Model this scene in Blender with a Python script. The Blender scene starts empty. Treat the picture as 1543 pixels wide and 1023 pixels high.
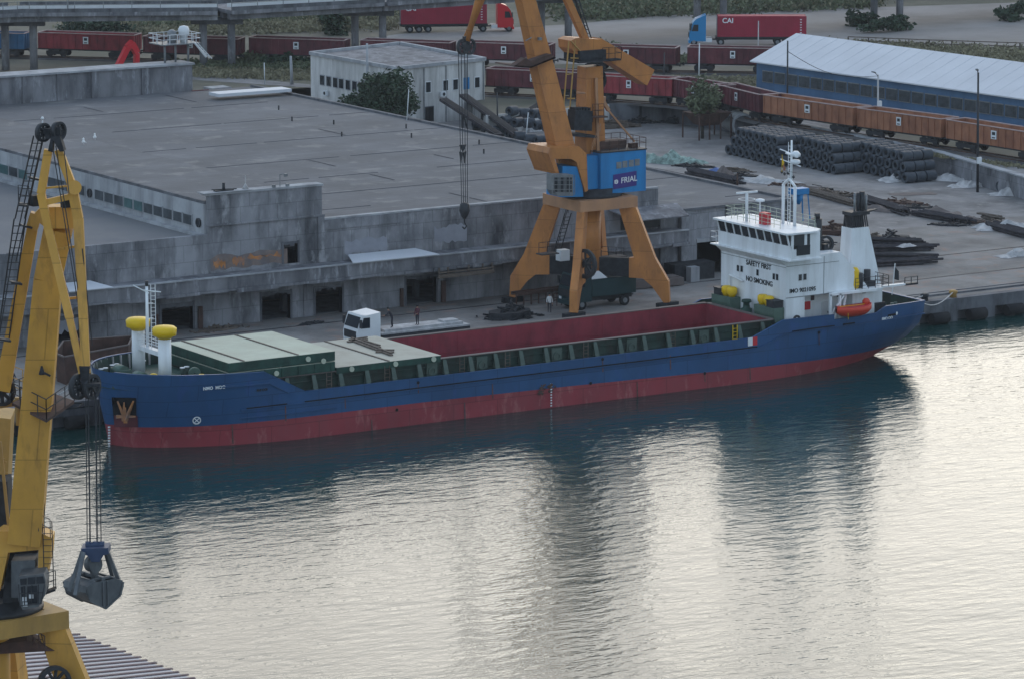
import bpy, math, random
from mathutils import Vector, Matrix
R = math.radians
rnd = random.Random(7)
scn = bpy.context.scene
COL = scn.collection
# ---------------------------------------------------------------- camera
CAM_H = 67.0; FPX = 6213.0; CX, CY = 771.5, 511.5
YAW = math.atan2(4021, 6317); PITCH = math.atan(1141/6213)
cam_d = bpy.data.cameras.new('camera'); cam = bpy.data.objects.new('camera', cam_d); COL.objects.link(cam)
cam.location = (0, 0, CAM_H); cam.rotation_euler = (math.pi/2-PITCH, 0, -YAW)
cam_d.sensor_width = 36; cam_d.lens = FPX/1543*36; cam_d.clip_start = 1; cam_d.clip_end = 6000
scn.camera = cam
# ---------------------------------------------------------------- world, sun, exposure
SUN_EL, SUN_AZ = R(21), R(47)          # azimuth from +Y towards +X
w = bpy.data.worlds.new('World'); scn.world = w; w.use_nodes = True
wn = w.node_tree; wn.nodes.clear()
sky = wn.nodes.new('ShaderNodeTexSky'); sky.sky_type = 'NISHITA'; sky.sun_disc = False
sky.sun_elevation = SUN_EL; sky.sun_rotation = SUN_AZ; sky.dust_density = 1.1; sky.air_density = 1.0; sky.ozone_density = 2.0
tc = wn.nodes.new('ShaderNodeTexCoord'); mp = wn.nodes.new('ShaderNodeMapping'); mp.inputs['Scale'].default_value = (1.2, 1.2, 4.5)
cn = wn.nodes.new('ShaderNodeTexNoise'); cn.inputs['Scale'].default_value = 3.0; cn.inputs['Detail'].default_value = 6
cr = wn.nodes.new('ShaderNodeValToRGB'); cr.color_ramp.elements[0].position = .35; cr.color_ramp.elements[1].position = .62
cr.color_ramp.elements[0].color = (.25, .25, .25, 1); cr.color_ramp.elements[1].color = (.9, .9, .9, 1)
hs = wn.nodes.new('ShaderNodeHueSaturation'); hs.inputs['Saturation'].default_value = .9; hs.inputs['Value'].default_value = 1.15
mx = wn.nodes.new('ShaderNodeMix'); mx.data_type = 'RGBA'
bg = wn.nodes.new('ShaderNodeBackground'); bg.inputs['Strength'].default_value = .10
wo = wn.nodes.new('ShaderNodeOutputWorld')
wn.links.new(tc.outputs['Generated'], mp.inputs['Vector']); wn.links.new(mp.outputs['Vector'], cn.inputs['Vector'])
wn.links.new(cn.outputs['Fac'], cr.inputs['Fac']); wn.links.new(cr.outputs['Color'], mx.inputs['Factor'])
wn.links.new(sky.outputs['Color'], mx.inputs['A']); wn.links.new(sky.outputs['Color'], hs.inputs['Color']); wn.links.new(hs.outputs['Color'], mx.inputs['B'])
m1_ = wn.nodes.new('ShaderNodeVectorMath'); m1_.operation = 'SCALE'; m1_.inputs['Scale'].default_value = .1     # thin overcast evens the sky out
gm_ = wn.nodes.new('ShaderNodeGamma'); gm_.inputs['Gamma'].default_value = .42
m2_ = wn.nodes.new('ShaderNodeVectorMath'); m2_.operation = 'SCALE'; m2_.inputs['Scale'].default_value = 10
wn.links.new(mx.outputs['Result'], m1_.inputs[0]); wn.links.new(m1_.outputs[0], gm_.inputs['Color']); cm_ = wn.nodes.new('ShaderNodeMapping'); cm_.inputs['Scale'].default_value = (2.2, 2.2, 26); cn2 = wn.nodes.new('ShaderNodeTexNoise'); cn2.inputs['Scale'].default_value = 2.6; cn2.inputs['Detail'].default_value = 5
cmr = wn.nodes.new('ShaderNodeMapRange'); cmr.inputs['From Min'].default_value = .35; cmr.inputs['From Max'].default_value = .65; cmr.inputs['To Min'].default_value = .58; cmr.inputs['To Max'].default_value = 1.15     # cloud banks
cvm = wn.nodes.new('ShaderNodeVectorMath'); cvm.operation = 'SCALE'
wn.links.new(tc.outputs['Generated'], cm_.inputs['Vector']); wn.links.new(cm_.outputs['Vector'], cn2.inputs['Vector']); wn.links.new(cn2.outputs['Fac'], cmr.inputs['Value']); wn.links.new(gm_.outputs[0], cvm.inputs[0]); wn.links.new(cmr.outputs['Result'], cvm.inputs['Scale'])
tn_ = wn.nodes.new('ShaderNodeVectorMath'); tn_.operation = 'MULTIPLY'; tn_.inputs[1].default_value = (.89, .98, 1.05); wn.links.new(cvm.outputs[0], tn_.inputs[0]); wn.links.new(tn_.outputs[0], m2_.inputs[0]); wn.links.new(m2_.outputs[0], bg.inputs['Color']); wn.links.new(bg.outputs['Background'], wo.inputs['Surface'])
sd = bpy.data.lights.new('sun', 'SUN'); sd.energy = 0.42; sd.angle = R(50); sd.color = (1, .76, .50)
so = bpy.data.objects.new('sun', sd); COL.objects.link(so)
sv = Vector((math.sin(SUN_AZ)*math.cos(SUN_EL), math.cos(SUN_AZ)*math.cos(SUN_EL), math.sin(SUN_EL)))
so.rotation_euler = sv.to_track_quat('Z', 'Y').to_euler()
scn.view_settings.view_transform = 'Standard'; scn.view_settings.look = 'None'; scn.view_settings.gamma = 1
scn.view_settings.exposure = 0.76
scn.render.resolution_x = 1024; scn.render.resolution_y = 678

# ---------------------------------------------------------------- survey: a pixel of the photo to a point on a known plane
FW = Vector((math.sin(YAW)*math.cos(PITCH), math.cos(YAW)*math.cos(PITCH), -math.sin(PITCH)))
RT = Vector((math.cos(YAW), -math.sin(YAW), 0)); UP = RT.cross(FW); CC = Vector((0, 0, CAM_H))
HF = Vector((math.sin(YAW), math.cos(YAW), 0))
def ray(x, y): return FW*FPX + RT*(x-CX) + UP*(CY-y)
def at(x, y, z=2.0): d = ray(x, y); return CC + d*((z-CAM_H)/d.z)
def aty(x, y, Y): d = ray(x, y); return CC + d*(Y/d.y)
def atx(x, y, X): d = ray(x, y); return CC + d*(X/d.x)
def atd(x, y, D): d = ray(x, y); return CC + d*(D/d.dot(HF))

# ---------------------------------------------------------------- materials
def PM(name, col, rough=.75, var=.18, scale=.8, metal=0., dirt=None, damt=.0, dscale=.5, dstretch=.15, bump=0., bscale=6., spec=.35, detail=6, rust=None, ramt=0., plates=None):
    m = bpy.data.materials.new(name); m.use_nodes = True; nt = m.node_tree; N = nt.nodes; L = nt.links
    b = N['Principled BSDF']; b.inputs['Roughness'].default_value = rough; b.inputs['Metallic'].default_value = metal
    b.inputs['Specular IOR Level'].default_value = spec
    t = N.new('ShaderNodeTexCoord')
    n1 = N.new('ShaderNodeTexNoise'); n1.inputs['Scale'].default_value = scale; n1.inputs['Detail'].default_value = detail; n1.inputs['Roughness'].default_value = .6
    L.new(t.outputs['Object'], n1.inputs['Vector'])
    rp = N.new('ShaderNodeValToRGB'); e = rp.color_ramp.elements
    e[0].position = .3; e[1].position = .7
    e[0].color = tuple(c*(1-var) for c in col)+(1,); e[1].color = tuple(min(1, c*(1+var)) for c in col)+(1,)
    L.new(n1.outputs['Fac'], rp.inputs['Fac']); out = rp.outputs['Color']
    def layer(out, colr, amt, sc, st, lo=.5, hi=.72):
        mp = N.new('ShaderNodeMapping'); mp.inputs['Scale'].default_value = (1, 1, st); L.new(t.outputs['Object'], mp.inputs['Vector'])
        n = N.new('ShaderNodeTexNoise'); n.inputs['Scale'].default_value = sc; n.inputs['Detail'].default_value = 8; n.inputs['Roughness'].default_value = .65
        L.new(mp.outputs['Vector'], n.inputs['Vector'])
        mr = N.new('ShaderNodeMapRange'); mr.inputs['From Min'].default_value = lo; mr.inputs['From Max'].default_value = hi; mr.inputs['To Max'].default_value = amt
        L.new(n.outputs['Fac'], mr.inputs['Value'])
        mx = N.new('ShaderNodeMix'); mx.data_type = 'RGBA'; L.new(mr.outputs['Result'], mx.inputs['Factor']); L.new(out, mx.inputs['A']); mx.inputs['B'].default_value = tuple(colr)+(1,)
        return mx.outputs['Result']
    if dirt: out = layer(out, dirt, damt, dscale, dstretch, .42, .68)
    if rust: out = layer(out, rust, ramt, dscale*1.9+.13, dstretch*1.3, .55, .66)
    if plates:                 # plate or slab joints: width, height, 0 = upright (X-Z), 1 = flat (X-Y)
        sx = N.new('ShaderNodeSeparateXYZ'); cb = N.new('ShaderNodeCombineXYZ'); L.new(t.outputs['Object'], sx.inputs[0]); L.new(sx.outputs['X'], cb.inputs['X']); L.new(sx.outputs['Y' if plates[2] else 'Z'], cb.inputs['Y'])
        bt = N.new('ShaderNodeTexBrick'); L.new(cb.outputs[0], bt.inputs['Vector']); bt.inputs['Scale'].default_value = 1; bt.inputs['Brick Width'].default_value = plates[0]; bt.inputs['Row Height'].default_value = plates[1]
        bt.inputs['Mortar Size'].default_value = .035; bt.inputs['Mortar Smooth'].default_value = .3; bt.inputs['Color1'].default_value = (1, 1, 1, 1); bt.inputs['Color2'].default_value = (.88, .88, .88, 1); bt.inputs['Mortar'].default_value = (.66, .66, .66, 1)
        ml = N.new('ShaderNodeMix'); ml.data_type = 'RGBA'; ml.blend_type = 'MULTIPLY'; ml.inputs['Factor'].default_value = 1; L.new(out, ml.inputs['A']); L.new(bt.outputs['Color'], ml.inputs['B']); out = ml.outputs['Result']
    L.new(out, b.inputs['Base Color'])
    if bump:
        n2 = N.new('ShaderNodeTexNoise'); n2.inputs['Scale'].default_value = bscale; n2.inputs['Detail'].default_value = 4; L.new(t.outputs['Object'], n2.inputs['Vector'])
        bp = N.new('ShaderNodeBump'); bp.inputs['Strength'].default_value = 1; bp.inputs['Distance'].default_value = bump
        L.new(n2.outputs['Fac'], bp.inputs['Height']); L.new(bp.outputs['Normal'], b.inputs['Normal'])
    return m
M = {}
DK = (.03, .03, .035)
M['concrete'] = PM('concrete', (.20, .20, .215), .9, .22, .35, dirt=(.055, .057, .068), damt=.85, dscale=.55, dstretch=.22, rust=(.42, .43, .46), ramt=.55, bump=.02, bscale=3)
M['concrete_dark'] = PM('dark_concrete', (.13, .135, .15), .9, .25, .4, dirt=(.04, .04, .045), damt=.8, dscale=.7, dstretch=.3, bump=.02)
M['concrete_pale'] = PM('pale_concrete', (.36, .37, .39), .9, .15, .5, dirt=(.13, .13, .14), damt=.6, dscale=.6)
M['wall_old'] = PM('old_wall', (.28, .28, .30), .9, .25, .25, dirt=(.055, .057, .065), damt=.95, dscale=.30, dstretch=.35, rust=(.42, .42, .44), ramt=.6, bump=.02, plates=(1.9, 1.5, 0))
M['plaster'] = PM('white_plaster', (.58, .57, .56), .85, .08, .5, dirt=(.2, .19, .18), damt=.75, dscale=.7, dstretch=.12)
M['stain'] = PM('orange_stain', (.42, .17, .05), .9, .4, 1.2, dirt=(.16, .15, .17), damt=.8, dscale=1.2, dstretch=.8)
M['stain_brown'] = PM('brown_stain', (.20, .15, .13), .9, .3, 1.0, dirt=(.13, .13, .15), damt=.8, dscale=.9, dstretch=.8)
M['render_patch'] = PM('cement_patch', (.27, .275, .31), .9, .15, .8)
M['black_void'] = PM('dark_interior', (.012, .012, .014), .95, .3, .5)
M['dark_metal'] = PM('dark_metal', (.03, .032, .037), .6, .3, 2)
M['grey_metal'] = PM('grey_metal', (.2, .21, .22), .55, .2, 2, metal=.3)
M['white_metal'] = PM('white_metal', (.62, .64, .66), .5, .06, 1)
M['white_ship'] = PM('white_ship_paint', (.76, .79, .82), .45, .05, .6, dirt=(.34, .33, .31), damt=.35, dscale=1.0, dstretch=.1)
M['orange'] = PM('orange_crane_paint', (.50, .20, .055), .5, .16, .5, plates=(60, 2.6, 0), dirt=(.33, .13, .05), damt=.65, dscale=.7, dstretch=.25, rust=(.12, .06, .03), ramt=.35)
M['orange_faded'] = PM('faded_orange_paint', (.40, .21, .11), .6, .15, .6, dirt=(.28, .15, .10), damt=.6, dscale=.8, dstretch=.25)
M['yellow'] = PM('yellow_crane_paint', (.64, .34, .06), .55, .14, .4, plates=(60, 2.8, 0), dirt=(.42, .22, .06), damt=.55, dscale=.5, dstretch=.2, rust=(.10, .06, .03), ramt=.3)
M['yellow_old'] = PM('weathered_yellow_paint', (.42, .25, .07), .6, .15, .6, dirt=(.2, .12, .05), damt=.5, dscale=.8, dstretch=.25)
M['vent_yellow'] = PM('ventilator_yellow', (.75, .48, .01), .45, .06, 1)
M['blue_house'] = PM('blue_cabin_paint', (.02, .20, .46), .5, .08, .6, dirt=(.015, .10, .24), damt=.4, dscale=.8)
M['sign_purple'] = PM('purple_sign', (.05, .035, .19), .6, .1, 1)
M['glass'] = PM('dark_glass', (.02, .025, .032), .12, .2, 1, spec=.6)
M['pane'] = PM('dull_pane', (.05, .06, .07), .35, .5, 1.3)
M['teal_pane'] = PM('teal_pane', (.05, .11, .115), .4, .3, 1.3)
M['rubber'] = PM('rubber', (.018, .018, .02), .9, .2, 2)
M['coil'] = PM('wire_rod_steel', (.06, .07, .085), .6, .3, 1.2, metal=.2)
M['wag_red'] = PM('wagon_red', (.32, .045, .055), .7, .2, .6, dirt=(.07, .02, .025), damt=.7, dscale=.6, dstretch=.4)
M['wag_maroon'] = PM('wagon_maroon', (.15, .038, .048), .75, .25, .6, dirt=(.04, .02, .025), damt=.7, dscale=.5, dstretch=.4)
M['wag_orange'] = PM('wagon_orange', (.36, .155, .085), .75, .2, .6, dirt=(.16, .06, .04), damt=.7, dscale=.6, dstretch=.4)
M['wag_blue'] = PM('wagon_blue', (.04, .13, .25), .7, .2, .6, dirt=(.03, .05, .08), damt=.6, dscale=.6)
M['rim'] = PM('worn_rim', (.36, .27, .26), .8, .25, 1)
M['cont_red'] = PM('container_red', (.33, .022, .05), .6, .1, .3, dirt=(.2, .02, .035), damt=.5, dscale=.4, dstretch=.4)
M['truck_red'] = PM('truck_red', (.55, .02, .03), .35, .05, 1)
M['truck_blue'] = PM('truck_blue', (.02, .20, .42), .35, .05, 1)
M['truck_white'] = PM('truck_white', (.72, .73, .74), .35, .05, 1)
M['truck_green'] = PM('truck_green', (.018, .045, .05), .4, .1, 1)
M['hull_blue'] = PM('hull_blue_paint', (.022, .080, .195), .5, .10, .25, plates=(4.2, 1.3, 0), dirt=(.022, .055, .13), damt=.5, dscale=.35, dstretch=.35, rust=(.03, .08, .24), ramt=.5)
M['hull_red'] = PM('hull_antifouling_red', (.27, .040, .052), .65, .14, .3, dirt=(.22, .055, .062), damt=.65, dscale=.5, dstretch=.3, rust=(.42, .16, .15), ramt=.5, plates=(4.2, 1.3, 0))
M['hold_red'] = PM('hold_red', (.27, .040, .056), .8, .14, .4, dirt=(.09, .02, .03), damt=.55, dscale=.6, dstretch=.5)
M['deck_green'] = PM('deck_green', (.02, .065, .05), .6, .25, 1, dirt=(.01, .02, .018), damt=.6, dscale=1.2, dstretch=.6)
M['coaming_green'] = PM('coaming_green', (.022, .05, .042), .65, .35, 1, dirt=(.03, .02, .018), damt=.7, dscale=1.2, dstretch=.5)
M['stay_green'] = PM('grey_green', (.07, .10, .085), .6, .2, 1)
M['box_green'] = PM('store_green', (.08, .13, .105), .6, .15, 1)
M['hatch_top'] = PM('hatch_top_paint', (.47, .50, .40), .7, .06, .5, dirt=(.36, .35, .27), damt=.5, dscale=.35, dstretch=1)
M['hatch_top_worn'] = PM('worn_hatch_top_paint', (.46, .45, .38), .75, .14, .5, dirt=(.28, .25, .20), damt=.7, dscale=.5, dstretch=1)
M['lifebuoy'] = PM('boat_orange', (.55, .055, .03), .5, .1, 1)
M['roof_main'] = PM('roof_felt', (.150, .152, .163), .95, .2, .09, dirt=(.115, .115, .12), damt=.9, dscale=.10, dstretch=1, rust=(.27, .26, .25), ramt=.55, plates=(9.0, 1.05, 1))
M['roof_low'] = PM('low_roof_felt', (.17, .17, .175), .95, .12, .1, dirt=(.11, .115, .135), damt=.7, dscale=.2, dstretch=1)
M['seam'] = PM('roof_seam', (.07, .072, .085), .95, .3, .3)
M['yard'] = PM('yard_concrete', (.25, .24, .24), .92, .15, .12, dirt=(.12, .115, .115), damt=.9, dscale=.2, dstretch=1, rust=(.34, .32, .30), ramt=.55, bump=.02, bscale=2, plates=(7, 4, 1))
M['quaydeck'] = PM('quay_deck', (.24, .228, .22), .92, .18, .15, dirt=(.12, .11, .105), damt=.85, dscale=.2, dstretch=1, rust=(.30, .19, .15), ramt=.6, plates=(6, 4, 1))
M['dirt'] = PM('railway_ground', (.13, .12, .095), .95, .30, .08, dirt=(.07, .078, .05), damt=.8, dscale=.07, dstretch=1, rust=(.19, .165, .12), ramt=.7, bump=.05, bscale=1.5)
M['dust_road'] = PM('dusty_ground', (.27, .25, .24), .95, .12, .07, dirt=(.17, .155, .14), damt=.7, dscale=.09, dstretch=1)
M['ballast'] = PM('ballast', (.10, .095, .095), .95, .3, .5, dirt=(.04, .04, .04), damt=.7, dscale=.4, dstretch=1)
M['leaf'] = PM('leaves', (.11, .125, .07), .7, .5, .7)
M['leaf_dark'] = PM('dark_leaves', (.038, .062, .036), .75, .5, .7)
M['leaf_dry'] = PM('dry_grass_leaves', (.21, .19, .12), .8, .4, .5)
M['bark'] = PM('bark', (.06, .05, .04), .9, .3, 2)
M['tin_white'] = PM('pale_sheet_roof', (.56, .58, .62), .6, .05, .12, dirt=(.44, .46, .5), damt=.4, dscale=.15, dstretch=1)
M['wh_blue'] = PM('blue_sheet_wall', (.07, .15, .27), .6, .12, .3, dirt=(.03, .06, .12), damt=.5, dscale=.3)
M['tarp'] = PM('white_tarpaulin', (.46, .45, .45), .8, .25, 1.2, dirt=(.2, .19, .19), damt=.6, dscale=1)
M['tarp_green'] = PM('green_tarpaulin', (.27, .36, .32), .7, .6, 1.0, dirt=(.05, .08, .07), damt=.8, dscale=1.3, dstretch=1)
M['tarp_blue'] = PM('blue_tarpaulin', (.10, .16, .36), .7, .3, 1)
M['tarp_brown'] = PM('brown_tarpaulin', (.17, .14, .13), .85, .3, 1, dirt=(.07, .06, .06), damt=.7, dscale=1, dstretch=1)
M['steel_dark'] = PM('dark_steel_stock', (.045, .042, .048), .85, .45, 1.5, spec=.15, dirt=(.10, .085, .08), damt=.5, dscale=1.5)
M['timber'] = PM('old_timber', (.12, .095, .078), .85, .35, 2)
M['rust_run'] = PM('rust_runs', (.13, .07, .06), .9, .5, 2, dirt=(.06, .05, .07), damt=.7, dscale=2)
M['rust'] = PM('rusty_steel', (.09, .05, .04), .85, .35, 1, dirt=(.03, .025, .025), damt=.7, dscale=1, dstretch=.7)
M['scrap'] = PM('scrap_steel', (.025, .027, .032), .8, .5, 2.5)
M['tank'] = PM('tank_grey', (.33, .33, .33), .7, .15, .8, dirt=(.14, .12, .11), damt=.7, dscale=.7, dstretch=1)
M['skin'] = PM('skin', (.30, .17, .12), .6, .1, 5)
M['cloth_dark'] = PM('dark_clothes', (.03, .03, .04), .9, .3, 5)
M['cloth_red'] = PM('red_dark_clothes', (.09, .03, .04), .9, .3, 5)
M['cloth_white'] = PM('white_vest', (.6, .6, .6), .9, .1, 5)
M['letter'] = PM('black_letters', (.02, .025, .03), .6, .1, 1)
M['white_mark'] = PM('white_marks', (.68, .70, .72), .6, .05, 1)
M['red_mark'] = PM('red_paint', (.50, .03, .04), .5, .08, 1)
M['green_mark'] = PM('green_paint', (.03, .2, .12), .5, .08, 1)
M['grab_metal'] = PM('grab_steel', (.14, .15, .16), .55, .2, .9, metal=.3, dirt=(.04, .045, .05), damt=.6, dscale=1.2, dstretch=.6)
M['grab_blue'] = PM('grab_blue_paint', (.035, .055, .11), .55, .2, .9)
M['pinkish'] = PM('ribbed_sheet', (.55, .51, .50), .6, .08, .3)
M['rib_brown'] = PM('brown_rib', (.13, .085, .09), .7, .2, .5)
M['feather'] = PM('white_feathers', (.75, .75, .75), .8, .05, 5)

def water_mat():
    m = bpy.data.materials.new('harbour_water'); m.use_nodes = True; N = m.node_tree.nodes; L = m.node_tree.links
    b = N['Principled BSDF']; b.inputs['Base Color'].default_value = (.009, .040, .038, 1); b.inputs['Roughness'].default_value = .035
    b.inputs['IOR'].default_value = 1.33; b.inputs['Specular IOR Level'].default_value = .5
    t = N.new('ShaderNodeTexCoord')
    def nz(sc, rot, st, det, rough=.55):
        mp = N.new('ShaderNodeMapping'); mp.inputs['Rotation'].default_value = (0, 0, rot); mp.inputs['Scale'].default_value = (st, 1, 1)
        L.new(t.outputs['Object'], mp.inputs['Vector'])
        n = N.new('ShaderNodeTexNoise'); n.inputs['Scale'].default_value = sc; n.inputs['Detail'].default_value = det; n.inputs['Roughness'].default_value = rough
        L.new(mp.outputs['Vector'], n.inputs['Vector']); return n.outputs['Fac']
    def math_(op, a, b_):
        k = N.new('ShaderNodeMath'); k.operation = op
        for i, q in enumerate((a, b_)):
            if isinstance(q, (int, float)): k.inputs[i].default_value = q
            else: L.new(q, k.inputs[i])
        return k.outputs[0]
    h = math_('MULTIPLY', nz(.6, YAW, .40, 3), .24)
    h = math_('ADD', h, math_('MULTIPLY', nz(.13, YAW+.25, .45, 2), .36))
    gust = N.new('ShaderNodeMapRange'); gust.inputs['From Min'].default_value = .38; gust.inputs['From Max'].default_value = .62; gust.inputs['To Min'].default_value = .5
    L.new(nz(.018, .3, .5, 2), gust.inputs['Value'])
    h = math_('ADD', h, math_('MULTIPLY', math_('MULTIPLY', nz(1.25, YAW, .5, 4), gust.outputs['Result']), .30))
    bp = N.new('ShaderNodeBump'); bp.inputs['Strength'].default_value = 1; bp.inputs['Distance'].default_value = .30
    L.new(h, bp.inputs['Height']); L.new(bp.outputs['Normal'], b.inputs['Normal'])
    return m
M['water'] = water_mat()

# ---------------------------------------------------------------- mesh kit
class MB:
    def __init__(s): s.v = []; s.f = []; s.m = []; s.sm = []
    def face(s, idx, mi=0, sm=False): s.f.append(tuple(idx)); s.m.append(mi); s.sm.append(sm)
    def poly(s, pts, mi=0):
        b = len(s.v); s.v += [tuple(p) for p in pts]; s.face(range(b, b+len(pts)), mi)
    def hexa(s, p, mi=0):      # p: 4 bottom, 4 top (same winding)
        b = len(s.v); s.v += [tuple(q) for q in p]
        for q in ((3, 2, 1, 0), (4, 5, 6, 7), (0, 1, 5, 4), (1, 2, 6, 5), (2, 3, 7, 6), (3, 0, 4, 7)): s.face([b+i for i in q], mi)
    def box(s, x0, x1, y0, y1, z0, z1, mi=0):
        s.hexa([(x0, y0, z0), (x1, y0, z0), (x1, y1, z0), (x0, y1, z0), (x0, y0, z1), (x1, y0, z1), (x1, y1, z1), (x0, y1, z1)], mi)
    def beam(s, p, q, w, h, mi=0, w2=None, h2=None, side=None):
        p = Vector(p); q = Vector(q); d = (q-p).normalized()
        if side is None:
            side = d.cross(Vector((0, 0, 1)))
            if side.length < .05: side = Vector((1, 0, 0))
        a = Vector(side) - d*Vector(side).dot(d); a.normalize(); c = a.cross(d).normalized()
        w2 = w if w2 is None else w2; h2 = h if h2 is None else h2
        A = [p-a*w/2-c*h/2, p+a*w/2-c*h/2, p+a*w/2+c*h/2, p-a*w/2+c*h/2]
        B = [q-a*w2/2-c*h2/2, q+a*w2/2-c*h2/2, q+a*w2/2+c*h2/2, q-a*w2/2+c*h2/2]
        s.hexa(A+B, mi)
    def tube(s, p, q, r, n=8, r2=None, mi=0, cap=True):
        p = Vector(p); q = Vector(q); d = (q-p).normalized(); a = d.orthogonal().normalized(); c = d.cross(a); r2 = r if r2 is None else r2
        b = len(s.v)
        for i in range(n):
            t = 2*math.pi*i/n; o = a*math.cos(t)+c*math.sin(t); s.v += [tuple(p+o*r), tuple(q+o*r2)]
        for i in range(n):
            j = (i+1) % n; s.face((b+2*i, b+2*j, b+2*j+1, b+2*i+1), mi, n > 6)
        if cap: s.face([b+2*i for i in range(n)][::-1], mi); s.face([b+2*i+1 for i in range(n)], mi)
    def path(s, pts, r, n=5, mi=0):
        for p, q in zip(pts[:-1], pts[1:]): s.tube(p, q, r, n, mi=mi)
    def ring(s, c, ax, ro, ri, w, n=20, mi=0):       # hollow short cylinder
        c = Vector(c); d = Vector(ax).normalized(); a = d.orthogonal().normalized(); e = d.cross(a); b = len(s.v)
        for i in range(n):
            t = 2*math.pi*i/n; o = a*math.cos(t)+e*math.sin(t)
            for r_, k in ((ro, -w/2), (ro, w/2), (ri, w/2), (ri, -w/2)): s.v.append(tuple(c+o*r_+d*k))
        for i in range(n):
            j = (i+1) % n
            for k in range(4):
                l = (k+1) % 4; s.face((b+4*i+k, b+4*j+k, b+4*j+l, b+4*i+l), mi, k in (0, 2))
    def wheel(s, c, ax, r, w, spokes=6, mi=0):
        s.ring(c, ax, r, r*.78, w, 20, mi); s.tube(Vector(c)-Vector(ax).normalized()*w*.6, Vector(c)+Vector(ax).normalized()*w*.6, r*.2, 8, mi=mi)
        d = Vector(ax).normalized(); a = d.orthogonal().normalized(); e = d.cross(a)
        for i in range(spokes):
            t = math.pi*2*i/spokes; o = a*math.cos(t)+e*math.sin(t); s.beam(Vector(c)+o*r*.15, Vector(c)+o*r*.82, w*.4, w*.4, mi)
    def prism(s, pts, vec, mi=0):
        b = len(s.v); n = len(pts); vec = Vector(vec); s.v += [tuple(p) for p in pts]+[tuple(Vector(p)+vec) for p in pts]
        s.face(list(range(b, b+n))[::-1], mi); s.face(range(b+n, b+2*n), mi)
        for i in range(n): j = (i+1) % n; s.face((b+i, b+j, b+n+j, b+n+i), mi)
    def lathe(s, c, prof, n=16, mi=0, sy=1.):
        b = len(s.v); k = len(prof)
        for i in range(n):
            t = 2*math.pi*i/n
            for r_, z in prof: s.v.append((c[0]+r_*math.cos(t), c[1]+r_*sy*math.sin(t), c[2]+z))
        for i in range(n):
            j = (i+1) % n
            for q in range(k-1): s.face((b+i*k+q, b+j*k+q, b+j*k+q+1, b+i*k+q+1), mi, True)
        s.face([b+i*k for i in range(n)][::-1], mi); s.face([b+i*k+k-1 for i in range(n)], mi)
    def rail(s, pts, h=1.0, step=1.5, r=.03, rows=(1., .55), mi=0):
        Z = Vector((0, 0, 1))
        for p, q in zip(pts[:-1], pts[1:]):
            p = Vector(p); q = Vector(q); n = max(1, round((q-p).length/step))
            for i in range(n+1): a = p.lerp(q, i/n); s.tube(a, a+Z*h, r, 4, mi=mi, cap=False)
            for k in rows: s.tube(p+Z*h*k, q+Z*h*k, r, 4, mi=mi, cap=False)
    def ladder(s, p, q, w=.45, side=None, step=.35, r=.035, mi=0):
        p = Vector(p); q = Vector(q); d = (q-p).normalized(); a = Vector(side) if side else d.cross(Vector((0, 0, 1)))
        if a.length < .05: a = RT.copy()
        a.normalize(); s.tube(p-a*w/2, q-a*w/2, r, 4, mi=mi); s.tube(p+a*w/2, q+a*w/2, r, 4, mi=mi)
        n = int((q-p).length/step)
        for i in range(1, n): c = p.lerp(q, i/n); s.tube(c-a*w/2, c+a*w/2, r*.8, 4, mi=mi)
    def build(s, name, mat, parent=None, label=None):
        me = bpy.data.meshes.new(name); off = Vector((0, 0, 0))
        if parent:
            top = parent
            while top.parent: top = top.parent
            off = Vector(top.location)
        me.from_pydata([(v[0]-off.x, v[1]-off.y, v[2]-off.z) for v in s.v], [], s.f)
        for k in (mat if isinstance(mat, (list, tuple)) else [mat]): me.materials.append(M[k])
        me.polygons.foreach_set('material_index', s.m); me.polygons.foreach_set('use_smooth', s.sm); me.update()
        o = bpy.data.objects.new(name, me); COL.objects.link(o)
        if parent: o.parent = parent
        if label: o['label'] = label
        return o
def tag(o, label, cat, group=None):
    o['label'] = label; o['category'] = cat
    if group: o['group'] = group
    return o
def struct(o): o['kind'] = 'structure'; return o
def empty(name, loc, label, cat, group=None):
    o = bpy.data.objects.new(name, None); COL.objects.link(o); o.location = loc; o.empty_display_size = .5
    return tag(o, label, cat, group)
def copy_tree(o, parent=None):
    c = o.copy(); COL.objects.link(c)
    if parent: c.parent = parent
    for ch in [k for k in o.children]: copy_tree(ch, c)
    return c
def solo(mb, name, mat, label, cat, group=None, base=None):
    """a thing that is one mesh, its origin at its base"""
    xs = [v[0] for v in mb.v]; ys = [v[1] for v in mb.v]; zs = [v[2] for v in mb.v]
    b = Vector(((min(xs)+max(xs))/2, (min(ys)+max(ys))/2, min(zs)))
    mb.v = [(v[0]-b.x, v[1]-b.y, v[2]-b.z) for v in mb.v]
    o = mb.build(name, mat); o.location = b; return tag(o, label, cat, group)
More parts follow.
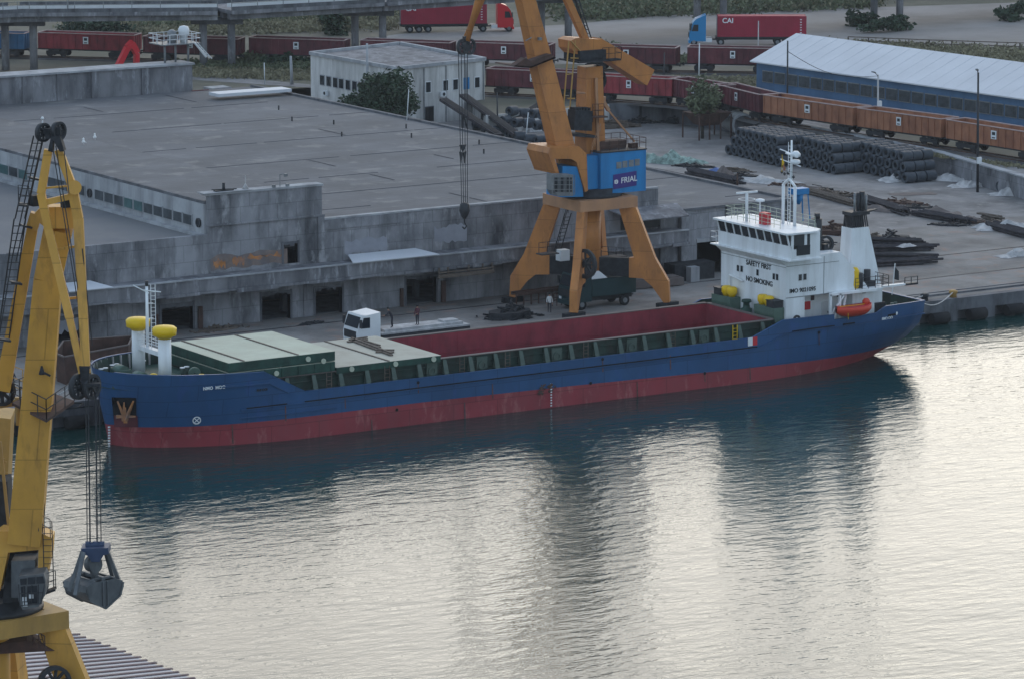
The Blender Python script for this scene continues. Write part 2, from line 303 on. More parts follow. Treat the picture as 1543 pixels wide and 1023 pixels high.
def text(body, size, origin, xdir, ydir, mat, name, parent, depth=.02, bold=0.):
    cu = bpy.data.curves.new(name, 'FONT'); cu.body = body; cu.size = size; cu.extrude = depth; cu.offset = bold; cu.align_x = 'CENTER'; cu.align_y = 'CENTER'
    to = bpy.data.objects.new(name, cu); COL.objects.link(to)
    bpy.context.view_layer.update()
    me = bpy.data.meshes.new_from_object(to.evaluated_get(bpy.context.evaluated_depsgraph_get()))
    bpy.data.objects.remove(to); x = Vector(xdir).normalized(); y = Vector(ydir).normalized(); z = x.cross(y)
    mt = Matrix((x, y, z)).transposed().to_4x4(); mt.translation = Vector(origin); me.transform(mt)
    top = parent
    while top.parent: top = top.parent
    me.transform(Matrix.Translation(-Vector(top.location)))
    me.materials.clear(); me.materials.append(M[mat]); me.name = name
    o = bpy.data.objects.new(name, me); COL.objects.link(o); o.parent = parent; return o
def wall_y(mb, x0, x1, z0, z1, y0, y1, holes, mi=0):
    """wall slab in the X-Z plane, with openings (xa, xb, za, zb) left out of it"""
    xs = sorted({x0, x1}|{h[0] for h in holes}|{h[1] for h in holes}); xs = [x for x in xs if x0 <= x <= x1]
    for a, b in zip(xs[:-1], xs[1:]):
        hh = sorted([h for h in holes if h[0] <= a+1e-6 and h[1] >= b-1e-6], key=lambda h: h[2]); z = z0
        for h in hh:
            if h[2] > z+1e-4: mb.box(a, b, y0, y1, z, h[2], mi)
            z = h[3]
        if z < z1-1e-4: mb.box(a, b, y0, y1, z, z1, mi)

# ================================================================ SETTING
GZ = 2.0; UZ = 4.2            # quay / yard level, railway level
mb = MB(); mb.poly([(-600, -400, 0), (900, -400, 0), (900, 296, 0), (-600, 296, 0)])
struct(mb.build('water', 'water'))
# quay wall and yard deck
QY = 293.6
mb = MB(); mb.poly([(-600, QY, GZ), (900, QY, GZ), (900, 330, GZ), (-600, 330, GZ)]); struct(mb.build('quay_deck', 'quaydeck'))
mb = MB(); mb.poly([(-600, 330, GZ), (900, 330, GZ), (900, 470, GZ), (-600, 470, GZ)]); struct(mb.build('yard_ground', 'yard'))
mb = MB()
mb.box(-300, 600, QY, QY+.9, 1.0, GZ+.12)                       # coping beam
mb.box(-300, 600, QY+.9, QY+1.6, -1, 1.0, 0)
x = 120.0
while x < 262:
    mb.box(x, x+1.2, QY+.02, QY+.9, -1, .998)
    x += 4.4
mb.build('quay_wall', 'concrete_dark'); struct(bpy.data.objects['quay_wall'])
# rails let into the quay for the cranes
for Y in (304.3, 314.3):
    mb = MB()
    for dx in (-.09, .09): mb.box(120, 280, Y+dx-.035, Y+dx+.035, GZ, GZ+.02)
    struct(mb.build('crane_rail', 'dark_metal'))
mb = MB(); mb.box(222, 262, 296.2, 296.5, GZ, GZ+.14); mb.box(222, 262, 297.6, 297.7, GZ, GZ+.06)
struct(mb.build('quay_kerb', 'concrete_dark'))

# upper railway ground behind the retaining walls
B = [at(1900, 420), at(1543, 300), at(1415, 262), at(1160, 208), at(1092, 198), at(1010, 184), at(917, 186), at(735, 203)]
bp2 = [(p.x, p.y) for p in B] + [(268.9, 436), (262, 450), (240, 452), (226, 431), (60, 431)]
far = [(60, 1500), (1500, 1500), (1500, B[0].y)]
mb = MB(); mb.poly([(x, y, UZ) for x, y in (bp2+far)][::-1]); struct(mb.build('railway_ground', 'dirt'))
mb = MB(); mb.poly([(-1500, -400, -3), (2500, -400, -3), (2500, 3500, -3), (-1500, 3500, -3)]); struct(mb.build('terrain', 'dirt'))
def wall_line(pts, z0, z1, t, name, mat, label, cat='wall', post=None, cap=None):
    root = empty(name, Vector((pts[0].x, pts[0].y, z0)), label, cat)
    mb = MB(); pm = MB(); cm = MB()
    for p, q in zip(pts[:-1], pts[1:]):
        a = Vector((p.x, p.y, 0)); b = Vector((q.x, q.y, 0)); mid = (z0+z1)/2
        mb.beam((a.x, a.y, mid), (b.x, b.y, mid), t, z1-z0)
        if cap: cm.beam((a.x, a.y, z1+.08), (b.x, b.y, z1+.08), t+cap, .16)
        if post:
            n = max(1, int((b-a).length/post))
            for i in range(n): c = a.lerp(b, (i+.5)/n); pm.box(c.x-.13, c.x+.13, c.y-t/2-.14, c.y+t/2+.14, z0, z1-.1)
    mb.build('wall', mat, root)
    if pm.v: pm.build('wall_joint', 'dark_metal', root)
    if cm.v: cm.build('coping', 'concrete_pale', root)
    return root
wall_line(B[0:4], GZ, UZ+.15, .5, 'retaining_wall', 'wall_old', 'long grey concrete retaining wall below the orange wagons', post=9, cap=.5)
wall_line(B[3:7], GZ, UZ+.2, .4, 'yard_wall', 'concrete_dark', 'dark grey yard wall behind the rusty hopper and small tree', post=8)
wall_line([B[7], Vector((269.2, 433, 2)), Vector((269.2, 448, 2))], GZ, UZ+.1, .4, 'boundary_wall', 'plaster', 'short stained wall joining the office block to the white boundary wall')
wall_line(B[6:8], GZ, UZ+.1, .4, 'boundary_wall', 'plaster', 'stained white boundary wall right of the white office building', post=12)
# concrete apron strip above the retaining wall
mb = MB()
for p, q in zip(B[0:3], B[1:4]): mb.poly([(p.x, p.y+.3, UZ+.02), (p.x+3.5, p.y+1.0, UZ+.02), (q.x+3.5, q.y+1.0, UZ+.02), (q.x, q.y+.3, UZ+.02)][::-1])
struct(mb.build('wall_top_strip', 'yard'))
# dusty lorry yard
mb = MB(); mb.poly([at(*p, UZ+.03) for p in ((700, 95), (1130, 100), (1340, 72), (1700, 82), (1800, -2), (1543, 4), (1250, 14), (1000, 24), (860, 37), (600, 52), (560, 58))]); struct(mb.build('lorry_yard', 'dust_road'))
mb = MB(); mb.poly([at(*p, UZ+.03) for p in ((250, 118), (470, 133), (470, 128), (300, 112))]); struct(mb.build('access_road', 'yard'))

def leaves(mb, c, r, n, size, seed=0, mi=0, clumps=9):
    q = random.Random(seed); cl = []
    for _ in range(clumps):
        th = q.uniform(0, 6.283); ph = math.acos(q.uniform(-.9, 1)); k = q.uniform(.2, .8)
        cl.append((c[0]+r[0]*k*math.sin(ph)*math.cos(th), c[1]+r[1]*k*math.sin(ph)*math.sin(th), c[2]+r[2]*k*math.cos(ph), q.uniform(.28, .5)))
    for _ in range(n):
        a = q.choice(cl); o = Vector((q.gauss(0, 1), q.gauss(0, 1), q.gauss(0, 1))).normalized()*(q.random()**.45)*a[3]
        p = Vector((a[0]+o.x*r[0], a[1]+o.y*r[1], a[2]+o.z*r[2])); s = size*q.uniform(.6, 1.3)
        u = Vector((q.gauss(0, 1), q.gauss(0, 1), q.gauss(0, .6))).normalized()*s; v = u.cross(Vector((q.gauss(0, 1), q.gauss(0, 1), q.gauss(0, 1)))).normalized()*s*.7
        mb.poly([p-u, p-v*.8, p+u, p+v*.8], mi)
def tree(base, h, r, n, label, mat='leaf', size=.3, seed=1, name='leafy_tree', group=None):
    root = empty(name, base, label, 'tree', group); t = MB(); b = Vector(base); top = b+Vector((0, 0, h*.55))
    t.tube(b, top, .22, 7, .12)
    q = random.Random(seed)
    for i in range(6):
        a = q.uniform(0, 6.28); s = b+Vector((0, 0, h*q.uniform(.25, .5))); t.tube(s, s+Vector((math.cos(a)*r[0]*.6, math.sin(a)*r[1]*.6, h*.3)), .09, 5, .03)
    t.build('trunk', 'bark', root); l = MB(); leaves(l, (b.x, b.y, b.z+h-r[2]), r, n, size, seed, clumps=50); l.build('crown', mat, root)
    return root
def bush(base, r, n, label, mat='leaf_dark', size=.3, seed=1, group=None, name='bush'):
    mb = MB(); leaves(mb, (base[0], base[1], base[2]+r[2]*.45), r, n, size, seed, clumps=12); mb.v = [(v[0], v[1], max(v[2], base[2]-.1)) for v in mb.v]
    return solo(mb, name, mat, label, 'bush', group)

# ================================================================ WAREHOUSE
WY = 318.0
def px(x, y, Y=WY): p = aty(x, y, Y); return p.x, p.z
root = empty('warehouse', (190, WY, GZ), 'huge weathered grey concrete warehouse with flat roofs behind the quay', 'warehouse')
def door(xa, xb, yt, yb=None, zb=GZ): return (px(xa, yt)[0], px(xb, yt)[0], zb, px((xa+xb)/2, yt)[1])
lowdoors = [door(78, 118, 478), door(243, 290, 459), door(394, 437, 441), door(475, 515, 433), door(612, 657, 417), ]
updoor = (px(427, 367)[0], px(448, 367)[0], 6.85, 8.85)
mb = MB(); wall_y(mb, 120, 222, GZ, 5.55, WY, WY+.5, lowdoors)
wall_y(mb, 120, 170.7, 5.55, 10.3, WY, WY+.5, [])
wall_y(mb, 170.7, 182.2, 5.55, 13.75, WY, WY+.5, [updoor])
wall_y(mb, 182.2, 218.8, 5.55, 10.6, WY, WY+.5, [])
# tower ledge, pilasters, block joints
mb.box(170.6, 182.4, WY-.18, WY, 11.0, 11.18); mb.box(181.7, 182.35, WY-.2, WY, 6.86, 10.99)
for x in (135, 149, 160.5, 163.0, 180.2): mb.box(x, x+.35, WY-.1, WY, GZ, 5.45)
mb.box(182.4, 190.5, WY-.12, WY, 9.75, 10.62); mb.box(170.7, 182.3, WY-.12, WY, 6.81, 7.0)
mb.build('front_wall', 'wall_old', root)
for (x0, x1, z0, z1, mt) in ((184.5, 189.0, 7.2, 8.6, 'render_patch'), (194.0, 197.5, 7.6, 9.0, 'render_patch'), (170.8, 178.6, 7.1, 8.3, 'stain_brown'), (174.5, 178.2, 7.75, 8.1, 'stain'), (171.1, 172.3, 7.3, 7.9, 'stain'), (173.0, 174.2, 7.4, 8.0, 'stain'), (155.2, 158.4, 3.0, 4.6, 'render_patch')):
    mb = MB(); n = 11; q = random.Random(x0)
    yo = WY-.012-(.006 if mt == 'stain' else 0); top = [(x0+(x1-x0)*i/n, yo, z1+q.uniform(-.25, .2)) for i in range(n+1)]; bot = [(x0+(x1-x0)*i/n, yo, z0+q.uniform(-.25, .25)) for i in range(n+1)]
    for i in range(n): mb.poly([bot[i], bot[i+1], top[i+1], top[i]])
    mb.build('wall_patch', mt, root)
for d in lowdoors+[updoor]:            # each opening: jambs, ragged lintel, room behind
    f = MB(); w_ = .18; q = random.Random(d[0])
    f.box(d[0]-w_, d[0], WY-.08, WY+.55, d[2], d[3]+w_); f.box(d[1], d[1]+w_, WY-.08, WY+.55, d[2], d[3]+w_)
    n = 9
    for i in range(n):
        a = d[0]+(d[1]-d[0])*i/n; b = d[0]+(d[1]-d[0])*(i+1)/n; f.box(a, b, WY-.06, WY+.5, d[3]-q.uniform(.05, .3), d[3]+.12)
    f.build('door_frame', 'concrete_dark', root)
for i, d in enumerate(lowdoors):
    if i in (1, 4):
        f = MB(); f.box(d[1]+.45, d[1]+.85, WY-.35, WY-.1, GZ, GZ+2.0); f.build('door_panel', 'rust', root); f = MB(); f.box(d[0]-.75, d[0]-.45, WY-.3, WY-.1, GZ, GZ+1.7); f.build('door_panel', 'rust', root)
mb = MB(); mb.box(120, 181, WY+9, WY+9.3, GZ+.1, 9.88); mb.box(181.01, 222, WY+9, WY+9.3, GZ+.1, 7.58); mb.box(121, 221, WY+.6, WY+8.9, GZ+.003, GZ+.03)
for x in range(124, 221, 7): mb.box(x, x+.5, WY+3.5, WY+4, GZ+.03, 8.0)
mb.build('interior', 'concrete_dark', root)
# canopy over the loading doors, with broken lower lip
mb = MB(); mb.box(120, 220.6, WY-2.5, WY-.003, 5.75, 6.80); q = random.Random(3); x = 120.0
while x < 220:
    l = q.uniform(.5, 2.2)
    mb.box(x, min(220.6, x+l), WY-2.5-q.uniform(.08, .32), WY-2.2, 5.45+q.uniform(-.1, .1), 5.74); x += l
mb.build('canopy', 'concrete', root)
mb = MB(); mb.box(120, 220.6, WY-2.62, WY-2.3, 6.81, 6.93); mb.build('canopy_edge', 'concrete_pale', root)
for xa, xb, ya in ((93, 160, 438), (520, 650, 392)):
    p = aty(xa, ya, WY-1.5); r_ = aty(xb, ya-8, WY-1.5); mb = MB()
    mb.hexa([(p.x, WY-2.9, 6.95), (r_.x, WY-2.9, 6.95), (r_.x-1, WY-.3, 7.25), (p.x+1, WY-.3, 7.25), (p.x, WY-2.9, 7.02), (r_.x, WY-2.9, 7.02), (r_.x-1, WY-.3, 7.32), (p.x+1, WY-.3, 7.32)])
    mb.build('roof_sheet', 'tin_white', root)
# rusty gantry beam below canopy
g = MB(); a = aty(660, 406, WY-2.9); b = aty(744, 397, WY-2.9); g.beam((a.x, WY-2.95, 4.95), (b.x, WY-2.95, 4.95), .16, .35); g.beam((a.x, WY-2.95, 5.3), (b.x, WY-2.95, 5.3), .12, .12)
for t in (.02, .18, .55, .8, .97): c = a.lerp(b, t); g.beam((c.x, WY-2.9, 4.9), (c.x, WY-2.9, 5.75), .12, .12)
g.build('lifting_beam', 'timber', root)
# roofs
MR = 8.4
mb = MB(); mb.box(181.0, 234, WY+.5, 425, 7.6, MR); mb.box(60, 181, 431-90, 425, 7.6, MR)
q = random.Random(5)
for Y in (322.5, 328.5, 336, 345, 355, 367, 381, 397, 411):     # felt laps, along the building
    x = 181.3
    while x < 233:
        l = q.uniform(5, 22); x2 = min(233.7, x+l)
        if q.random() < .82: mb.box(x, x2, Y-.06-.02*q.random(), Y+.09, MR+.001, MR+.03, 1)
        x = x2+q.uniform(0, 1.5)
for X in (191, 208.5, 221.5):
    y = 320.0
    while y < 424:
        l = q.uniform(2, 9)
        if q.random() < .45: mb.box(X-.07, X+.09, y, y+l, MR+.032, MR+.045, 1)
        y += l+q.uniform(0, 2)
mb.build('main_roof', ['roof_main', 'seam'], root)
k = MB(); k.box(233.9, 234.35, WY-.2, 425, MR-.3, MR+.22); k.build('roof_edge', 'concrete_dark', root)
mb = MB(); mb.box(60, 170.4, WY+.5, 372, 9.9, 10.05); mb.build('low_roof', 'roof_low', root)
mb = MB(); mb.box(170.9, 181.2, WY+.5, 366.5, MR, 13.05); mb.box(60, 170.9, 366.5, 372.0, 10.06, 13.0); mb.box(60, 181.2, 366.6, 404, 12.2, 12.95) ; mb.build('raised_roof', 'roof_main', root)
k = MB(); k.box(170.55, 170.85, WY+.5, 372, 12.95, 13.2); k.build('roof_edge', 'concrete_dark', root)
# clerestory wall with its strip of windows
cl = MB(); cl.box(170.45, 170.88, WY+.5, 372, 10.05, 12.94); cl.box(169.9, 170.44, WY+.6, 372, 10.06, 10.3); cl.build('clerestory_wall', 'concrete_pale', root)
def cw(pxx):                    # Y on the clerestory plane for a pixel column
    t = (pxx-0)/(315.0); return atx(pxx, 255+t*74, 170.45).y
i = 0
for xa in [ -60, -45, -30, -15, 1, 15, 29.5] + [73, 86, 100, 116]+[144+14.8*j for j in range(10)]:
    ya, yb = cw(xa), cw(xa+12.3)
    f = MB(); f.box(170.38, 170.44, yb-.08, ya+.08, 10.72, 11.78); fo = f.build('window', 'concrete_pale', root)
    g = MB(); g.box(170.33, 170.378, yb+.04, ya-.04, 10.82, 11.68); g.build('pane', 'teal_pane' if i in (6, 4, 14, 15) else 'pane', fo); i += 1
for xa in (136, 300):
    g = MB(); y_ = cw(xa); g.ring((170.35, y_, 11.2), (1, 0, 0), .42, .3, .15, 16); g.tube((170.36, y_, 11.2), (170.44, y_, 11.2), .31, 14); g.build('round_vent', 'dark_metal', root)
# tower cap slab
mb = MB(); mb.box(170.4, 182.3, WY-.1, WY+1.2, 13.76, 13.95); mb.box(170.1, 175, WY-.25, WY+1.0, 13.952, 14.02); mb.build('tower_cap', 'concrete_pale', root)
# high wall at the back left
mb = MB(); z1 = 11.5; mb.box(150, 226.2, 425.0, 427.0, MR-.4, z1); 
for X in (200, 204.2, 208.6, 213, 219.5): mb.box(X, X+.6, 424.8, 424.998, MR, z1-.05)
mb.build('back_wall', 'concrete', root)
mb = MB(); mb.box(150, 226.4, 424.7, 428.2, z1+.001, z1+.22); mb.build('wall_coping', 'concrete_pale', root)
# low parapet along front of the main roof and its pale coping
mb = MB(); mb.box(182.25, 218.8, WY-.05, WY+.6, 10.63, 10.78); mb.build('parapet_coping', 'concrete_pale', root)
mb = MB()
for pxx, py in ((440, 183), (503, 188), (515, 206), (612, 194), (620, 208), (722, 218), (729, 232), (420, 166)):
    p = at(pxx, py, MR); mb = MB(); mb.tube((p.x, p.y, MR), (p.x, p.y, MR+.5), .09, 6); mb.build('roof_vent', 'dark_metal', root)

# lower loading building right of crane (same roof level)
ann = empty('loading_annex', (228, WY, GZ), 'grey concrete loading annex with dark doorway beside the ship bridge', 'building')
dz = (222.9, 226.0, GZ, 5.2)
mb = MB(); wall_y(mb, 221.0, 234.3, GZ, 8.35, WY-.6, WY-.1, [dz])
for X in (221, 226.3, 228.6, 231, 233.4): mb.box(X, X+.35, WY-.75, WY-.601, 5.4, 8.3)
mb.box(220.9, 222.6, WY-.9, WY-.76, GZ, 7.9)
mb.build('wall', 'wall_old', ann)
mb = MB(); mb.box(220.9, 233.85, WY-.8, WY+.45, 8.351, 8.58); mb.build('roof_coping', 'concrete_dark', ann)
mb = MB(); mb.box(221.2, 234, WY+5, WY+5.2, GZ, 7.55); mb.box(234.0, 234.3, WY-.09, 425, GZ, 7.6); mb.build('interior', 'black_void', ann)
mb = MB(); mb.box(222.7, 226.25, WY-.85, WY-.56, 5.2, 5.55); mb.build('lintel', 'concrete_pale', ann)
mb = MB(); mb.box(218.9, 220.9, WY-.3, WY+.2, GZ, 8.3); mb.build('side_wall', 'concrete', ann)
k = MB(); k.prism([(214, WY-3.4, 8.3), (220, WY-3.4, 8.3), (220.9, WY-.1, 9.0), (213, WY-.1, 9.0)], (0, 0, .1)); k.build('porch_roof', 'concrete', ann)
k = MB(); k.box(214.5, 219.9, WY-.2, WY-.06, 7.0, 8.2); k.box(216.2, 218.6, WY-.26, WY-.201, 7.0, 8.0); k.build('shutter', 'dark_metal', ann)

# ================================================================ OFFICE BUILDING
c0 = at(598, 185); X0, Y0 = c0.x-.2, 430.0
ob = empty('office_building', (X0, Y0, GZ), 'stained white two-storey office block with flat roof behind the dark tree', 'building')
X1, Y1, ZT = 269.3, 450.0, 8.6
pts = [(254.5, 425.7), (268.7, 428.4), (268.9, 449), (253.8, 445.5)]
def obz(x): return x
A_, B_, C_, D_ = [Vector((p[0], p[1], 0)) for p in pts]
mb = MB(); mb.hexa([(p.x, p.y, GZ) for p in (A_, B_, C_, D_)]+[(p.x, p.y, ZT+.4) for p in (A_, B_, C_, D_)]); mb.build('wall', 'plaster', ob)
mb = MB()
for a, b in ((A_, B_), (B_, C_), (C_, D_), (D_, A_)): mb.beam((a.x, a.y, ZT+.62), (b.x, b.y, ZT+.62), .5, .4)
mb.build('parapet', 'concrete_pale', ob)
mb = MB(); mb.hexa([(p.x, p.y, ZT+.41) for p in (A_, B_, C_, D_)]+[(p.x, p.y, ZT+.5) for p in (A_, B_, C_, D_)]); mb.build('roof', 'concrete', ob)
def on_face(a, b, t, z, w, h, par, frame='white_metal', pane='glass', name='window', out=.06):
    d = (b-a).normalized(); n = Vector((d.y, -d.x, 0)); c = a.lerp(b, t)
    f = MB(); f.beam((c.x-d.x*w/2+n.x*out/2, c.y-d.y*w/2+n.y*out/2, z), (c.x+d.x*w/2+n.x*out/2, c.y+d.y*w/2+n.y*out/2, z), out, h)
    fo = f.build(name, frame, par); w2 = w-.22; h2 = h-.22
    g = MB(); o2 = out+.02; g.beam((c.x-d.x*w2/2+n.x*o2, c.y-d.y*w2/2+n.y*o2, z), (c.x+d.x*w2/2+n.x*o2, c.y+d.y*w2/2+n.y*o2, z), .04, h2)
    g.beam((c.x+n.x*(o2+.04), c.y+n.y*(o2+.04), z-h2/2), (c.x+n.x*(o2+.04), c.y+n.y*(o2+.04), z+h2/2), .05, .04, 0)
    g.build('pane', pane, fo); return c, n
for i, pxx in enumerate((645, 671, 686, 703, 719)):
    on_face(A_, B_, (pxx-599)/(731-599.0), 6.5-(i*.02), .95, 1.45, ob, 'truck_blue' if i == 3 else 'white_metal', 'blue_house' if i == 3 else 'glass')
on_face(A_, B_, .36, 3.2, 1.5, 1.9, ob, 'concrete_dark', 'black_void', 'door')
for pxx in (487, 497, 507, 516, 526, 536, 545, 556): on_face(D_, A_, (pxx-469)/(598-469.0), 6.1, 1.15, 1.35, ob, 'concrete_pale')
for (a, b, t, z) in ((A_, B_, .50, 5.5), (D_, A_, .2, 4.6)):
    d = (b-a).normalized(); n = Vector((d.y, -d.x, 0)); c = a.lerp(b, t)+n*.3; m2 = MB(); m2.beam((c.x-d.x*.4, c.y-d.y*.4, z), (c.x+d.x*.4, c.y+d.y*.4, z), .35, .6); o = m2.build('air_conditioner', 'white_metal', ob)
    m3 = MB(); c2 = c+n*.2; m3.tube((c2.x, c2.y, z), (c2.x+n.x*.02, c2.y+n.y*.02, z), .22, 12); m3.build('fan', 'dark_metal', o)
mb = MB()
for t in (.3, .55, .78, .98): c = A_.lerp(B_, t); mb = MB(); mb.tube((c.x, c.y-.1, GZ), (c.x, c.y-.1, ZT+.3), .07, 5); mb.build('downpipe', 'grey_metal', ob)

# ================================================================ BLUE WAREHOUSE
E0 = at(1137, 92, 8.6); E1 = at(1650, 163, 8.6); dE = (E1-E0).normalized(); nE = Vector((dE.y, -dE.x, 0))
if nE.dot(Vector((-1, 0, 0))) < 0: nE = -nE
bw = empty('blue_warehouse', (E0.x, E0.y, UZ), 'long blue shed with pale gable roof and a band of windows', 'warehouse')
Rg = 7.0
def W(s, n, z): p = E0+dE*s-nE*n; return (p.x, p.y, z)
LEN = (E1-E0).length
mb = MB(); mb.hexa([W(.4, 0, UZ), W(LEN, 0, UZ), W(LEN, 14, UZ), W(.4, 14, UZ), W(.4, 0, 8.5), W(LEN, 0, 8.5), W(LEN, 14, 8.5), W(.4, 14, 8.5)])
mb.prism([W(.4, 0, 8.5), W(.4, 14, 8.5), W(.4, 7, 11.2)], dE*.3); mb.prism([W(LEN-.3, 0, 8.5), W(LEN-.3, 14, 8.5), W(LEN-.3, 7, 11.2)], dE*.3)
mb.build('wall', 'wh_blue', bw)
mb = MB(); mb.hexa([W(-.2, -.6, 8.45), W(LEN+.2, -.6, 8.45), W(LEN+.2, 7, 11.4), W(-.2, 7, 11.4), W(-.2, -.6, 8.6), W(LEN+.2, -.6, 8.6), W(LEN+.2, 7, 11.55), W(-.2, 7, 11.55)])
mb.hexa([W(-.2, 7.02, 11.4), W(LEN+.2, 7.02, 11.4), W(LEN+.2, 14.6, 8.45), W(-.2, 14.6, 8.45), W(-.2, 7.02, 11.55), W(LEN+.2, 7.02, 11.55), W(LEN+.2, 14.6, 8.6), W(-.2, 14.6, 8.6)])
s = 1.0
while s < LEN: mb.beam(W(s, -.58, 8.61), W(s, 6.98, 11.56), .05, .02); s += 2.2
mb.build('roof', 'tin_white', bw)
s = 1.6
while s < LEN-2:
    f = MB(); a = Vector(W(s, -.06, 6.85)); b = Vector(W(s+2.0, -.06, 6.85)); f.beam(a, b, .08, 1.45)
    fo = f.build('window', 'grey_metal', bw); g = MB(); a = Vector(W(s+.1, -.12, 6.85)); b = Vector(W(s+1.9, -.12, 6.85)); g.beam(a, b, .06, 1.25)
    for zz in (-.2, .2): g.beam((a.x, a.y, 6.85+zz), (b.x, b.y, 6.85+zz), .1, .04, 0)
    g.build('pane', 'pane', fo); s += 2.25

# ================================================================ ELEVATED ROAD
er = empty('elevated_road', at(328, 101, UZ), 'grey concrete elevated road on paired columns above the wagons', 'bridge')
cols = [(-250, 120), (30, 106), (328, 103), (556, 89), (836, 68), (1070, 50), (1336, 38), (1560, 20), (1800, 8)]
cp = [at(*c, UZ) for c in cols]
DZ = 10.9
m1 = MB(); m2 = MB(); m3 = MB(); m4 = MB()
for p, q in zip(cp[:-1], cp[1:]):
    a = Vector((p.x, p.y, DZ)); b = Vector((q.x, q.y, DZ)); d = (b-a).normalized(); n = Vector((d.y, -d.x, 0))
    if n.y > 0: n = -n
    m1.beam(a+Vector((0, 0, 1.0)), b+Vector((0, 0, 1.0)), 9.5, .5)
    for k in (-3.6, -1.2, 1.2, 3.6): m1.beam(a+n*k+Vector((0, 0, .37)), b+n*k+Vector((0, 0, .37)), .7, .74)
    m2.beam(a+n*4.62+Vector((0, 0, 1.5)), b+n*4.62+Vector((0, 0, 1.5)), .25, .5); m2.beam(a-n*4.62+Vector((0, 0, 1.5)), b-n*4.62+Vector((0, 0, 1.5)), .25, .5)
    m3.beam(a+n*3.2+Vector((0, 0, 1.85)), b+n*3.2+Vector((0, 0, 1.85)), .06, .5)
    m4.rail([a+n*4.6+Vector((0, 0, 1.7)), b+n*4.6+Vector((0, 0, 1.7))], 1.0, 3.5, .05, (1, .5))
m1.build('deck', 'concrete', er); m2.build('kerb_beam', 'concrete_dark', er); m3.build('crash_barrier', 'white_metal', er); m4.build('railing', 'grey_metal', er)
for i, p in enumerate(cp):
    q = cp[min(i+1, len(cp)-1)] if i < len(cp)-1 else cp[i]; o = cp[i-1] if i else cp[0]
    d = Vector((q.x-o.x, q.y-o.y, 0)).normalized()
    for s_ in (-1, 1):
        c = Vector((p.x, p.y, 0))+RT*(1.85*s_); k = MB(); k.tube((c.x, c.y, UZ), (c.x, c.y, DZ-.8), .52, 12); k.build('column', 'concrete', er)
    k = MB(); k.beam(Vector((p.x, p.y, DZ-.45))-RT*3.4, Vector((p.x, p.y, DZ-.45))+RT*3.4, 1.1, .9); k.build('cross_head', 'concrete_dark', er)
p = at(72, 38, DZ+1.2); p = cp[1].lerp(cp[2], .17); lamp = MB(); lamp.tube((p.x, p.y-4.5, DZ+1.3), (p.x, p.y-4.5, DZ+9), .1, 6); lamp.tube((p.x, p.y-4.5, DZ+9), (p.x+1.5, p.y-3.5, DZ+9.4), .07, 5)
solo(lamp, 'street_lamp', 'grey_metal', 'grey lamp post standing on the elevated road at far left', 'street lamp')

# ================================================================ WAGONS
def make_wagon(body, name, plate=True):
    L_ = 12.6; W_ = 2.8; z0 = 1.15; z1 = 3.2
    root = empty(name, (0, 0, 0), '', 'railway wagon'); mb = MB(); t = .07
    mb.box(-L_/2, L_/2, -W_/2, -W_/2+t, z0, z1); mb.box(-L_/2, L_/2, W_/2-t, W_/2, z0, z1); mb.box(-L_/2, -L_/2+t, -W_/2+t, W_/2-t, z0, z1); mb.box(L_/2-t, L_/2, -W_/2+t, W_/2-t, z0, z1)
    n = 13
    for i in range(n+1):
        x = -L_/2+.06+(L_-.12)*i/n
        for s_ in (-1, 1): mb.box(x-.06, x+.06, s_*W_/2-(.1 if s_ < 0 else 0), s_*W_/2+(.1 if s_ > 0 else 0), z0, z1-.05)
    for s_ in (-1, 1):
        for y in (-.8, 0, .8): mb.box(s_*L_/2-.08, s_*L_/2+.08, y-.05, y+.05, z0, z1-.05)
    mb.build('body', body, root)
    mb = MB(); 
    for s_ in (-1, 1): mb.box(-L_/2-.08, L_/2+.08, s_*W_/2-.08, s_*W_/2+.08, z1, z1+.1); mb.box(s_*L_/2-.08, s_*L_/2+.08, -W_/2+.08, W_/2-.08, z1, z1+.1)
    mb.build('top_rim', 'rim', root)
    mb = MB(); mb.box(-L_/2+.1, L_/2-.1, -W_/2+.1, W_/2-.1, z0+.05, z0+.15); mb.box(-L_/2-.3, L_/2+.3, -.35, .35, .85, z0-.002); mb.box(-L_/2+.1, L_/2-.1, -1.2, 1.2, .95, z0-.001)
    for s_ in (-1, 1):
        for y in (-.85, .85): mb.tube((s_*(L_/2), y, 1.0), (s_*(L_/2+.5), y, 1.0), .1, 6); mb.tube((s_*(L_/2+.5), y, 1.0), (s_*(L_/2+.56), y, 1.0), .24, 8)
    mb.build('underframe', 'dark_metal', root)
    for s_ in (-1, 1):
        mb = MB(); mb.box(s_*4.1-1.3, s_*4.1+1.3, -1.05, -.9, .35, .8); mb.box(s_*4.1-1.3, s_*4.1+1.3, .9, 1.05, .35, .8); mb.box(s_*4.1-.3, s_*4.1+.3, -.9, .9, .45, .9)
        bo = mb.build('bogie', 'dark_metal', root)
        for x in (-.9, .9): k = MB(); k.tube((s_*4.1+x, -.85, .46), (s_*4.1+x, -.7, .46), .46, 14); k.tube((s_*4.1+x, .7, .46), (s_*4.1+x, .85, .46), .46, 14); k.tube((s_*4.1+x, -.7, .46), (s_*4.1+x, .7, .46), .08, 6); k.build('wheelset', 'steel_dark', bo)
    if plate:
        mb = MB(); mb.box(-.35, .35, -W_/2-.13, -W_/2-.105, 1.9, 2.85, 0); mb.box(-.2, .2, -W_/2-.15, -W_/2-.131, 2.35, 2.7, 1); mb.box(-.2, .2, -W_/2-.15, -W_/2-.131, 2.0, 2.12, 1)
        mb.build('marking_plate', ['white_mark', 'letter'], root)
    return root
WAG = {}
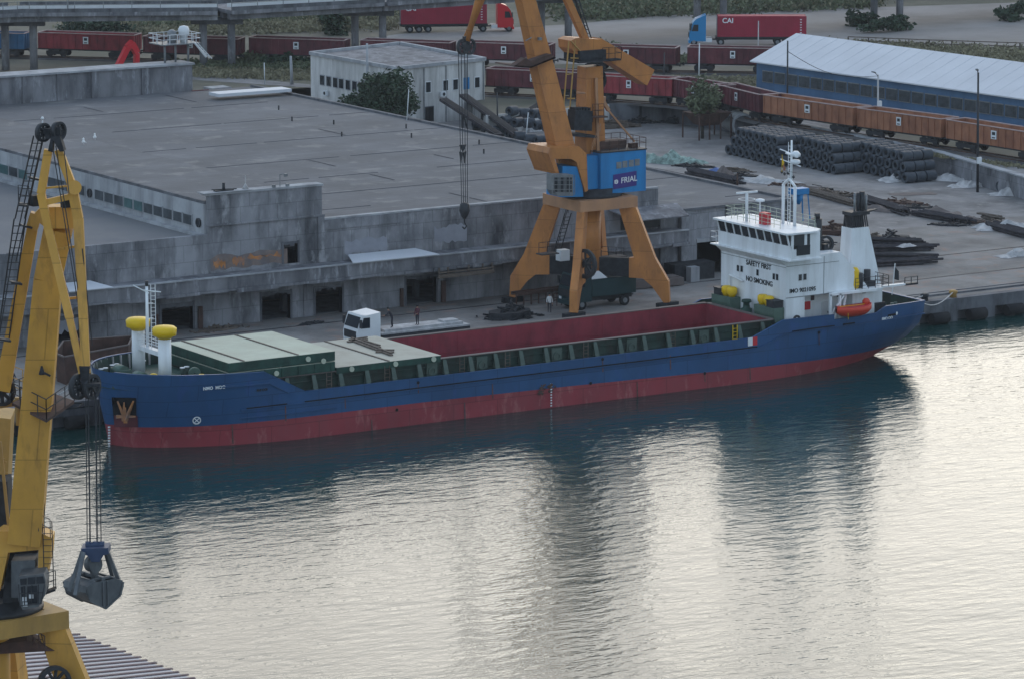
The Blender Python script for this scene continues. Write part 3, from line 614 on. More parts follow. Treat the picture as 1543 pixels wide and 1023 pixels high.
def wagon(color, xa, ya, xb, yb, label, group, z=UZ+.25, lift=.0):
    a = at(xa, ya, z); b = at(xb, yb, z); c = (a+b)/2; d = b-a
    first = color not in WAG
    if first: WAG[color] = make_wagon('wag_'+color, 'open_wagon')
    o = WAG[color] if first else copy_tree(WAG[color])
    o.location = c; o.rotation_euler = (0, 0, math.atan2(d.y, d.x)); s_ = d.length/13.3; o.scale = (s_, 1, 1); tag(o, label, 'railway wagon', group); return o
gA = 'open wagons on the rear track'; gB = 'open wagons on the near track'
for a in (('blue', -95, 82, 46, 86, 'blue open wagon at the far left edge of the rear track', gA),
          ('red', 60, 84, 212, 89, 'red open wagon with light rim, between the blue wagon and the signal platform', gA),
          ('maroon', 218, 90, 368, 95, 'dark maroon open wagon behind the platform with white tank', gA),
          ('maroon', 377, 92, 527, 97, 'maroon open wagon left of the white office roof', gA),
          ('maroon', 545, 96, 686, 101, 'maroon open wagon directly behind the office roof', gA),
          ('maroon', 692, 99, 836, 104, 'maroon open wagon behind the orange crane boom', gA),
          ('maroon', 870, 104, 1025, 109, 'faded maroon open wagon right of the crane column on rear track', gA),
          ('maroon', 1034, 107, 1178, 110, 'faded maroon open wagon below the blue lorry cab', gA),
          ('maroon', 735, 141, 884, 148, 'dark red open wagon beyond the white boundary wall', gB),
          ('red', 886, 151, 1022, 158, 'bright red open wagon behind the crane on the near track', gB),
          ('maroon', 1022, 157, 1096, 170, 'maroon open wagon half hidden by the small tree', gB),
          ('maroon', 1090, 166, 1162, 184, 'maroon open wagon coupled ahead of the orange wagons', gB),
          ('orange', 1160, 183, 1302, 204, 'orange open wagon nearest the maroon wagons, left of the lamp post', gB),
          ('orange', 1302, 204, 1434, 222, 'orange open wagon in the middle of the orange three, behind the lamp post', gB),
          ('orange', 1436, 222, 1590, 247, 'orange open wagon cut by the right edge of the photo', gB)):
    wagon(*a)
def track(pts, name='railway_track'):
    mb = MB(); P = [at(x, y, UZ) for x, y in pts]
    for p, q in zip(P[:-1], P[1:]):
        d = (q-p).normalized(); n = Vector((d.y, -d.x, 0)); 
        mb.hexa([p-n*2.0, q-n*2.0, q+n*2.0, p+n*2.0]+[v+Vector((0, 0, .15)) for v in (p-n*1.5, q-n*1.5, q+n*1.5, p+n*1.5)], 0)
        for s_ in (-.75, .75): mb.beam(p+n*s_+Vector((0, 0, .2)), q+n*s_+Vector((0, 0, .2)), .09, .12, 1)
    struct(mb.build(name, ['ballast', 'rust']))
track([(-200, 80), (-95, 84), (212, 92), (527, 100), (836, 107), (1178, 113), (1400, 117)])
track([(500, 128), (735, 144), (884, 151), (1022, 161), (1090, 170), (1160, 187), (1302, 208), (1434, 227), (1590, 252), (1700, 272)])

# ================================================================ SHIP
CYs = 286.0
def interp(t, pts):
    if t <= pts[0][0]: return pts[0][1]
    for (a, u), (b, v) in zip(pts[:-1], pts[1:]):
        if t <= b: return u+(v-u)*(t-a)/(b-a)
    return pts[-1][1]
def ztop(X): return interp(X, [(143.4, 6.2), (150, 5.98), (155.0, 5.75), (158.7, 3.8), (180, 3.72), (202.3, 3.8), (205.6, 5.0), (211, 4.95), (211.05, 4.5), (216, 4.55), (217.2, 5.0), (223, 4.85)])
def zline(X): return interp(X, [(143, 1.75), (170, 1.8), (185, 1.62), (210, 1.12), (223, .7)])
def hb(X, z):
    zt = ztop(X)
    t = 6.2*max(0, 1-max(0, (153.5-X)/10.1)**2.3)**.5
    wl = 6.2*max(0, 1-max(0, (160-X)/16.0)**2.1)**.75 if X > 144.0 else 0
    if X > 210: t = 6.2-1.9*((X-210)/12.5)**1.7
    if X > 200: wl = 6.2*max(0, 1-((X-200)/21.0)**2.4)
    k = min(1, max(0, z/5.2)); k = k**1.0
    if X > 200: k = min(1, max(0, z/3.3))**.7
    return wl+(t-wl)*k
ship = empty('cargo_ship', (183, CYs, 0), 'blue and red general cargo ship with open red hold moored along the quay', 'ship')
XS = [143.42, 143.46, 143.55, 143.7, 143.9, 144.2, 144.6, 145.0, 145.5, 146.0, 146.6, 147.3, 148, 149, 150, 151, 152, 153, 155.0, 157, 158.7, 161, 164, 168, 173, 178, 184, 190, 196, 200, 202.3, 204, 205.6, 208, 211, 211.05, 213.5, 216, 217.2, 219, 220.5, 222.3]
def zmin(X): return interp(X, [(143, -1.5), (212, -1.5), (217.5, -.4), (219.5, .35), (222.3, 1.5)])
def levels(X):
    zl = zline(X); zt = ztop(X); L_ = [-1.5, -.5, .2, zl*.5+.1, zl, zl+.001, (zl+2.9)/2, 2.9, 2.9+(zt-2.9)*.5, zt]; m = zmin(X)
    return [max(v, m+.0005*i) for i, v in enumerate(L_)]
mb = MB()
for s_ in (-1, 1):
    b = len(mb.v)
    for X in XS:
        rake = 0
        for z in levels(X):
            xx = X + (max(0, 4.8-z)*.18 if X > 221 else 0)*-1 + ((6.2-z)*.15*max(0, 1-(X-143.4)/2.0) if X < 145.4 else 0)
            mb.v.append((xx, CYs+s_*hb(X, z), z))
    n = 10
    for i in range(len(XS)-1):
        for k in range(n-1):
            f = (b+i*n+k, b+(i+1)*n+k, b+(i+1)*n+k+1, b+i*n+k+1)
            mb.face(f if s_ < 0 else f[::-1], 1 if k < 4 else 0, True)
# stem closing strip and transom
n = 10; nb = len(XS)*n
for k in range(n-1): mb.face((k, k+1, nb+k+1, nb+k), 1 if k < 4 else 0)
e = (len(XS)-1)*n
for k in range(n-1): mb.face((e+k, nb+e+k, nb+e+k+1, e+k+1), 1 if k < 4 else 0)
hull = mb.build('hull', ['hull_blue', 'hull_red'], ship)
# inner bulwark, cap rail and decks
def deckz(X): return 4.85 if X < 152.2 else (2.75 if X < 205 else 3.65)
mb = MB(); cr_ = MB()
for s_ in (-1, 1):
    for X, X2 in zip(XS[:-1], XS[1:]):
        if X2-X < .06: continue
        a, b_ = hb(X, ztop(X)), hb(X2, ztop(X2)); d = .14 if X > 146 else .34
        if X < 143.8: continue
        A = (X, CYs+s_*max(0, a-d)); Bq = (X2, CYs+s_*max(0, b_-d)); zd = deckz((X+X2)/2)
        mb.poly([(A[0], CYs+s_*max(0, hb(X, zd)-d), zd), (Bq[0], CYs+s_*max(0, hb(X2, zd)-d), zd), (Bq[0], Bq[1], ztop(X2)), (A[0], A[1], ztop(X))])
        o1 = (X, CYs+s_*(a+.03)); o2 = (X2, CYs+s_*(b_+.03)); i1 = (X, CYs+s_*max(0, a-.2)); i2 = (X2, CYs+s_*max(0, b_-.2))
        cr_.hexa([(o1[0], o1[1], ztop(X)), (o2[0], o2[1], ztop(X2)), (i2[0], i2[1], ztop(X2)), (i1[0], i1[1], ztop(X))]+[(o1[0], o1[1], ztop(X)+.06), (o2[0], o2[1], ztop(X2)+.06), (i2[0], i2[1], ztop(X2)+.06), (i1[0], i1[1], ztop(X)+.06)])
mb.box(222.1, 222.2, CYs-4.1, CYs+4.1, 3.65, 4.85)
mb.build('bulwark_lining', 'coaming_green', ship); cr_.box(222.05, 222.4, CYs-4.3, CYs+4.3, 4.851, 4.91); cr_.build('cap_rail', 'hull_blue', ship)
mb = MB()
for X, X2 in zip(XS[:-1], XS[1:]):
    zd = deckz((X+X2)/2); a, b_ = max(0, hb(X, zd)-.12), max(0, hb(X2, zd)-.12)
    if 153 <= X and X2 <= 206:
        for s_ in (-1, 1): mb.poly([(X, CYs+s_*4.8, zd), (X2, CYs+s_*4.8, zd), (X2, CYs+s_*b_, zd), (X, CYs+s_*a, zd)])
    else: mb.poly([(X, CYs-a, zd), (X2, CYs-b_, zd), (X2, CYs+b_, zd), (X, CYs+a, zd)])
mb.box(152.1, 152.3, CYs-5.3, CYs+5.3, 2.75, 4.85); mb.box(205.5, 205.6, CYs-6, CYs+6, 2.75, 3.64)
mb.build('deck', 'deck_green', ship)
# strakes on the hull side
mb = MB()
def strake(pts, Yo=.05, h=.09, mi=0):
    for (xa, za), (xb, zb) in zip(pts[:-1], pts[1:]):
        for s_ in (-1, 1):
            ya = CYs+s_*(hb(xa, za)+Yo); yb = CYs+s_*(hb(xb, zb)+Yo)
            mb.beam((xa, ya, za), (xb, yb, zb), .14, h, mi)
strake([(153, 2.86), (158, 2.93)]+[(158+i*4, 2.93) for i in range(1, 12)]+[(203, 2.95), (205.6, 3.85), (208, 3.9), (211, 3.88), (214, 3.85), (217, 3.85), (219.5, 3.85), (222.2, 3.8)])
strake([(151.2, 4.95), (153, 4.9), (155.4, 4.85), (157.2, 3.9)]); strake([(153, 2.2), (155, 2.2), (158, 2.2), (161.5, 2.25)], .04, .06)
mb.build('rubbing_strake', 'hull_blue', ship)
mb = MB(); strake([(158.6, 3.03)]+[(158.6+i*3.9, 3.03) for i in range(1, 12)]+[(202.8, 3.03)], .02, .08); strake([(153.5, 2.98), (157, 3.02)], .02, .07); strake([(206.5, 4.0), (209, 4.05), (211, 4.05)], .02, .07); strake([(212, 4.05), (213.3, 4.05)], .03, .1); strake([(217.4, 4.2), (218.5, 4.2)], .03, .16)
mb.build('freeing_port', 'black_void', ship)
# coaming and hold
CN, CF, CX0, CX1, CZ = 281.2, 290.9, 152.6, 205.35, 4.95
mb = MB(); t = .12
mb.box(CX0, CX1, CN, CN+t, 2.75, CZ-.06); mb.box(CX0, CX1, CF-t, CF, 2.75, CZ-.06); mb.box(CX0, CX0+t, CN+t, CF-t, 2.75, CZ-.06); mb.box(CX1-t, CX1, CN+t, CF-t, 2.75, CZ-.06)
mb.box(CX0, CX1, CN-.35, CN-.003, 3.6, 3.68); mb.box(CX0, CX1, CN-.1, CN-.003, 4.3, 4.36)
mb.build('hatch_coaming', 'coaming_green', ship)
mb = MB(); mb.box(CX0, CX1, CN-.3, CN+.14, CZ-.05, CZ+.02); mb.box(CX0, CX1, CF-.14, CF+.3, CZ-.05, CZ+.02); mb.box(CX1-.14, CX1+.3, CN+.141, CF-.141, CZ-.05, CZ+.02)
mb.build('coaming_rim', 'tarp_brown', ship)
mb = MB(); i0, i1, j0, j1 = CX0+.13, CX1-.13, CN+.13, CF-.13
mb.poly([(i0, j1, -.8), (i1, j1, -.8), (i1, j1, CZ-.06), (i0, j1, CZ-.06)]); mb.poly([(i0, j0, -.8), (i1, j0, -.8), (i1, j0, CZ-.06), (i0, j0, CZ-.06)])
mb.poly([(i1, j0, -.8), (i1, j1, -.8), (i1, j1, CZ-.06), (i1, j0, CZ-.06)]); mb.poly([(i0, j0, -.8), (i0, j1, -.8), (i0, j1, CZ-.06), (i0, j0, CZ-.06)]); mb.poly([(i0, j0, -.8), (i1, j0, -.8), (i1, j1, -.8), (i0, j1, -.8)])
X = i0+2.4
while X < i1: mb.box(X, X+.02, j1-.012, j1, -.8, CZ-.1); X += 2.45
mb.box(i0, i1, j1-.03, j1-.001, 3.2, 3.24)
mb.build('cargo_hold', 'hold_red', ship)
# coaming stays: one each, near and far side share the mesh
def stay_mesh(mirror):
    mb = MB(); y0 = -1.0 if not mirror else 1.0
    mb.prism([(-.04, 0, 0), (-.04, y0, 0), (-.04, y0*.28, 2.1), (-.04, 0, 2.1)], (.08, 0, 0))
    mb.prism([(-.26, y0-.0*y0, 0), (.26, y0, 0), (.17, y0*.3, 2.08), (-.17, y0*.3, 2.08)], (0, .04, .0))
    mb.box(-.1, .1, y0*.33-.06, y0*.33+.02, 1.5, 1.62, 1); mb.box(-.1, .1, y0*.28-.07, y0*.28+.02, 1.78, 1.9, 1)
    return mb
s0 = None
for s_, Yb in ((0, CN-.01), (1, CF+.01)):
    s0 = None; X = 157.6
    while X < 205:
        if s0 is None:
            m_ = stay_mesh(s_); m_.v = [(v[0]+183, v[1]+CYs, v[2]) for v in m_.v]; s0 = m_.build('coaming_stay', ['stay_green', 'vent_yellow'], ship); o = s0
        else: o = s0.copy(); COL.objects.link(o)
        o.location = (X-183, Yb-CYs, 2.75); X += 2.45
q = random.Random(11)
for X in (161.4, 166.8, 173.9, 178.3, 186.0, 194.8, 201.2):
    mb = MB(); mb.ladder((X, CN-.42, 2.8), (X, CN-.42, 4.9), .45, (1, 0, 0), .3, .035); mb.build('ladder', 'vent_yellow' if q.random() < .3 else 'timber', ship)
for X in (176.0, 183.3, 190.8, 198.2, 171.2): mb = MB(); mb.ring((X, CN-.2, 4.0), (0, 1, 0), .38, .24, .1, 14); mb.box(X-.5, X+.5, CN-.15, CN-.02, 3.0, 4.7); mb.build('access_hatch', 'stay_green', ship)
mb = MB(); mb.tube((158, CN-.6, 3.15), (205, CN-.6, 3.15), .06, 6); mb.tube((158, CN-.75, 3.0), (205, CN-.75, 3.0), .05, 6); mb.build('deck_pipes', 'rust', ship)
for X in (164.8, 176.8, 188.9, 196.2, 203.5):
    mb = MB(); mb.tube((X-.25, 280.35, 2.75), (X-.25, 280.35, 3.45), .12, 8); mb.tube((X+.25, 280.35, 2.75), (X+.25, 280.35, 3.45), .12, 8); mb.tube((X-.3, 280.35, 3.3), (X+.3, 280.35, 3.3), .08, 6); mb.build('bollard', 'stay_green', ship)
# hatch covers
def cover(x0, x1, z0, z1, top, seams, label=None):
    mb = MB(); mb.box(x0, x1, CN-.35, CF+.3, z0, z1-.03, 1)
    mb.box(x0-.03, x1+.03, CN-.38, CF+.33, z1-.03, z1, 0)
    for s_ in seams: mb.box(s_-.09, s_+.09, CN-.36, CF+.3, z1+.001, z1+.06, 2)
    o = mb.build('hatch_cover', [top, 'deck_green', 'timber'], ship, label)
    return o
h1 = cover(152.35, 162.0, 5.0, 5.78, 'hatch_top', [157]); h2 = cover(152.35, 162.0, 5.84, 6.6, 'hatch_top', [153.7, 158.6]); h3 = cover(162.15, 171.9, 4.72, 5.25, 'hatch_top_worn', [167.0])
for par, X, z in ((h1, 156.6, 5.35), (h2, 159.5, 6.2), (h2, 160.9, 5.9), (h3, 163.5, 4.98), (h3, 167.6, 4.98), (h3, 171.2, 5.0)):
    mb = MB(); mb.ring((X, CN-.42, z), (0, 1, 0), .21, .09, .12, 14); mb.tube((X, CN-.45, z), (X, CN-.36, z), .09, 8); mb.build('roller', 'hatch_top', par)
mb = MB()
for k in range(7): X = 152.6+k*1.5; mb.box(X, X+.12, CN-.44, CN-.351, 5.02, 5.75)
mb.build('cover_stiffener', 'deck_green', h1)
# loose lashing timber on the second cover
tb = MB()
for (a, b_) in (((528, 512), (590, 535)), ((524, 515), (553, 511)), ((566, 530), (594, 530)), ((546, 516), (572, 523))):
    p = at(*a, 5.32); r_ = at(*b_, 5.32); tb.beam(p, r_, .3, .12)
    tb.beam(p+Vector((.3, .3, .1)), r_+Vector((.2, .3, .1)), .18, .1)
solo(tb, 'timber_pile', 'timber', 'loose dark timbers lying on the worn beige hatch cover', 'timber')
# forecastle fittings
VX = 148.3
for Yv, nm in ((283.9, 'near'), (288.4, 'far')):
    mb = MB(); mb.tube((VX, Yv, 4.85), (VX, Yv, 8.5), .52, 14); v = mb.build('ventilator_post', 'white_ship', ship)
    mb = MB(); mb.lathe((VX, Yv, 8.42), [(.5, 0), (.62, .18), (.95, .32), (.98, .85), (.8, 1.0), (.2, 1.08)], 18); mb.build('ventilator_cap', 'vent_yellow', v)
mb = MB(); mb.box(VX-.3, VX+.3, 284.35, 287.95, 7.0, 7.35); mb.build('cross_beam', 'white_ship', ship)
mb = MB(); mb.rail([(VX-.3, 284.4, 7.35), (VX-.3, 287.9, 7.35)], .9, 1.1, .025, (1, .5)); mb.rail([(VX+.3, 284.4, 7.35), (VX+.3, 287.9, 7.35)], .9, 1.1, .025, (1, .5)); mb.build('railing', 'white_ship', ship)
mb = MB(); MX, MY = VX+.05, 286.9
mb.tube((MX, MY, 7.35), (MX, MY, 12.2), .15, 8, .11); mb.ladder((MX+.5, MY-.1, 7.35), (MX+.5, MY-.1, 12.3), .35, (1, -.4, 0), .3, .03)
mb.tube((MX-1.0, MY+.4, 12.3), (MX+.2, MY, 11.6), .05, 5); mb.tube((MX-.3, MY, 11.9), (MX+1.0, MY-.5, 11.7), .05, 5)
for z in (8.4, 9.6, 10.8): mb.tube((MX, MY, z), (MX+.5, MY-.1, z), .04, 4)
fm = mb.build('foremast', 'white_ship', ship); mb = MB(); mb.tube((MX, MY, 12.2), (MX, MY, 12.6), .14, 8); mb.build('mast_light', 'dark_metal', fm)
wl = MB()
for (X, Y) in ((146.3, 284.3), (146.3, 287.6)): wl.tube((X, Y-.6, 5.5), (X, Y+.6, 5.5), .5, 12); wl.box(X-.5, X+.5, Y-.9, Y-.65, 4.85, 5.7); wl.box(X-.5, X+.5, Y+.65, Y+.9, 4.85, 5.7)
wl.build('windlass', 'box_green', ship)
for (X, Y, mt) in ((145.5, 289, 0), (147, 290, 0), (149.5, 290.2, 0), (144.6, 285.5, 0), (145.4, 283, 1), (150.6, 282.4, 1), (151.2, 286, 0)):
    mb = MB(); mb.tube((X-.25, Y, 4.85), (X-.25, Y, 5.5), .17, 8); mb.tube((X+.25, Y+.2, 4.85), (X+.25, Y+.2, 5.5), .17, 8); mb.tube((X-.25, Y, 5.5), (X-.25, Y, 5.58), .22, 8, mi=1); mb.tube((X+.25, Y+.2, 5.5), (X+.25, Y+.2, 5.58), .22, 8, mi=1)
    mb.build('mooring_bitts', ['stay_green', 'white_ship' if not mt else 'vent_yellow'], ship)
mb = MB(); mb.ring((146.9, 283.2, 5.5), (.5, .8, 0), .45, .12, .5, 16); mb.build('rope_drum', 'vent_yellow', ship)
mb = MB(); mb.ring((151.1, 284.2, 5.35), (.4, .9, 0), .5, .1, .5, 16); mb.build('rope_reel', 'box_green', ship)
s0 = None
for i, X in enumerate([144.0, 144.4, 144.9, 145.6, 146.4, 147.2, 148.1, 149.0, 150.0, 151.0, 152.0]):
    for s_ in (1,):
        y = CYs+s_*(hb(X, ztop(X))-.16); mb = MB(); d = Vector((CYs-y, 147.5-X, 0)); mb.beam((X, y, 4.86), (X, y-.0, ztop(X)-.02), .09, .34, side=(1, .35, 0)); mb.build('bulwark_stay', 'tarp', ship)
# anchor in its recess
AX = 146.0
def hp(X, z, out=0., s_=-1): return Vector((X, CYs+s_*(hb(X, z)+out), z))
def on_hull(px_, py_, out=.03):
    out = out+.02       # the point of the near hull side seen at a photo pixel
    p = aty(px_, py_, 279.8)
    for _ in range(30):
        p = aty(px_, py_, CYs-hb(p.x, p.z)-out)
    return p
def hull_patch(cs, out, mat, name, par, nx=8, ny=6):
    mb = MB(); g = []
    for i_ in range(nx+1):
        for j_ in range(ny+1):
            u, v_ = i_/nx, j_/ny; x = (cs[0][0]*(1-u)+cs[1][0]*u)*(1-v_)+(cs[3][0]*(1-u)+cs[2][0]*u)*v_; y = (cs[0][1]*(1-u)+cs[1][1]*u)*(1-v_)+(cs[3][1]*(1-u)+cs[2][1]*u)*v_
            mb.v.append(tuple(on_hull(x, y, out)))
    for i_ in range(nx):
        for j_ in range(ny): a = i_*(ny+1)+j_; mb.face((a, a+1, a+ny+2, a+ny+1))
    return mb.build(name, mat, par)
hull_patch(((168, 598), (205, 599), (206, 637), (172, 637)), .05, 'black_void', 'anchor_pocket', ship)
mb = MB()
for a, b_ in (((189, 636), (189, 614)), ((189, 633), (177, 604)), ((189, 633), (201, 604)), ((176, 627), (204, 627)), ((186, 633), (187, 606))): mb.beam(on_hull(*a, .3), on_hull(*b_, .3), .3, .25, w2=.08, h2=.12)
mb.build('anchor', 'stain', ship)
hull_patch(((172, 625), (207, 626), (208, 643), (172, 643)), .12, 'wag_maroon', 'anchor_bed', ship)
# marks on the hull
def decal(pts, mat, name, out=.035, par=None):
    mb = MB(); P = [on_hull(*c, out) for c in pts]; mb.prism(P, (0, -.02, 0)); return mb.build(name, mat, par or ship)
decal([(1127, 509), (1134, 508), (1134, 520.5), (1127, 521.5)], 'white_mark', 'hull_mark'); decal([(1134.1, 508), (1141, 507), (1141, 519.5), (1134.1, 520.5)], 'red_mark', 'hull_mark')
c = on_hull(296.5, 633, .07); nrm = (on_hull(300, 633)-on_hull(293, 633)).cross(on_hull(296.5, 629)-on_hull(296.5, 637)).normalized()
vu = (on_hull(296.5, 629)-on_hull(296.5, 637)).normalized(); hu = (on_hull(300, 633)-on_hull(293, 633)).normalized(); mb = MB(); mb.ring(c, nrm, .34, .26, .04, 22)
for dx in (-1, 1): mb.beam(c-hu*.2-vu*.2*dx, c+hu*.2+vu*.2*dx, .06, .06)
mb.build('thruster_mark', 'white_mark', ship)
mb = MB()
for y in [643+k*4.1 for k in range(8)]:
    p = on_hull(164.2, y, .04); mb.box(p.x-.08, p.x+.1, p.y-.03, p.y+.03, p.z-.07, p.z+.06)
mb.build('draught_marks', 'white_mark', ship)
mb = MB()
for y in [578+k*4.1 for k in range(9)]:
    p = on_hull(830.5, y, .03); mb.box(p.x-.06, p.x+.08, p.y-.02, p.y+.02, p.z-.05, p.z+.05)
mb.build('draught_marks', 'white_mark', ship)
for a in ((311, 585, 'NMO  MOO', .35), (383, 588, 'BHI OOI', .26)):
    p = on_hull(a[0]+12, a[1]-1, .05); text(a[2], a[3], p, (1, -.0 if a[0] > 350 else -.12, 0), (0, 0, 1), 'white_mark' if a[0] < 350 else 'letter', 'ship_name', ship, .01, .01)
p = on_hull(1337, 480, .05); text('IIMO OO', .34, p, (1, .16, 0), (0, 0, 1), 'white_mark', 'ship_name', ship, .01, .01)
mb = MB(); p = on_hull(1351, 472.5, .05); mb.tube(p, p+Vector((.02, -.04, 0)), .15, 12); mb.build('hull_mark', 'white_mark', ship)
mb = MB(); q = random.Random(2)
for k in range(26):
    x = 818+q.gauss(4, 6); y = 583+q.gauss(0, 4); p = on_hull(x, y, .02); s_ = q.uniform(.06, .2); mb.poly([(p.x-s_, p.y-.004*k, p.z), (p.x, p.y-.004*k, p.z-s_), (p.x+s_, p.y-.004*k, p.z), (p.x, p.y-.004*k, p.z+s_*.7)])
mb.build('rust_patch', 'rust', ship)
for a in ((630, 576), (908, 541), (890, 577), (1062, 562), (598, 617), (1234, 501)):
    p = on_hull(*a, .03); mb = MB(); mb.tube(p, p+Vector((0, -.03, 0)), .13, 10); mb.build('scupper', 'black_void', ship)

q = random.Random(8)
for (x, y0, y1, w_) in ((630, 577, 592, 1.2), (908, 542, 560, 1.2), (430, 607, 634, 1.6), (520, 600, 615, 1.2), (742, 578, 600, 1.4), (1010, 535, 556, 1.3), (1062, 563, 575, 1.2), (700, 606, 632, 1.6), (960, 575, 600, 1.5), (1234, 502, 520, 1.0), (350, 640, 668, 1.8), (560, 632, 650, 1.5), (1130, 552, 572, 1.4)):
    hull_patch(((x-w_*.5, y0), (x+w_*.5, y0), (x+w_*1.2, y1), (x-w_*.2, y1)), .022, 'rust_run', 'rust_run', ship, 1, 5)
def G0(x, y): p = at(x, y, 2.0); return Vector((p.x, 294.3, 2.6))
# ---- deckhouse
HN, HFa, HX = 281.3, 290.9, 206.9
mb = MB()
mb.prism([(x, HN, z) for x, z in ((HX, 6.6), (215.6, 6.6), (215.6, 6.9), (212.7, 10.1), (HX, 10.0))], (0, HFa-HN, 0))
mb.box(HX, 208.9, HN, HFa, 3.65, 6.598); mb.box(208.9, 216.2, HN+1.6, HFa-1.6, 3.65, 6.599)
house = mb.build('deckhouse', 'white_ship', ship)
mb = MB(); mb.box(HX-.03, HX-.003, HN, HFa, 9.2, 9.24); mb.box(HX, 212.5, HN-.03, HN-.003, 9.3, 9.34); mb.box(210.9, 210.94, HN-.03, HN-.003, 6.6, 9.9); mb.box(HX-.02, 215.6, HN-.03, HN-.003, 6.56, 6.62); mb.build('seam', 'grey_metal', house)
def fwin(pxx, py, w=.42, h=.62, par=house):        # porthole windows on the front face
    c = atx(pxx, py, HX); mb = MB(); mb.box(HX-.035, HX-.002, c.y-w/2, c.y+w/2, c.z-h/2, c.z+h/2); o = mb.build('window', 'white_metal', par)
    mb = MB(); mb.box(HX-.05, HX-.036, c.y-w/2+.05, c.y+w/2-.05, c.z-h/2+.05, c.z+h/2-.05); mb.build('pane', 'glass', o)
for p in ((1112.5, 404.5), (1118, 405.5), (1142, 411), (1166.5, 417), (1171.5, 418)): fwin(*p)
def swin(pxx, py, w=.42, h=.62, Y=HN, par=house):
    c = aty(pxx, py, Y); mb = MB(); mb.box(c.x-w/2, c.x+w/2, Y-.035, Y-.002, c.z-h/2, c.z+h/2); o = mb.build('window', 'white_metal', par)
    mb = MB(); mb.box(c.x-w/2+.05, c.x+w/2-.05, Y-.05, Y-.036, c.z-h/2+.05, c.z+h/2-.05); mb.build('pane', 'glass', o)
swin(1205.5, 418.5); swin(1212.5, 417.5)
for p in ((1224, 448), (1263, 443)): swin(*p, .45, .65, HN+1.6)
for xa in (1243, 1272, 1281):
    c = aty(xa, 456, HN+1.6); mb = MB(); mb.box(c.x-.38, c.x+.38, HN+1.53, HN+1.598, 3.7, 5.6); d_ = mb.build('door', 'white_metal', house); mb = MB(); mb.box(c.x+.24, c.x+.3, HN+1.48, HN+1.528, 4.55, 4.7); mb.build('handle', 'dark_metal', d_)
mb = MB(); c = aty(1215.5, 460.5, HN+1.6); mb.box(c.x-.3, c.x+.3, HN+1.45, HN+1.598, c.z-.35, c.z+.35); mb.build('fire_box', 'red_mark', house)
mb = MB(); mb.box(214.2, 216.6, HN+.2, HN+1.598, 3.65, 6.5); mb.build('engine_casing', 'white_ship', ship)
mb = MB(); mb.box(211.4, 216.8, HN-.7, HN+1.6, 6.62, 6.74); bd = mb.build('boat_deck', 'white_ship', ship)
mb = MB(); mb.rail([(213.9, HN-.6, 6.74), (217.5, HN-.6, 6.74), (217.5, HN+2.5, 6.74)], 1.0, .8, .03, (1, .66, .33)); mb.build('railing', 'dark_metal', bd)
mb = MB(); mb.box(216.8, 219.6, HN-.3, HN+.1, 6.6, 6.75); mb.box(219.6, 221.0, HN-.3, HN+.1, 6.55, 6.72, 1); mb.rail([(219.6, HN-.2, 6.72), (221.0, HN-.2, 6.72)], .55, .7, .04, (1,), 1); mb.build('boom_rest', ['white_ship', 'dark_metal'], ship)
for z, a in ((0, 0),):
    text('SAFETY FIRST', .62, atx(1143, 400, HX-.02), (0, -1, 0), (0, 0, 1), 'letter', 'lettering', house, .012, .012)
    text('NO SMOKING', .62, atx(1144, 424.5, HX-.02), (0, -1, 0), (0, 0, 1), 'letter', 'lettering', house, .012, .012)
    text('IMO 9021095', .5, aty(1209.5, 437.5, HN-.02), (1, 0, 0), (0, 0, 1), 'letter', 'lettering', house, .012, .012)
mb = MB(); c = aty(1302, 442, HN+.2); text('OOO', .16, Vector((c.x, HN+.19, c.z)), (1, 0, 0), (0, 0, 1), 'letter', 'lettering', house, .005)
# ---- bridge
BX = 206.3; yN = 279.9; yF = atx(1083, 350, BX).y
mb = MB(); mb.box(BX-.25, 209.6, yN-.1, yF+.1, 10.0, 10.12)
mb.box(BX, BX+.12, yN, yF, 10.121, 11.25); mb.box(BX+.121, 209.3, yN, yN+.12, 10.121, 11.0); mb.box(BX+.121, 209.3, yF-.12, yF, 10.121, 11.25); mb.box(209.3, 209.42, yN, yF, 10.121, 12.35)
mb.prism([(HX-.002, HN, 10.0), (BX-.2, yN, 10.0), (BX-.2, yF, 10.0), (HX-.002, HFa, 10.0), (HX-.002, HFa, 9.3), (HX-.002, HN, 9.3)][0:1]+[(HX-.002, HN, 9.4), (BX-.1, HN, 9.998)], (0, HFa-HN, 0))
br = mb.build('bridge', 'white_ship', ship)
nW = 9; lean = .28; wy0 = yN+.25; wy1 = yF-.1
mb = MB(); stp = (wy1-wy0)/nW
for i in range(nW+1):
    y = wy0+stp*i; mb.beam((BX+.06, y, 11.25), (BX+.06-lean, y, 12.3), .13, .12, side=(0, 1, 0))
mb.beam((BX+.06, yN, 11.25), (BX+.06, yF, 11.25), .14, .1); mb.build('window_posts', 'white_ship', br)
for i in range(nW):
    y = wy0+stp*i; mb = MB(); mb.beam((BX+.08, y+stp/2, 11.3), (BX+.08-lean, y+stp/2, 12.28), stp-.14, .03, side=(0, 1, 0)); w_ = mb.build('window', 'glass', br)
    if i % 2: mb = MB(); mb.tube((BX-.02, y+stp/2, 11.25), (BX-.1, y+stp/2-.2, 11.6), .02, 4); mb.build('wiper', 'dark_metal', w_)
for k, (x0, x1) in enumerate(((BX+.35, BX+1.45), (BX+1.75, BX+2.05))):
    mb = MB(); mb.box(x0, x1, yN-.0, yN+.05, 11.3, 12.2); mb.build('window', 'glass', br)
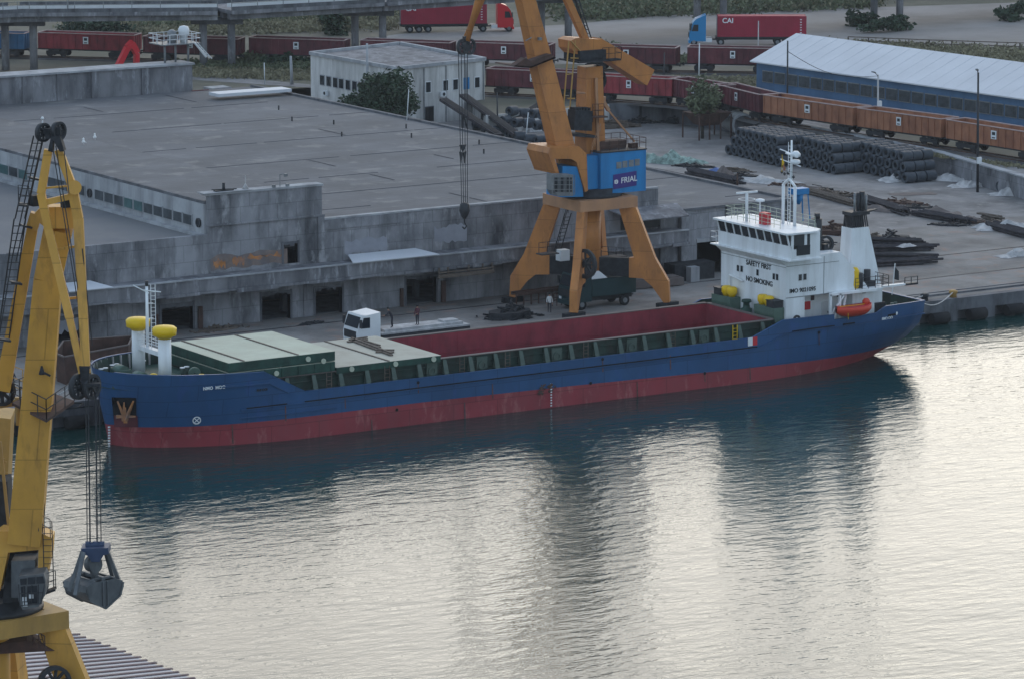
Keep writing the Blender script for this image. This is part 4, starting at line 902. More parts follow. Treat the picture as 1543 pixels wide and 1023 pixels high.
mb = MB(); mb.box(BX+.1, BX+.34, yN, yN+.1, 11.0, 12.3); mb.box(BX+1.46, BX+1.74, yN, yN+.1, 11.0, 12.3); mb.box(BX+2.06, 209.3, yN, yN+.1, 11.0, 12.3); mb.build('side_frame', 'white_ship', br)
mb = MB(); c = aty(1211, 376, yN); mb.box(c.x-.75, c.x+.65, yN-.06, yN-.002, c.z-.5, c.z+.35); mb.build('name_board', 'letter', br)
mb = MB(); mb.prism([(BX-.55, yN-.1, 12.31), (BX-.55, yF+.15, 12.31), (209.9, yF+.15, 12.31), (209.9, yN+.6, 12.31), (208.9, yN-.25, 12.31), (BX-.1, yN-.25, 12.31)], (0, 0, .16)); roof = mb.build('bridge_roof', 'white_ship', br)
mb = MB(); mb.rail([(BX+.5, yF-.3, 12.48), (BX+.5, yN+2.2, 12.48)], 1.0, .9, .025, (1, .66, .33)); mb.rail([(BX+.5, yF-.3, 12.48), (209.6, yF-.3, 12.48), (209.6, yN+1, 12.48)], 1.0, .9, .025, (1, .66, .33)); mb.build('railing', 'hatch_top', roof)
mb = MB(); mb.rail([(BX-.2, yF+.1, 10.15), (BX-.2, yF+.9, 10.15), (208.5, yF+.9, 10.15)], 1.0, .9, .025, (1, .5)); mb.box(BX-.2, 209, yF+.11, yF+1, 10.0, 10.1); mb.build('bridge_wing', 'white_ship', br)
mb = MB(); c = atx(1152, 333, 207.3); mb.box(c.x-.3, c.x+.3, c.y-.5, c.y+.4, 12.48, 13.5); mb.box(c.x-.2, c.x+.2, c.y-.6, c.y-.5, 12.9, 13.2); mb.build('signal_box', 'red_mark', roof)
def at_x(pxx, py, X): return atx(pxx, py, X)
c = atx(1125, 335, 207.0); mb = MB(); mb.tube((c.x, c.y, 12.48), (c.x, c.y, 14.9), .13, 8); mb.beam((c.x-.7, c.y+.6, 14.9), (c.x+.7, c.y-.6, 15.1), .15, .16); mb.ring((c.x, c.y, 14.4), (0, 0, 1), .75, .7, .04, 16); mb.build('radar_post', 'white_ship', roof)
c = atx(1145, 330, 208.5); mb = MB(); mb.tube((c.x, c.y, 12.48), (c.x, c.y, 14.0), .05, 6); mb.lathe((c.x, c.y, 14.0), [(.1, 0), (.42, .08), (.38, .25), (.1, .32)], 12); mb.build('antenna_dome', 'white_ship', roof)
# main mast: two legs joining into one pole
MXm = 208.9; mc = atx(1189, 300, MXm); my = mc.y
z_ = lambda py: atx(1189, py, MXm).z
mb = MB(); zt = z_(212)
for s_ in (-1, 1): mb.tube((MXm, my+s_*.85, 12.48), (MXm, my+s_*.85, z_(280)), .14, 8); mb.tube((MXm, my+s_*.85, z_(280)), (MXm, my, z_(270)), .12, 6)
mb.ladder((MXm, my, 12.48), (MXm, my, z_(215)), .35, (0, 1, 0), .32, .03); mb.tube((MXm+.2, my, z_(272)), (MXm+.2, my, zt), .13, 8, .08)
mb.tube((MXm, my+1.3, z_(243)), (MXm, my-1.6, z_(248)), .05, 5); mb.tube((MXm, my+1.4, z_(228)), (MXm, my-1.0, z_(233)), .05, 5)
mm = mb.build('main_mast', 'white_ship', ship)
mb = MB(); mb.beam((MXm-.2, my-1.4, z_(234)), (MXm-.2, my+.2, z_(231)), .22, .12); mb.lathe((MXm, my-.9, z_(235)), [(.1, 0), (.4, .05), (.42, .25), (.2, .5)], 12); mb.lathe((MXm, my-.85, z_(246)), [(.3, 0), (.45, .12), (.4, .35), (.1, .42)], 12); mb.build('radar_scanner', 'white_ship', mm)
mb = MB()
for (a, b_) in ((1.1, 262), (.7, 264), (.2, 262), (-.6, 266)): mb.lathe((MXm, my+a, z_(b_)), [(.02, -.15), (.15, 0), (.02, .15)], 8)
mb.tube((MXm, my+1.3, z_(259)), (MXm, my-1.0, z_(259)), .02, 4); mb.build('signal_shapes', 'dark_metal', mm)
fl = MB(); a = Vector((MXm-.1, my+.95, z_(237))); fl.tube(a+Vector((0, 0, .1)), a+Vector((0, 0, -1.4)), .02, 4)
for k in range(4): fl.poly([a+Vector((0, -.0-.12*k, -.1-.25*k)), a+Vector((.06*(k % 2), -.12-.12*k, -.25-.25*k)), a+Vector((.06*(k % 2), -.15-.08*k, -.65-.2*k)), a+Vector((0, 0-.05*k, -.6-.2*k))], 0 if k < 2 else 1)
solo(fl, 'flag', ['vent_yellow', 'wag_orange'], 'small yellow and orange flag hanging on the ship main mast', 'flag')
# black exhausts behind the bridge
mb = MB(); c = aty(1230, 380, 284.0); 
mb.tube((c.x, 284.0, 9.9), (c.x, 284.0, aty(1230, 330, 284).z), .48, 14); mb.tube((c.x+.05, 284.0, aty(1230, 330, 284).z), (c.x+.05, 284, aty(1230, 322, 284).z), .25, 8); mb.build('exhaust_casing', 'dark_metal', ship)
mb = MB(); c = aty(1222, 360, 283.3); mb.prism([(c.x-.5, 283.0, 10.1), (c.x+.6, 283.0, 10.1), (c.x+.4, 283.0, 12.4), (c.x+.1, 283.0, 12.8)], (0, .8, 0)); mb.build('wind_screen', 'grey_metal', ship)
mb = MB(); c = aty(1243, 385, 283.0); mb.ring((c.x, 283, 10.6), (.2, 1, 0), .75, .55, .5, 20); mb.box(c.x-.2, c.x+.2, 282.8, 283.2, 9.9, 10.6); mb.build('air_intake', 'dark_metal', ship)
# funnel
FN, FF = 282.6, 284.3
ft = [aty(1285, 345, FN), aty(1310, 345, FN)]; fb = [aty(1273, 425, FN), aty(1327, 434, FN)]
ztp = ft[0].z; zbt = 6.7; xl = ft[0].x; xr = ft[1].x; xb_ = aty(1327, 430, FN).x
mb = MB(); mb.hexa([(xl-.15, FN, zbt), (xb_, FN, zbt), (xb_, FF+.1, zbt), (xl-.15, FF+.1, zbt), (xl, FN+.1, ztp), (xr, FN+.1, ztp), (xr, FF-.1, ztp), (xl, FF-.1, ztp)])
fu = mb.build('funnel', 'white_ship', ship)
mb = MB(); zt2 = aty(1290, 326, FN).z
for i in range(9):
    x = xl+.05+(xr-xl-.1)*i/8; mb.beam((x, FN+.15, ztp), (x*.9+.1*(xl+xr)/2, FN+.35, zt2), .09, .09); mb.beam((x, FF-.3, ztp), (x, FF-.5, zt2), .09, .09)
for i in range(6):
    y = FN+.2+(FF-FN-.6)*i/5; mb.beam((xl+.05, y, ztp), (xl+.1, y, zt2), .09, .09)
mb.hexa([(xl-.1, FN+.1, zt2), (xr+.1, FN+.1, zt2), (xr, FF-.3, zt2), (xl-.1, FF-.3, zt2), (xl-.1, FN+.1, zt2+.3), (xr+.1, FN+.1, zt2+.3), (xr, FF-.3, zt2+.3), (xl-.1, FF-.3, zt2+.3)])
mb.hexa([(xr-.3, FN+.3, zt2+.05), (xr+1.3, FN+.6, zt2+.25), (xr+1.3, FN+.9, zt2+.25), (xr-.3, FF-.4, zt2+.05), (xr-.3, FN+.3, zt2+.25), (xr+1.3, FN+.6, zt2+.32), (xr+1.3, FN+.9, zt2+.32), (xr-.3, FF-.4, zt2+.25)])
mb.box(xl+.3, xr-.3, FN+.5, FF-.6, ztp-.3, zt2)
mb.build('funnel_top', 'dark_metal', fu)
for (pxx, py, r_) in ((1286, 291, .1), (1291, 291, .15), (1297, 289, .24), (1303, 294, .12)):
    t_ = aty(pxx+2, py, 283.4); mb = MB(); mb.tube((t_.x, 283.4, zt2), (t_.x, 283.4, t_.z), r_, 10); mb.build('exhaust_pipe', 'dark_metal' if r_ > .12 else 'grey_metal', fu)
mb = MB(); mb.box(xb_-.9, xb_-.2, FN-.3, FN+.2, 4.2, 9.2) if False else mb.hexa([(xb_-1.0, FN-.25, 3.65), (xb_, FN-.25, 3.65), (xb_, FN+.4, 3.65), (xb_-1.0, FN+.4, 3.65), (xb_-1.0, FN-.25, 6.6), (xb_, FN-.25, 6.6), (xb_, FN+.4, 6.6), (xb_-1.0, FN+.4, 6.6)]); mb.build('casing_trunk', 'white_ship', ship)
# provision crane on the boat deck
mb = MB(); a = aty(1252, 386, 282.0); b_ = aty(1305, 412, 282.0); mb.beam(a, b_, .3, .35); mb.tube(b_, aty(1305, 432, 282), .08, 6); mb.build('provision_boom', 'white_ship', ship)
mb = MB(); mb.tube(aty(1290, 407, 281.6), aty(1307, 438, 281.6), .07, 6); mb.build('boom_ram', 'dark_metal', ship)
mb = MB(); c = aty(1300, 432, 281.6); mb.tube((c.x-.5, 281.6, 6.74), (c.x-.5, 281.6, 8.0), .42, 12); mb.tube((c.x+.6, 281.8, 6.74), (c.x+.6, 281.8, 8.2), .32, 10); mb.box(c.x-1.3, c.x+1.2, 281.4, 282.2, 6.74, 7.2); mb.build('crane_winch', 'dark_metal', ship)
mb = MB(); c = aty(1287, 415, 281.8); mb.lathe((c.x-.1, 281.5, 6.76), [(.3, 0), (.38, .3), (.32, 1.1), (.36, 1.5), (.15, 1.8)], 12); mb.build('yellow_locker', 'vent_yellow', ship)
# boat davit frame
mb = MB(); D0 = aty(1251, 471, 280.6).x; D1 = aty(1266, 471, 280.6).x
for x in (D0, D0+1.0): mb.beam((x, 280.6, 3.7), (x, 280.6, 6.62), .18, .22)
mb.beam((D1+.3, 280.6, 4.9), (D0+1.9, 280.9, 6.5), .14, .14); mb.beam((D0+.1, 280.55, 4.9), (D0+1.4, 280.55, 6.4), .16, .12); mb.beam((D0-.1, 280.6, 6.6), (D0+5.0, 280.6, 6.6), .22, .2); mb.beam((D0-.6, 280.4, 3.7), (D0+.9, 280.5, 5.2), .14, .14); mb.build('davit', 'white_ship', ship)
mb = MB(); mb.rail([(206.0, 280.2, 3.65), (210.3, 280.2, 3.65)], 1.3, .9, .03, (1, .66, .33)); mb.ring((207.2, 280.1, 4.9), (0, 1, 0), .38, .2, .12, 16); mb.ring((210.8, 281.0, 4.4), (0, 1, 0), .3, .2, .1, 14); mb.build('deck_railing', 'dark_metal', ship)
# store boxes with life raft drums ahead of the deckhouse
for Ya, Yb_, x0 in ((281.5, 284.4, 205.75), (287.9, 290.7, 205.75)):
    mb = MB(); mb.prism([(x0+.45, Ya, 3.7), (206.86, Ya, 3.7), (206.86, Ya, 5.75), (x0, Ya, 5.75), (x0, Ya, 5.2)], (0, Yb_-Ya, 0)); bx = mb.build('store_box', 'box_green', ship)
    near = Ya < 285; yy = [Yb_-.55, Yb_-1.45] if near else [Ya+.5, Ya+1.3]
    mb = MB()
    mb.lathe((x0+.55, yy[0], 5.75), [(.3, 0), (.38, .22), (.46, .32), (.46, .72), (.33, .85)], 14); mb.build('raft_drum', 'vent_yellow', bx)
    mb = MB(); mb.lathe((x0+.55, yy[1], 5.75), [(.3, 0), (.38, .22), (.46, .32), (.46, .72), (.33, .85)], 14); mb.build('raft_drum', 'vent_yellow', bx)
    y2 = Ya+.1 if near else Yb_-1.3; mb = MB(); mb.box(x0+.1, x0+1.05, y2, y2+1.1, 5.75, 6.3); mb.box(x0+.05, x0+1.08, y2-.03, y2+1.15, 6.3, 6.38); mb.build('locker', 'dark_metal', bx)
mb = MB(); mb.lathe((206.2, 286.1, 3.65), [(.5, 0), (.5, 1.4), (.3, 1.5), (.28, 1.9), (.45, 2.0), (.4, 2.2)], 12); mb.build('mushroom_vent', 'deck_green', ship)
mb = MB(); c = atx(1099, 420, HX-.2); mb.path([(HX-.2, c.y, 5.2), (HX-.2, c.y, 7.5), (HX-.2, c.y-2.0, 7.2)], .08, 6); mb.build('front_davit', 'white_ship', ship)
# stern fittings
for (X, Y) in ((219.5, 283.5), (220.8, 287.5), (218.2, 282.2), (221.2, 284.6)):
    mb = MB(); mb.tube((X-.25, Y, 3.65), (X-.25, Y, 4.4), .17, 8); mb.tube((X+.25, Y+.15, 3.65), (X+.25, Y+.15, 4.4), .17, 8); mb.box(X-.5, X+.5, Y-.25, Y+.4, 3.65, 3.75); mb.build('mooring_bitts', 'stay_green', ship)
mb = MB(); mb.tube((217.6, 282.2, 4.5), (217.6, 284, 4.5), .45, 12); mb.box(217.1, 218.2, 282, 282.2, 3.65, 5.1); mb.box(217.1, 218.2, 284, 284.2, 3.65, 5.1); mb.build('mooring_winch', 'scrap', ship)
mb = MB(); c = aty(1360, 440, 286); mb.tube((222, 286, 4.8), (222.3, 286, 7.6), .05, 6); mb.build('ensign_staff', 'white_ship', ship)
fl = MB(); fl.poly([(222.3, 286.02, 7.3), (222.5, 285.7, 6.9), (222.45, 285.6, 6.1), (222.2, 285.95, 6.2)]); fl.poly([(222.2, 285.95, 6.2), (222.45, 285.6, 6.1), (222.5, 285.7, 6.9), (222.32, 286.05, 7.3)])
solo(fl, 'flag', 'letter', 'dark limp flag on the staff at the ship stern', 'flag')
# mooring lines to the quay bollards
for (a, b_, lab) in ((Vector((220.8, 289.5, 5.0)), G0(1393, 455), 'stern mooring line running from the ship to the quay bollard'), (Vector((222.2, 283.0, 4.9)), G0(1436, 450), 'second mooring line from the stern corner to the yellow bollard'), (Vector((144.8, 289.6, 6.2)), G0(80, 618), 'bow mooring line running left to the quay')):
    ml_ = MB(); pts_ = [a.lerp(b_, t/10)-Vector((0, 0, .9*math.sin(math.pi*t/10))) for t in range(11)]; ml_.path(pts_, .05, 5); solo(ml_, 'mooring_line', 'tarp', lab, 'mooring line')
# rescue boat
rb = empty('rescue_boat', (213, 280.0, 4.9), 'orange rescue boat hanging from the white davit at the ship side', 'boat')
p0 = aty(1260, 470, 280.0).x; p1 = aty(1312, 462, 280.0).x; mb = MB(); L_ = p1-p0; ns = 12; prev = None; zc = 5.15
for i in range(ns+1):
    t_ = i/ns; x = p0+L_*t_; wv = .85*max(.05, (1-abs(2*t_-1)**2.6))**.6; ke = zc-.55+.45*(abs(2*t_-1)**3); sh = zc+.35+.15*abs(2*t_-1)**2
    ringp = [(x, 280.0+a*wv, z) for a, z in ((-1, sh), (-.95, zc), (-.5, ke+.1), (0, ke), (.5, ke+.1), (.95, zc), (1, sh))]
    b = len(mb.v); mb.v += ringp
    if prev is not None:
        for k in range(6): mb.face((prev+k, prev+k+1, b+k+1, b+k), 0, True)
        mb.face((prev, b, b+6, prev+6), 1)
    prev = b
mb.build('boat_hull', ['lifebuoy', 'red_mark'], rb)
mb = MB(); mb.lathe((p1-.5, 280, zc+.4), [(.32, 0), (.34, .3), (.2, .5)], 10); mb.build('outboard_motor', 'lifebuoy', rb)
mb = MB(); mb.path([(p0+.3, 279.98, zc+.45), (p0+L_*.5, 279.6, zc+.5), (p1-.4, 279.98, zc+.45)], .03, 4); mb.tube((p0+.8, 279.4, zc+.2), (p0+.8, 279.3, zc-.6), .02, 4); mb.build('grab_line', 'vent_yellow', rb)

# ================================================================ PORTAL CRANES
def crane_portal(root, c, rot, hz, main, dark, old):
    """four cranked legs in the two diagonal planes, ring on top, dark cross girders"""
    cx, cy = c.x, c.y; z0 = c.z
    for k in range(4):
        a = rot+math.pi/4+k*math.pi/2; d = Vector((math.cos(a), math.sin(a), 0)); n = Vector((-d.y, d.x, 0))
        prof = [(6.95, .5), (7.45, .6), (7.35, 2.5), (6.1, 4.6), (4.3, hz-1.0), (2.7, hz-1.0), (4.15, 4.6), (3.7, 4.55), (3.7, 2.75), (5.0, 2.7), (5.85, 2.0)]
        prof = [(r_*1.0, z*(hz/10.2) if z > 2.6 else z) for r_, z in prof]
        mb = MB(); mb.prism([Vector((cx, cy, z0+z))+d*r_-n*.36 for r_, z in prof], n*.72); leg = mb.build('portal_leg', main, root)
        mb = MB(); e = Vector((cx, cy, z0+.3))+d*7.2; ax = Vector((math.cos(rot), math.sin(rot), 0)); mb.beam(e-ax*1.1, e+ax*1.1, .5, .5)
        for q_ in (-.8, .8): mb.tube(e+ax*q_-Vector((-ax.y, ax.x, 0))*.15-Vector((0, 0, .05)), e+ax*q_+Vector((-ax.y, ax.x, 0))*.15-Vector((0, 0, .05)), .25, 10)
        mb.build('bogie', dark, leg)
        mb = MB(); mb.beam(Vector((cx, cy, z0+hz*.36))+d*.9, Vector((cx, cy, z0+hz*.36))+d*3.72, .7, 1.7); mb.build('cross_girder', dark, root)
    P = [Vector((cx, cy, z0+hz-.5))+Vector((math.cos(rot+math.pi/4+k*math.pi/2), math.sin(rot+math.pi/4+k*math.pi/2), 0))*3.75 for k in range(4)]
    mb = MB()
    for k in range(4):
        a = P[k]; b = P[(k+1) % 4]; d = (b-a).normalized(); mb.beam(a-d*.45, b+d*.45, .95, 1.0-.004*k)
    mb.lathe((cx, cy, z0+hz-.95), [(3.1, 0), (3.1, .9)], 24); mb.build('ring_frame', old, root)
    mb = MB(); mb.tube((cx, cy, z0+3.2), (cx, cy, z0+hz-1), 1.0, 16); mb.build('centre_column', main, root)
    mb = MB(); mb.lathe((cx, cy, z0+hz), [(2.9, .0), (2.9, .25), (2.3, .3), (2.3, .75)], 28); mb.build('turntable', dark, root)

# ---- the orange crane between the ship and the warehouse
KC = Vector((205.3, 309.3, GZ)); KY = KC.y
k = empty('portal_crane', KC, 'orange portal crane with blue machinery house standing behind the ship', 'crane')
crane_portal(k, KC, 0, 10.2, 'orange', 'scrap', 'orange_faded')
def K(px_, py_, dy=0.): return aty(px_, py_, KY+dy)
def plate(mb, pts, dy0, dy1, mi=0): mb.prism([K(*p, dy=dy0) for p in pts], (0, dy1-dy0, 0), mi)
# cable drum and stair on the portal
mb = MB(); c = K(882, 398, -4.2); mb.wheel((c.x, c.y, c.z), (1, .2, 0), 1.35, .35, 8); mb.build('cable_drum', 'dark_metal', k)
mb = MB(); mb.ladder(K(838, 385, 1), K(856, 322, 1), .7, (1, 0, 0), .35, .05); mb.rail([K(838, 385, 1), K(856, 322, 1)], 1.0, 1.2, .03); mb.build('portal_stair', 'dark_metal', k)
mb = MB(); a, b = K(812, 383, -.5), K(838, 380, -.5); mb.rail([a, b], 1, .8, .03); mb.box(a.x, b.x, a.y-.5, a.y+.5, a.z-.1, a.z); a, b = K(905, 388, 1), K(940, 390, 1); mb.box(a.x, b.x, a.y-.6, a.y+.6, a.z-.12, a.z); mb.rail([a, b], 1, .8, .03); mb.build('gangway', 'dark_metal', k)
mb = MB(); c = K(848, 383, .3); mb.box(c.x-.5, c.x+.5, c.y-.4, c.y+.4, c.z-.6, c.z+.4); mb.build('electric_box', 'white_metal', k)
# machinery house
hx0, hx1 = K(905, 262, -2.0).x, K(973, 262, -2.0).x; hz0, hz1 = K(905, 294, -2.0).z, K(905, 232, -2.0).z; hy0, hy1 = KY-2.0, KY+2.2
mb = MB(); mb.box(hx0, hx1, hy0, hy1, hz0, hz1); mb.box(hx0-.05, hx1+.1, hy0-.06, hy1+.06, hz1, hz1+.12, 1)
for x in (hx0, hx1-.06): mb.box(x, x+.06, hy0-.03, hy0-.002, hz0, hz1, 0)
mb.box(hx0, hx1, hy0-.04, hy0-.003, hz0, hz0+.08, 0); mb.box(hx0-1.2, hx0-.01, hy0+.4, hy1, hz0, hz1-.2, 2)
mh = mb.build('machinery_house', ['blue_house', 'dark_metal', 'blue_house'], k)
for pxx, py in ((932.5, 249.5), (941.5, 248), (951, 246.5), (960, 245)):
    c = aty(pxx, py, hy0); mb = MB(); mb.box(c.x-.27, c.x+.27, hy0-.04, hy0-.003, c.z-.3, c.z+.3); mb.build('window', 'grey_metal', mh)
p = [aty(*q_, hy0-.03) for q_ in ((924, 264), (959, 258), (959, 280), (924, 286))]
mb = MB(); mb.prism(p[::-1], (0, -.03, 0)); sg = mb.build('sign_panel', 'sign_purple', mh)
c = (p[0]+p[2])/2+Vector((0, -.06, 0)); xd = (p[1]-p[0]).normalized(); text('FRIAL', .72, c+xd*.42, xd, (0, 0, 1), 'white_mark', 'lettering', sg, .01, .008)
mb = MB(); c2 = c-xd*.98; mb.ring((c2.x, c2.y-.01, c2.z), (0, 1, 0), .2, .12, .02, 14)
for dz in (-.12, 0, .12): mb.box(c2.x-.22, c2.x+.16, c2.y-.03, c2.y-.022, c2.z+dz-.03, c2.z+dz+.03)
mb.build('emblem', 'white_mark', sg)
mb = MB(); z = hz1+.12; mb.rail([(hx0, hy0, z), (hx1, hy0, z), (hx1, hy1, z), (hx0, hy1, z)], 1.0, 1.0, .03, (1, .55)); mb.build('roof_railing', 'rust', mh)
mb = MB(); mb.box(hx0+.8, hx1-1.2, KY-.6, KY+.8, z, z+.7); mb.tube((hx0+1.5, KY+1.2, z+.3), (hx1-.8, KY+1.2, z+.3), .22, 8); mb.box(hx1-1.0, hx1-.3, KY-1.2, KY-.6, z, z+.4); mb.build('roof_winch', 'rust', mh)
# operator cab
mb = MB(); plate(mb, [(846, 298), (879, 297), (877, 252), (848, 251)], -2.5, 0); cb = mb.build('cab_housing', 'blue_house', k)
mb = MB(); plate(mb, [(835, 288), (840, 296), (864, 296), (864, 264), (835, 264)], -4.0, -2.75); mb.build('operator_cab', 'grey_metal', k)
cabo = bpy.data.objects['operator_cab']
for xa, xb in ((836, 843), (845, 852), (854, 862)): mb = MB(); plate(mb, [(xa, 290), (xb, 290), (xb, 268), (xa, 268)], -4.06, -4.005); mb.build('window', 'glass', cabo)
mb = MB(); 
for py in (272, 279, 286, 293): mb.path([K(832, py, -2.8), K(832, py, -4.2), K(866, py, -4.2)], .035, 4)
for xa in (832, 841, 850, 858, 866): mb.tube(K(xa, 264, -4.2), K(xa, 294, -4.2), .035, 4)
mb.build('cab_guard', 'grey_metal', cabo)
# boom foot (fork) and boom
mb = MB(); plate(mb, [(829, 223), (872, 221), (884, 232), (886, 288), (882, 290), (869, 245), (861, 240), (836, 240), (843, 262), (838, 263), (826, 232)], -2.7, .9); mb.build('boom_foot', 'orange', k)
b0, b1, b2 = K(847, 226, -1.0), K(816, 100, -.4), K(764, -110, -.4)
mb = MB(); mb.beam(b0, b1, 1.55, 1.9, side=(0, 1, 0), w2=1.45, h2=1.75); mb.build('boom', 'orange', k)
bo = bpy.data.objects['boom']; mb = MB(); mb.beam(b1, b2, 1.45, 1.7, side=(0, 1, 0), w2=1.0, h2=1.1); mb.build('upper_boom', 'orange', bo)
mb = MB(); plate(mb, [(774, 101), (800, 103), (838, 88), (830, 82), (800, 92), (792, 88)], -2.0, -1.2); plate(mb, [(774, 101), (800, 103), (838, 88), (836, 86), (800, 101), (776, 99)], -2.0, 1.2); mb.build('boom_platform', 'rust', bo)
mb = MB()
for xa, xb in ((789, 60), (793, 58)): pass
mb.beam(K(792, 62, -1.4), K(801, 57, -1.4), .08, .08); mb.box(K(801, 57).x-.15, K(801, 57).x+.15, KY-1.5, KY-1.2, K(801, 57).z-.12, K(801, 57).z+.12); mb.build('boom_lamp', 'grey_metal', bo)
# jib hanging beyond the boom head: two legs meeting at the rope sheaves
n0 = K(702, 62, -.4); piv = K(764, -110, -.4)
for dy, px2 in ((-.5, 749), (.5, 772)): mb = MB(); mb.tube(n0+Vector((0, dy*.4, 0)), K(px2, -108, -.4+dy), .26, 8, .3); mb.build('jib_leg', 'orange', k)
mb = MB(); mb.wheel(K(697, 71, -.7), (.35, -1, 0), .72, .25, 6); mb.build('rope_sheave', 'dark_metal', k); mb = MB(); mb.wheel(K(708, 71, -.3), (.35, -1, 0), .72, .25, 6); mb.build('rope_sheave', 'dark_metal', k)
mb = MB(); mb.beam(K(702, 55, -.5), K(703, 78, -.5), .5, .35); mb.build('jib_head', 'dark_metal', k)
mb = MB(); mb.beam(K(764, -112, -.4), K(840, -150, -.4), .8, .9); mb.build('jib_tail', 'orange', k)
hk = K(700, 318, -.4); 
for i, (xa, xb) in enumerate(((690.5, 694.0), (695, 697), (700, 702), (704.5, 706.0))):
    mb = MB(); t_ = K(xa, 74, -.4); mb.tube(t_, Vector((hk.x-.3+.2*i, hk.y, hk.z+.6)), .035, 5); mb.build('hoist_rope', 'dark_metal', k)
mb = MB(); c = K(698, 222, -.5); mb.prism([c+Vector((-.35, 0, .2)), c+Vector((.35, 0, .2)), c+Vector((0, 0, -.45))], (0, .15, 0)); mb.prism([c+Vector((-.35, 0, -.4)), c+Vector((-.05, 0, -.5)), c+Vector((-.2, 0, -1.5))], (0, .15, 0)); mb.prism([c+Vector((.35, 0, -.4)), c+Vector((.05, 0, -.5)), c+Vector((.2, 0, -1.5))], (0, .15, 0)); mb.build('rope_spreader', 'dark_metal', k)
mb = MB(); mb.lathe(hk, [(.15, .75), (.42, .6), (.48, 0), (.3, -.5), (.1, -.75)][::-1], 12); hb_ = mb.build('hook_block', 'dark_metal', k)
mb = MB(); mb.path([hk+Vector((0, 0, -.7)), hk+Vector((0, 0, -1.1)), hk+Vector((.22, 0, -1.4)), hk+Vector((0, 0, -1.65)), hk+Vector((-.22, 0, -1.45))], .07, 6); mb.build('hook', 'dark_metal', hb_)
# tower
tb_ = K(889, 232, .6); tt = K(893, 92, .6)
mb = MB(); mb.beam(tb_, K(889, 100, .6), 2.0, 2.1, side=(0, 1, 0), w2=1.5, h2=1.75); mb.build('tower', 'orange', k)
mb = MB(); a = K(895, 88, .6); mb.box(K(862, 88).x, K(925, 88).x, KY-1.2, KY+2.2, a.z-.15, a.z); z = a.z
mb.rail([(K(897, 88).x, KY-1.2, z), (K(925, 88).x, KY-1.2, z), (K(925, 88).x, KY+2.2, z), (K(880, 88).x, KY+2.2, z)], 1.1, .8, .03, (1, .5)); mb.box(K(866, 88).x, K(905, 88).x, KY-.9, KY+1.8, z, z+.9); mb.build('tower_platform', 'scrap', k)
mb = MB(); plate(mb, [(860, 62), (868, 58), (905, 60), (906, 78), (898, 84), (868, 82), (861, 74)], -.5, 1.6); mb.build('tower_head', 'orange', k)
mb = MB(); mb.beam(K(893, 67, .5), K(972, 116, .5), 1.7, 1.35, side=(0, 1, 0), w2=1.9, h2=1.6); mb.build('counterweight_arm', 'orange', k)
mb = MB(); mb.beam(K(884, 66, .1), K(850, -10, .1), .55, .6, side=(0, 1, 0)); mb.beam(K(850, -10, .1), K(792, -128, .1), .5, .5, side=(0, 1, 0)); mb.build('luffing_rod', 'orange', k)
mb = MB(); mb.ladder(K(890, 62, .9), K(866, -12, .9), .5, (0, 1, 0), .35, .06); mb.tube(K(884, 60, 1.2), K(862, -12, 1.2), .07, 4); mb.build('luffing_rack', 'dark_metal', k)
mb = MB()
for dy in (-.6,): mb.ladder(K(862, 62, dy), K(846, 262, dy), .9, (1, .3, 0), 2.6, .07)
mb.path([K(860, 62, -.6), K(884, 88, -.6)], .06, 5); mb.path([K(860, 88, -.6), K(884, 89, -.6)], .07, 5); mb.path([K(855, 149, -.6), K(866, 149, -.6)], .07, 5); mb.build('access_ladder', 'yellow_old', k)
mb = MB(); plate(mb, [(865, 197), (892, 198), (893, 168), (867, 167)], -1.5, -.3); plate(mb, [(863, 206), (900, 209), (900, 205), (863, 202)], -1.6, 1.5)
for i in range(6): plate(mb, [(867+i*4.2, 167), (869+i*4.2, 167), (869+i*4.2, 163), (867+i*4.2, 163)], -1.4, -.5)
mb.build('hoist_motor', 'scrap', k)
mb = MB(); mb.wheel(K(905, 122, .2), (.4, -1, 0), .75, .3, 6); mb.path([K(900, 100, .2), K(912, 112, .2), K(908, 140, .2)], .06, 5); mb.box(K(899, 110).x, K(905, 110).x, KY, KY+.5, K(899, 118).z, K(899, 100).z); mb.build('pulley', 'scrap', k)
mb = MB(); mb.beam(K(893, 153, .2), K(910, 153, .2), .6, .9, side=(0, 1, 0)); mb.beam(K(908, 152, .2), K(917, 167, .2), .3, .3); mb.beam(K(916, 166, .2), K(956, 214, .2), .14, .14); mb.build('brake_strut', 'orange_faded', k)
mb = MB(); mb.rail([K(893, 185, -1.0), K(910, 186, -1.0)], 1.1, .5, .03, (1, .5)); mb.beam(K(885, 177, -1), K(912, 176, -1), .9, .12); mb.rail([K(893, 176, -1.0), K(910, 175, -1.0)], 1.1, .5, .03, (1, .5)); mb.build('service_platform', 'rust', k)
mb = MB(); mb.tube(K(869, 140, -1.4), K(881, 141, -1.4), .1, 6); mb.beam(K(898, 118, -.4), K(901, 228, -.9), .25, .25); mb.rail([K(892, 232, -1.6), K(905, 200, -1.6)], .8, .8, .03); mb.build('tower_fittings', 'orange_faded', k)

